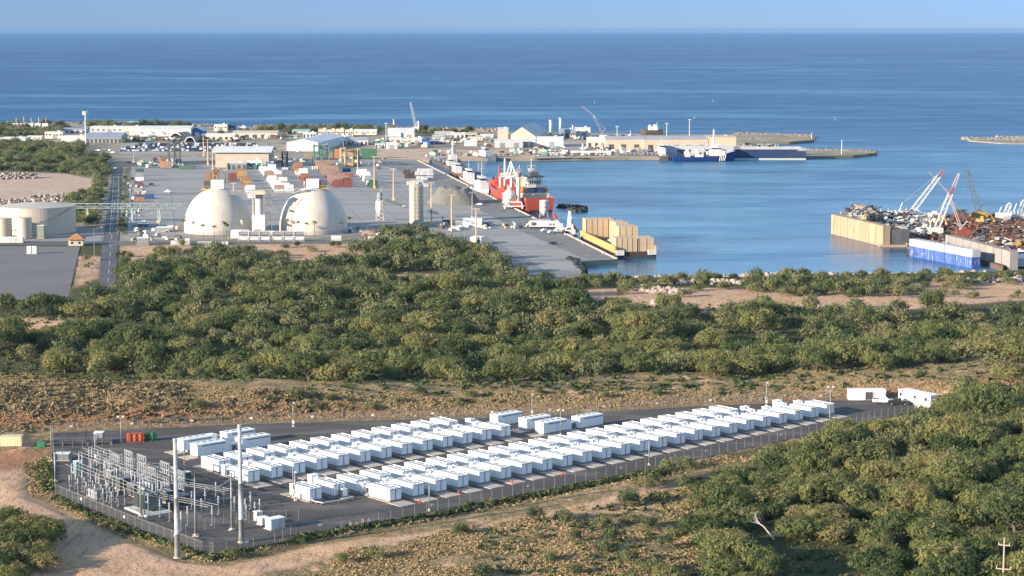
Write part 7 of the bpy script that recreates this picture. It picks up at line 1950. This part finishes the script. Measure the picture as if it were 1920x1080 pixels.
farv = [crown_arrays(300 + s_, 1.0, .72 + .12 * (s_ % 3), 780, .082, 9, base=.35, spray=3) for s_ in range(8)]
# regions in photo pixels where trees root; spacing in metres, crown radius range
def region(poly, clear=(), spacing=7.0, rmin=3.8, rmax=6.8, tag_='grove', seed=1, keep=1.0):
    pl = [G(a, b).to_2d() for a, b in poly]
    cl_ = [[G(a, b).to_2d() for a, b in c] for c in clear]
    g = np.random.RandomState(seed)
    xs = [p.x for p in pl]; ys_ = [p.y for p in pl]
    x0, x1, y0, y1 = min(xs), max(xs), min(ys_), max(ys_)
    n = int((x1 - x0) * (y1 - y0) / (spacing ** 2) * 6)
    X = g.uniform(x0, x1, n); Y = g.uniform(y0, y1, n)
    ok = pip(X, Y, pl)
    for c in cl_: ok &= ~pip(X, Y, c)
    X, Y = X[ok], Y[ok]
    cell = {}; out = []
    for x, y in zip(X, Y):
        r_ = g.uniform(rmin, rmax) * (1.15 if g.rand() < .15 else 1)
        sp_ = spacing * (.6 + .4 * r_ / rmax)
        i, j = int(x // spacing), int(y // spacing); bad = False
        for a in (-1, 0, 1):
            for b_ in (-1, 0, 1):
                for (u_, v_) in cell.get((i + a, j + b_), ()):
                    if (u_ - x) ** 2 + (v_ - y) ** 2 < sp_ ** 2: bad = True
        if bad: continue
        cell.setdefault((i, j), []).append((x, y))
        if g.rand() > keep: continue
        out.append((x, y, r_, tag_))
    return out
trees = []
FOREST = [(-90, 578), (60, 580), (215, 566), (245, 520), (350, 492), (430, 486), (530, 510), (600, 508), (640, 490), (690, 468), (720, 450), (800, 449), (870, 460), (905, 482), (990, 535), (1080, 556), (1090, 570),
          (1240, 588), (1300, 592), (1500, 583), (1600, 580), (1700, 590), (1920, 584), (2050, 584), (2050, 694), (1700, 698), (1500, 702), (1200, 710), (1000, 717), (700, 719), (520, 716), (370, 708), (240, 706), (110, 702), (95, 684), (-90, 676)]
CLEAR = [[(-90, 600), (195, 600), (170, 628), (40, 640), (-90, 632)], [(210, 612), (290, 608), (280, 622), (215, 628)], [(690, 512), (860, 512), (850, 528), (690, 530)], [(-90, 690), (110, 690), (110, 705), (-90, 705)],
         [(1690, 606), (1880, 604), (1880, 628), (1690, 632)]]
trees += region(FOREST, CLEAR, 9.8, 3.6, 8.0, 'grove', 1, .92)
trees += region([(1310, 990), (1375, 905), (1460, 868), (1560, 832), (1660, 820), (1745, 790), (1780, 742), (1850, 722), (1990, 716), (1990, 1150), (1400, 1150), (1340, 1060)],
                [[(1460, 1010), (1620, 1010), (1660, 1130), (1430, 1130)], [(1395, 985), (1500, 985), (1520, 1090), (1390, 1090)]], 6.6, 3.2, 6.2, 'slope', 2, .97)
trees += region([(960, 1010), (1250, 990), (1320, 1150), (960, 1150)], (), 11.0, 1.4, 3.0, 'scrub', 3, .5)
trees += region([(1120, 950), (1290, 915), (1340, 1000), (1330, 1120), (1080, 1120), (1060, 1000)], (), 6.0, 1.6, 3.4, 'scrub', 33, .62)
trees += region([(-60, 985), (20, 990), (85, 1010), (105, 1060), (60, 1090), (-60, 1120)], (), 5.5, 3.4, 5.2, 'corner', 4)
trees += region([(1080, 545), (1400, 528), (1700, 532), (1930, 518), (1930, 560), (1700, 560), (1420, 560), (1100, 558)], (), 8, 2.0, 4.6, 'shore', 5, .42)
trees += region([(1400, 535), (1690, 538), (1690, 556), (1420, 558)], (), 7, 3.6, 5.6, 'shore', 6, .9)
trees += region([(1090, 528), (1930, 518), (1930, 524), (1100, 534)], (), 6.5, 2.4, 4.4, 'shore', 8, .75)
trees += region([(1000, 533), (1100, 529), (1120, 540), (1010, 546)], (), 7, 3.0, 4.4, 'shore', 18, .9)
trees += region([(215, 482), (420, 470), (540, 480), (540, 500), (420, 505), (240, 520)], (), 7, 2.6, 4.6, 'grove', 9, .6)
trees += region([(240, 462), (690, 462), (700, 478), (560, 478), (250, 480)], (), 8, 2.0, 3.6, 'grove', 19, .22)
trees += region([(-80, 420), (-80, 290), (60, 285), (200, 298), (204, 330), (196, 352), (185, 400), (180, 425), (130, 425), (130, 384), (190, 350), (170, 332), (60, 322), (-80, 326)], (), 8.5, 3.6, 6.2, 'far', 10, .97)
trees += region([(-80, 285), (-80, 268), (160, 275), (150, 292)], (), 10, 4.5, 7, 'far', 20, .95)
trees += region([(520, 742), (900, 738), (930, 752), (700, 768), (560, 770), (470, 760)], (), 5.5, 1.2, 2.6, 'bank', 11, .8)
trees += region([(1000, 722), (1740, 708), (1850, 712), (1740, 736), (1300, 745), (1000, 752)], (), 11, 1.2, 2.6, 'bank', 12, .35)
trees += region([(200, 770), (480, 762), (480, 778), (200, 785)], (), 10, 1.8, 2.8, 'bank', 13, .7)
trees += region([(60, 695), (380, 700), (420, 720), (200, 720), (60, 712)], (), 9, 2.0, 3.6, 'bank', 23, .6)
# coast: belts of trees seen against the sea
trees += region([(-80, 236), (130, 236), (130, 244), (-80, 244)], (), 13, 4, 7, 'coast', 14, .5)
trees += region([(-80, 246), (115, 247), (110, 258), (-80, 258)], (), 10, 4.5, 7.5, 'coast', 15, .95)
trees += region([(165, 238), (352, 238), (352, 243), (165, 243)], (), 11, 5.5, 8.5, 'coast', 16, .95)
trees += region([(490, 243), (690, 245), (690, 251), (490, 249)], (), 11, 5, 8, 'coast', 17, .95)
trees += region([(690, 246), (880, 250), (870, 254), (690, 251)], (), 12, 4.5, 7.5, 'coast', 24, .9)
trees += region([(380, 243), (560, 250), (560, 262), (380, 262)], (), 16, 3, 5, 'coast', 25, .4)
trees += region([(1235, 255), (1350, 256), (1350, 259), (1235, 258)], (), 12, 4, 6, 'coast', 26, .8)
trees += region([(215, 262), (330, 262), (440, 266), (215, 268)], (), 14, 3, 5, 'coast', 27, .5)
trees += region([(560, 262), (860, 262), (860, 276), (560, 274)], (), 20, 2.5, 4.0, 'coast', 28, .35)
trees += region([(226, 330), (236, 330), (232, 440), (222, 440)], (), 9, 2.0, 3.4, 'verge', 29, .6)
trees += region([(150, 470), (178, 470), (172, 545), (140, 550)], (), 9, 1.6, 2.8, 'verge', 30, .4)
extra = [(540, 1012, 2.3, 'fence'), (1030, 918, 3.4, 'fence'), (1062, 912, 2.8, 'fence'), (1130, 896, 3.2, 'fence'), (1165, 885, 3.4, 'fence'), (1195, 882, 3.0, 'fence'), (1240, 868, 2.6, 'fence'), (1232, 905, 3.6, 'fence'), (1262, 898, 3.6, 'fence'), (1200, 918, 2.6, 'fence'), (1285, 880, 2.8, 'fence'),
         (560, 1020, 1.3, 'fence'), (430, 1045, 1.8, 'fence'), (875, 950, 1.5, 'fence'), (915, 943, 1.3, 'fence'), (980, 922, 1.4, 'fence'), (700, 1050, 2.4, 'fence'), (860, 1000, 2.4, 'fence'), (1005, 978, 2.6, 'fence'), (1060, 975, 2.2, 'fence'), (905, 1080, 3.0, 'fence'), (640, 1058, 2.0, 'fence'),
         (1430, 905, 4.2, 'slope'), (1540, 850, 4.2, 'slope'), (1600, 845, 4.5, 'slope'), (1800, 790, 5, 'slope'), (1845, 760, 5.0, 'slope'), (1500, 865, 4.4, 'slope'), (1660, 820, 4, 'slope'), (1720, 800, 4.4, 'slope')]
for a, b, r_, tg in extra:
    p_ = G(a, b); trees.append((p_.x, p_.y, r_, tg))
trees.append((P(86, 240, 2).x, P(86, 240, 2).y, 7.5, 'lone1')); trees.append((P(111, 240, 2).x, P(111, 240, 2).y, 7.0, 'lone2'))
# drop anything inside the yard, on roads or in the water
def keep_tree(x, y, r_):
    z = float(zf(x, y))
    if z < .8: return False
    if pip(x, y, YARD) or pdist(x, y, YARD) < r_ * .55: return False
    return True
KEEP_OUT = [poly_w(q, ZP) for q in ([(178, 560), (190, 470), (203, 380), (213, 305), (230, 305), (226, 380), (224, 470), (222, 560)], [(-120, 455), (158, 455), (140, 565), (-140, 580)], [(-90, 425), (135, 425), (135, 450), (-90, 450)])]
trees = [q for q in trees if keep_tree(*q[:3]) and not any(pip(q[0], q[1], k) for k in KEEP_OUT)]
def vis(q):
    a, b = toPx(q[0], q[1], float(zf(q[0], q[1])) + q[2] * .4)
    m_ = q[2] * FPX / q[1]
    return (-m_ < a < 1920 + m_) and (100 < b - m_ * .3 < 1085)
inv = [q for q in trees if vis(q)]
inv.sort(key=lambda q: -q[2] / q[1])
indiv, rest = inv[:300], inv[300:]
print('TREES', len(trees), len(inv))
TONES = [(.18, 'dark green'), (.42, 'mid green'), (.68, 'olive'), (.88, 'yellow green'), (1.01, 'brownish')]
PLACES = {'grove': ('tree', 'the middle grove'), 'slope': ('tree', 'the lower right thicket'), 'scrub': ('shrub', 'the dry front slope'), 'corner': ('tree', 'the lower left clump'),
          'shore': ('tree', 'the sandy near shore'), 'bank': ('shrub', 'the dry bank behind the yard'), 'fence': ('shrub', 'the front fence track'), 'far': ('tree', 'the far left belt'),
          'coast': ('tree', 'the sea edge belt'), 'verge': ('shrub', 'the straight road verge'), 'lone1': ('tree', 'the far left against the sea'), 'lone2': ('tree', 'the far left against the sea')}
g_ = random.Random(5)
rec = []
for (x, y, r_, tg) in indiv:
    cv = min(1, max(0, g_.gauss(.5, .26))); tone = next(n for t_, n in TONES if cv < t_)
    rec.append([x, y, r_, tg, cv, tone])
for tg in PLACES:
    sel = sorted([q for q in rec if q[3] == tg], key=lambda q: q[1]); n = len(sel)
    for i, q in enumerate(sel):
        q.append('' if n < 9 else ('near edge of ' if i < n / 3 else ('middle of ' if i < 2 * n / 3 else 'back of ')))
        q.append(('small ', 'large ')[q[2] > (5.0 if PLACES[tg][0] == 'tree' else 2.2)])
cnt = {}
for q in sorted(rec, key=lambda q: toPx(q[0], q[1], 8)[0]):
    k = (q[3], q[5], q[6], q[7]); cnt[k] = cnt.get(k, 0) + 1; q.append(cnt[k])
for (x, y, r_, tg, cv, tone, band, size, num) in rec:
    nm, pl_ = PLACES[tg]
    z = float(zf(x, y)); k = g_.randrange(NV)
    lb = '%s%s %s, %s such from left, %s%s' % (size, tone, nm, ordn(num), band, pl_)
    root = T('kiawe_tree' if nm == 'tree' else 'kiawe_shrub', lb, nm, (x, y, z - .1), g_.uniform(0, 6.28), '%ss of %s' % (nm, pl_))
    hz = g_.uniform(.85, 1.2) * (1.0 if r_ > 3 else .85)
    for me, n_ in ((crowns[k], 'crown'), (tmesh[k], 'trunk')):
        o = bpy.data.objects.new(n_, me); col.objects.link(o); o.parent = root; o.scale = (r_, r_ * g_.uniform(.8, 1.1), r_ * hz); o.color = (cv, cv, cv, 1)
Q = []; TI = []
gg_ = np.random.RandomState(77)
for (x, y, r_, tg) in rest:
    q, ti = farv[gg_.randint(8)]
    a = gg_.rand() * 6.28; c, s_ = math.cos(a), math.sin(a)
    X_ = (q[..., 0] * c - q[..., 1] * s_) * r_ + x; Y_ = (q[..., 0] * s_ + q[..., 1] * c) * r_ + y
    Z_ = q[..., 2] * r_ * (1.0 + .3 * gg_.rand()) + float(zf(x, y) if y < 1005 else 2.3) - .1
    Q.append(np.stack([X_, Y_, Z_], -1)); TI.append(np.clip(ti + (gg_.rand() - .5) * .55, 0, 1))
o = bpy.data.objects.new('tree_belt', leaf_mesh('tree_belt', np.concatenate(Q), np.concatenate(TI), LMf)); col.objects.link(o)
o.color = (.5, .5, .5, 1)
tag(o, 'mass of grey green trees filling the middle distance and the far shore', 'trees', kind='stuff')
# dry grass and low scrub as stuff
def tufts(polys, n, hmin, hmax, seed, name, label, m=GM, leaves=16, dens=None, away=0):
    g = np.random.RandomState(seed); pts = []
    for poly, wgt in polys:
        pl = [G(a, b).to_2d() for a, b in poly]
        xs = [p.x for p in pl]; yy_ = [p.y for p in pl]; k = int(n * wgt); got = 0; X = []; Y = []
        while got < k:
            x = g.uniform(min(xs), max(xs), k * 2); y = g.uniform(min(yy_), max(yy_), k * 2)
            ok = pip(x, y, pl) & (~pip(x, y, YARD)) & (fbm(x / 9, y / 9, seed) > (.40 if dens is None else dens))
            X.append(x[ok]); Y.append(y[ok]); got += int(ok.sum())
            if ok.sum() < 3: break
        pts.append(np.stack([np.concatenate(X)[:k], np.concatenate(Y)[:k]], 1))
    pts = np.concatenate(pts); N = len(pts); z = zf(pts[:, 0], pts[:, 1])
    h = hmin + (hmax - hmin) * g.rand(N) ** 1.6
    d = g.randn(N, leaves, 3); d[..., 2] = np.abs(d[..., 2]); d /= np.linalg.norm(d, axis=-1)[..., None]
    c = np.stack([pts[:, 0], pts[:, 1], z], -1)[:, None, :] + d * (h[:, None, None] * np.array([1.0, 1.0, .75]) * (.6 + .4 * g.rand(N, leaves, 1)))
    nn = d + .6 * g.randn(N, leaves, 3); nn /= np.linalg.norm(nn, axis=-1)[..., None]
    t1 = np.cross(nn, g.randn(N, leaves, 3)); t1 /= np.linalg.norm(t1, axis=-1)[..., None]; t2 = np.cross(nn, t1)
    s_ = (h * .55)[:, None, None] * (.6 + .7 * g.rand(N, leaves, 1))
    q = np.stack([c - t1 * s_, c + t2 * s_ * .5, c + t1 * s_, c - t2 * s_ * .5], 2).reshape(-1, 4, 3)
    ti = np.clip(np.repeat(g.rand(N), leaves) * .8 + g.randn(N * leaves) * .12 + .1, 0, 1)
    o = bpy.data.objects.new(name, leaf_mesh(name, q, ti, m)); col.objects.link(o)
    o.color = (.5, .5, .5, 1)
    return tag(o, label, name.replace('_', ' '), kind='stuff')
tufts([([(-80, 690), (120, 705), (400, 725), (560, 735), (1000, 738), (1400, 728), (1800, 715), (2000, 715), (1780, 745), (1600, 743), (1300, 756), (1000, 774), (600, 786), (99, 803), (-80, 830)], .8),
       ([(40, 870), (98, 850), (100, 925), (60, 935)], .03), ([(104, 932), (240, 990), (390, 1044), (400, 1052), (380, 1054), (230, 1005), (95, 945)], .07), ([(400, 1048), (560, 1008), (800, 967), (1000, 927), (1300, 868), (1560, 812), (1700, 780), (1700, 790), (1560, 825), (1300, 885), (1000, 942), (800, 978), (560, 1018), (410, 1056)], .10)],
      30000, .14, .46, 61, 'dry_grass', 'clumps of dry straw coloured grass on the banks round the battery yard', dens=.36)
tufts([([(-80, 712), (400, 732), (600, 742), (620, 770), (400, 790), (99, 800), (-80, 826)], 1.0)], 1500, .5, 1.1, 67, 'bank_scrub', 'brown dry bushes on the eroded bank behind the substation', leaf_mat('dry_bush', [(0, (.08, .075, .04)), (.5, (.17, .135, .075)), (1, (.28, .21, .12))], 0), 22, dens=.42)
tufts([([(700, 1010), (900, 985), (1180, 935), (1340, 905), (1300, 1000), (1330, 1110), (500, 1110), (600, 1060)], 1.0)], 14000, .12, .42, 62, 'front_scrub', 'low dry scrub on the slope in front of the battery yard', dens=.42)
GR = leaf_mat('low_green', [(0, (.035, .06, .025)), (.5, (.08, .10, .04)), (1, (.15, .15, .06))], .1)
tufts([([(104, 930), (240, 988), (390, 1043), (560, 1006), (800, 966), (1000, 926), (1300, 866), (1300, 874), (1000, 934), (800, 972), (560, 1014), (395, 1052), (235, 1000), (98, 940)], .25),
       ([(60, 870), (98, 860), (102, 925), (80, 925)], .04),
       ([(900, 1000), (1250, 925), (1330, 900), (1320, 1110), (880, 1110)], .07),
       ([(1300, 900), (1600, 830), (2000, 720), (2000, 1110), (1300, 1110)], .30),
       ([(560, 722), (1200, 718), (1900, 706), (1900, 716), (1200, 730), (950, 755), (600, 775), (480, 765)], .05)],
      6500, .3, .9, 63, 'low_scrub', 'low green scrub and weeds round the battery yard fences', GR, 18, dens=.30)
tufts([([(-80, 560), (1090, 560), (1700, 590), (2000, 590), (2000, 712), (1000, 730), (400, 720), (-80, 690)], 1.0)], 7000, .5, 1.4, 64, 'undergrowth', 'dark green undergrowth between the trees of the middle grove', GR, 16, dens=.25)
# palms round the domes
def palm():
    r = T('palm_tree', 'x', 'palm tree'); g = random.Random(3)
    mb = MB(); p0 = Vector((0, 0, -.2))
    for k in range(5):
        p1 = Vector((.06 * k * k * .3, 0, 1.75 * (k + 1))); mb.tube(p0, p1, .2 - .015 * k, .19 - .015 * k, n=6); p0 = p1
    mb.build('trunk', bark, r)
    mb = MB(); top = p0
    for k in range(16):
        a = k * 2.4; el = g.uniform(-.3, .9); L = 2.3; prev = top; w_ = .1
        for j in range(4):
            tt = (j + 1) / 4; q_ = top + Vector((math.cos(a) * L * tt, math.sin(a) * L * tt, el * L * tt - 1.3 * tt * tt))
            w2 = .42 * math.sin(math.pi * min(.98, tt * .9 + .1)); s_ = Vector((-math.sin(a), math.cos(a), 0))
            mb.add([prev - s_ * w_, prev + s_ * w_, q_ + s_ * w2, q_ - s_ * w2], [(0, 1, 2, 3)]); prev, w_ = q_, w2
    mb.build('crown', mat('palm_leaf', (.07, .10, .04), .7, (.12, .13, .05), 1), r)
    return r
pp = palm(); one = True
for k, (px_, py_) in enumerate([(350, 436), (361, 434), (382, 447), (402, 450), (420, 446), (424, 449), (541, 440), (558, 443), (574, 443), (590, 444), (640, 442), (655, 437), (345, 440)]):
    o = pp if one else copy_tree(pp); one = False
    c = P(px_, py_, ZP); o.location = c; s_ = g_.uniform(.75, 1.05); o.scale = (s_, s_, s_); o.rotation_euler = (0, 0, g_.uniform(0, 6))
    o['label'] = 'slender palm tree before the %s white dome, %s' % (('left', ordn(k + 1) + ' of its row') if k < 6 else ('right', ordn(k - 5) + ' of its row')) if k < 12 else 'slender palm tree at the left foot of the left white dome'
    o['group'] = 'palm trees round the domes'
# dead leaning trunk
a_, b_ = G(1452, 1012), G(1452, 1012); b_ = P(1408, 968, a_.z + 3.5)
loc = G(1452, 1012)
r = T('dead_tree', 'bleached leaning dead tree with bare twigs in the dark hollow at lower right', 'dead tree', tuple(loc))
S_ = mpp(loc); dx = -44 * S_; up = 44 * S_
mb = MB(); dw = mat('dead_wood', (.55, .50, .46), .9, (.4, .36, .33), 2)
p0 = Vector((0, 0, 0)); p1 = Vector((dx * .45, .5, up * .55)); p2 = Vector((dx * .75, .8, up * .75))
mb.tube(p0, p1, .16, .13, n=6); mb.tube(p1, p2, .13, .09, n=6); mb.build('trunk', dw, r)
mb = MB()
for k in range(14):
    a = g_.uniform(1.5, 4.5); p3 = p2 + Vector((math.cos(a) * g_.uniform(.4, 1.6), g_.uniform(-.6, .6), g_.uniform(-.2, 1.9))); mb.tube(p2.lerp(p1, g_.random() * .6), p3, .05, .02, n=4)
mb.build('branch', dw, r)
# ---------------------------------------------------------------- air
hm = bpy.data.materials.new('haze'); hm.use_nodes = True
t = hm.node_tree; t.nodes.remove(t.nodes['Principled BSDF'])
v_ = t.nodes.new('ShaderNodeVolumePrincipled'); v_.inputs['Color'].default_value = (.20, .38, .66, 1); v_.inputs['Density'].default_value = 1 / 50000; v_.inputs['Anisotropy'].default_value = 0.0
v_.inputs['Emission Strength'].default_value = 0
t.links.new(v_.outputs[0], t.nodes['Material Output'].inputs['Volume'])
mb = MB(); mb.box(0, 29900, -8, 70000, 61000, 131)
tag(mb.build('haze', hm), 'thin blue sea haze filling the air over the whole scene', 'haze', kind='stuff')
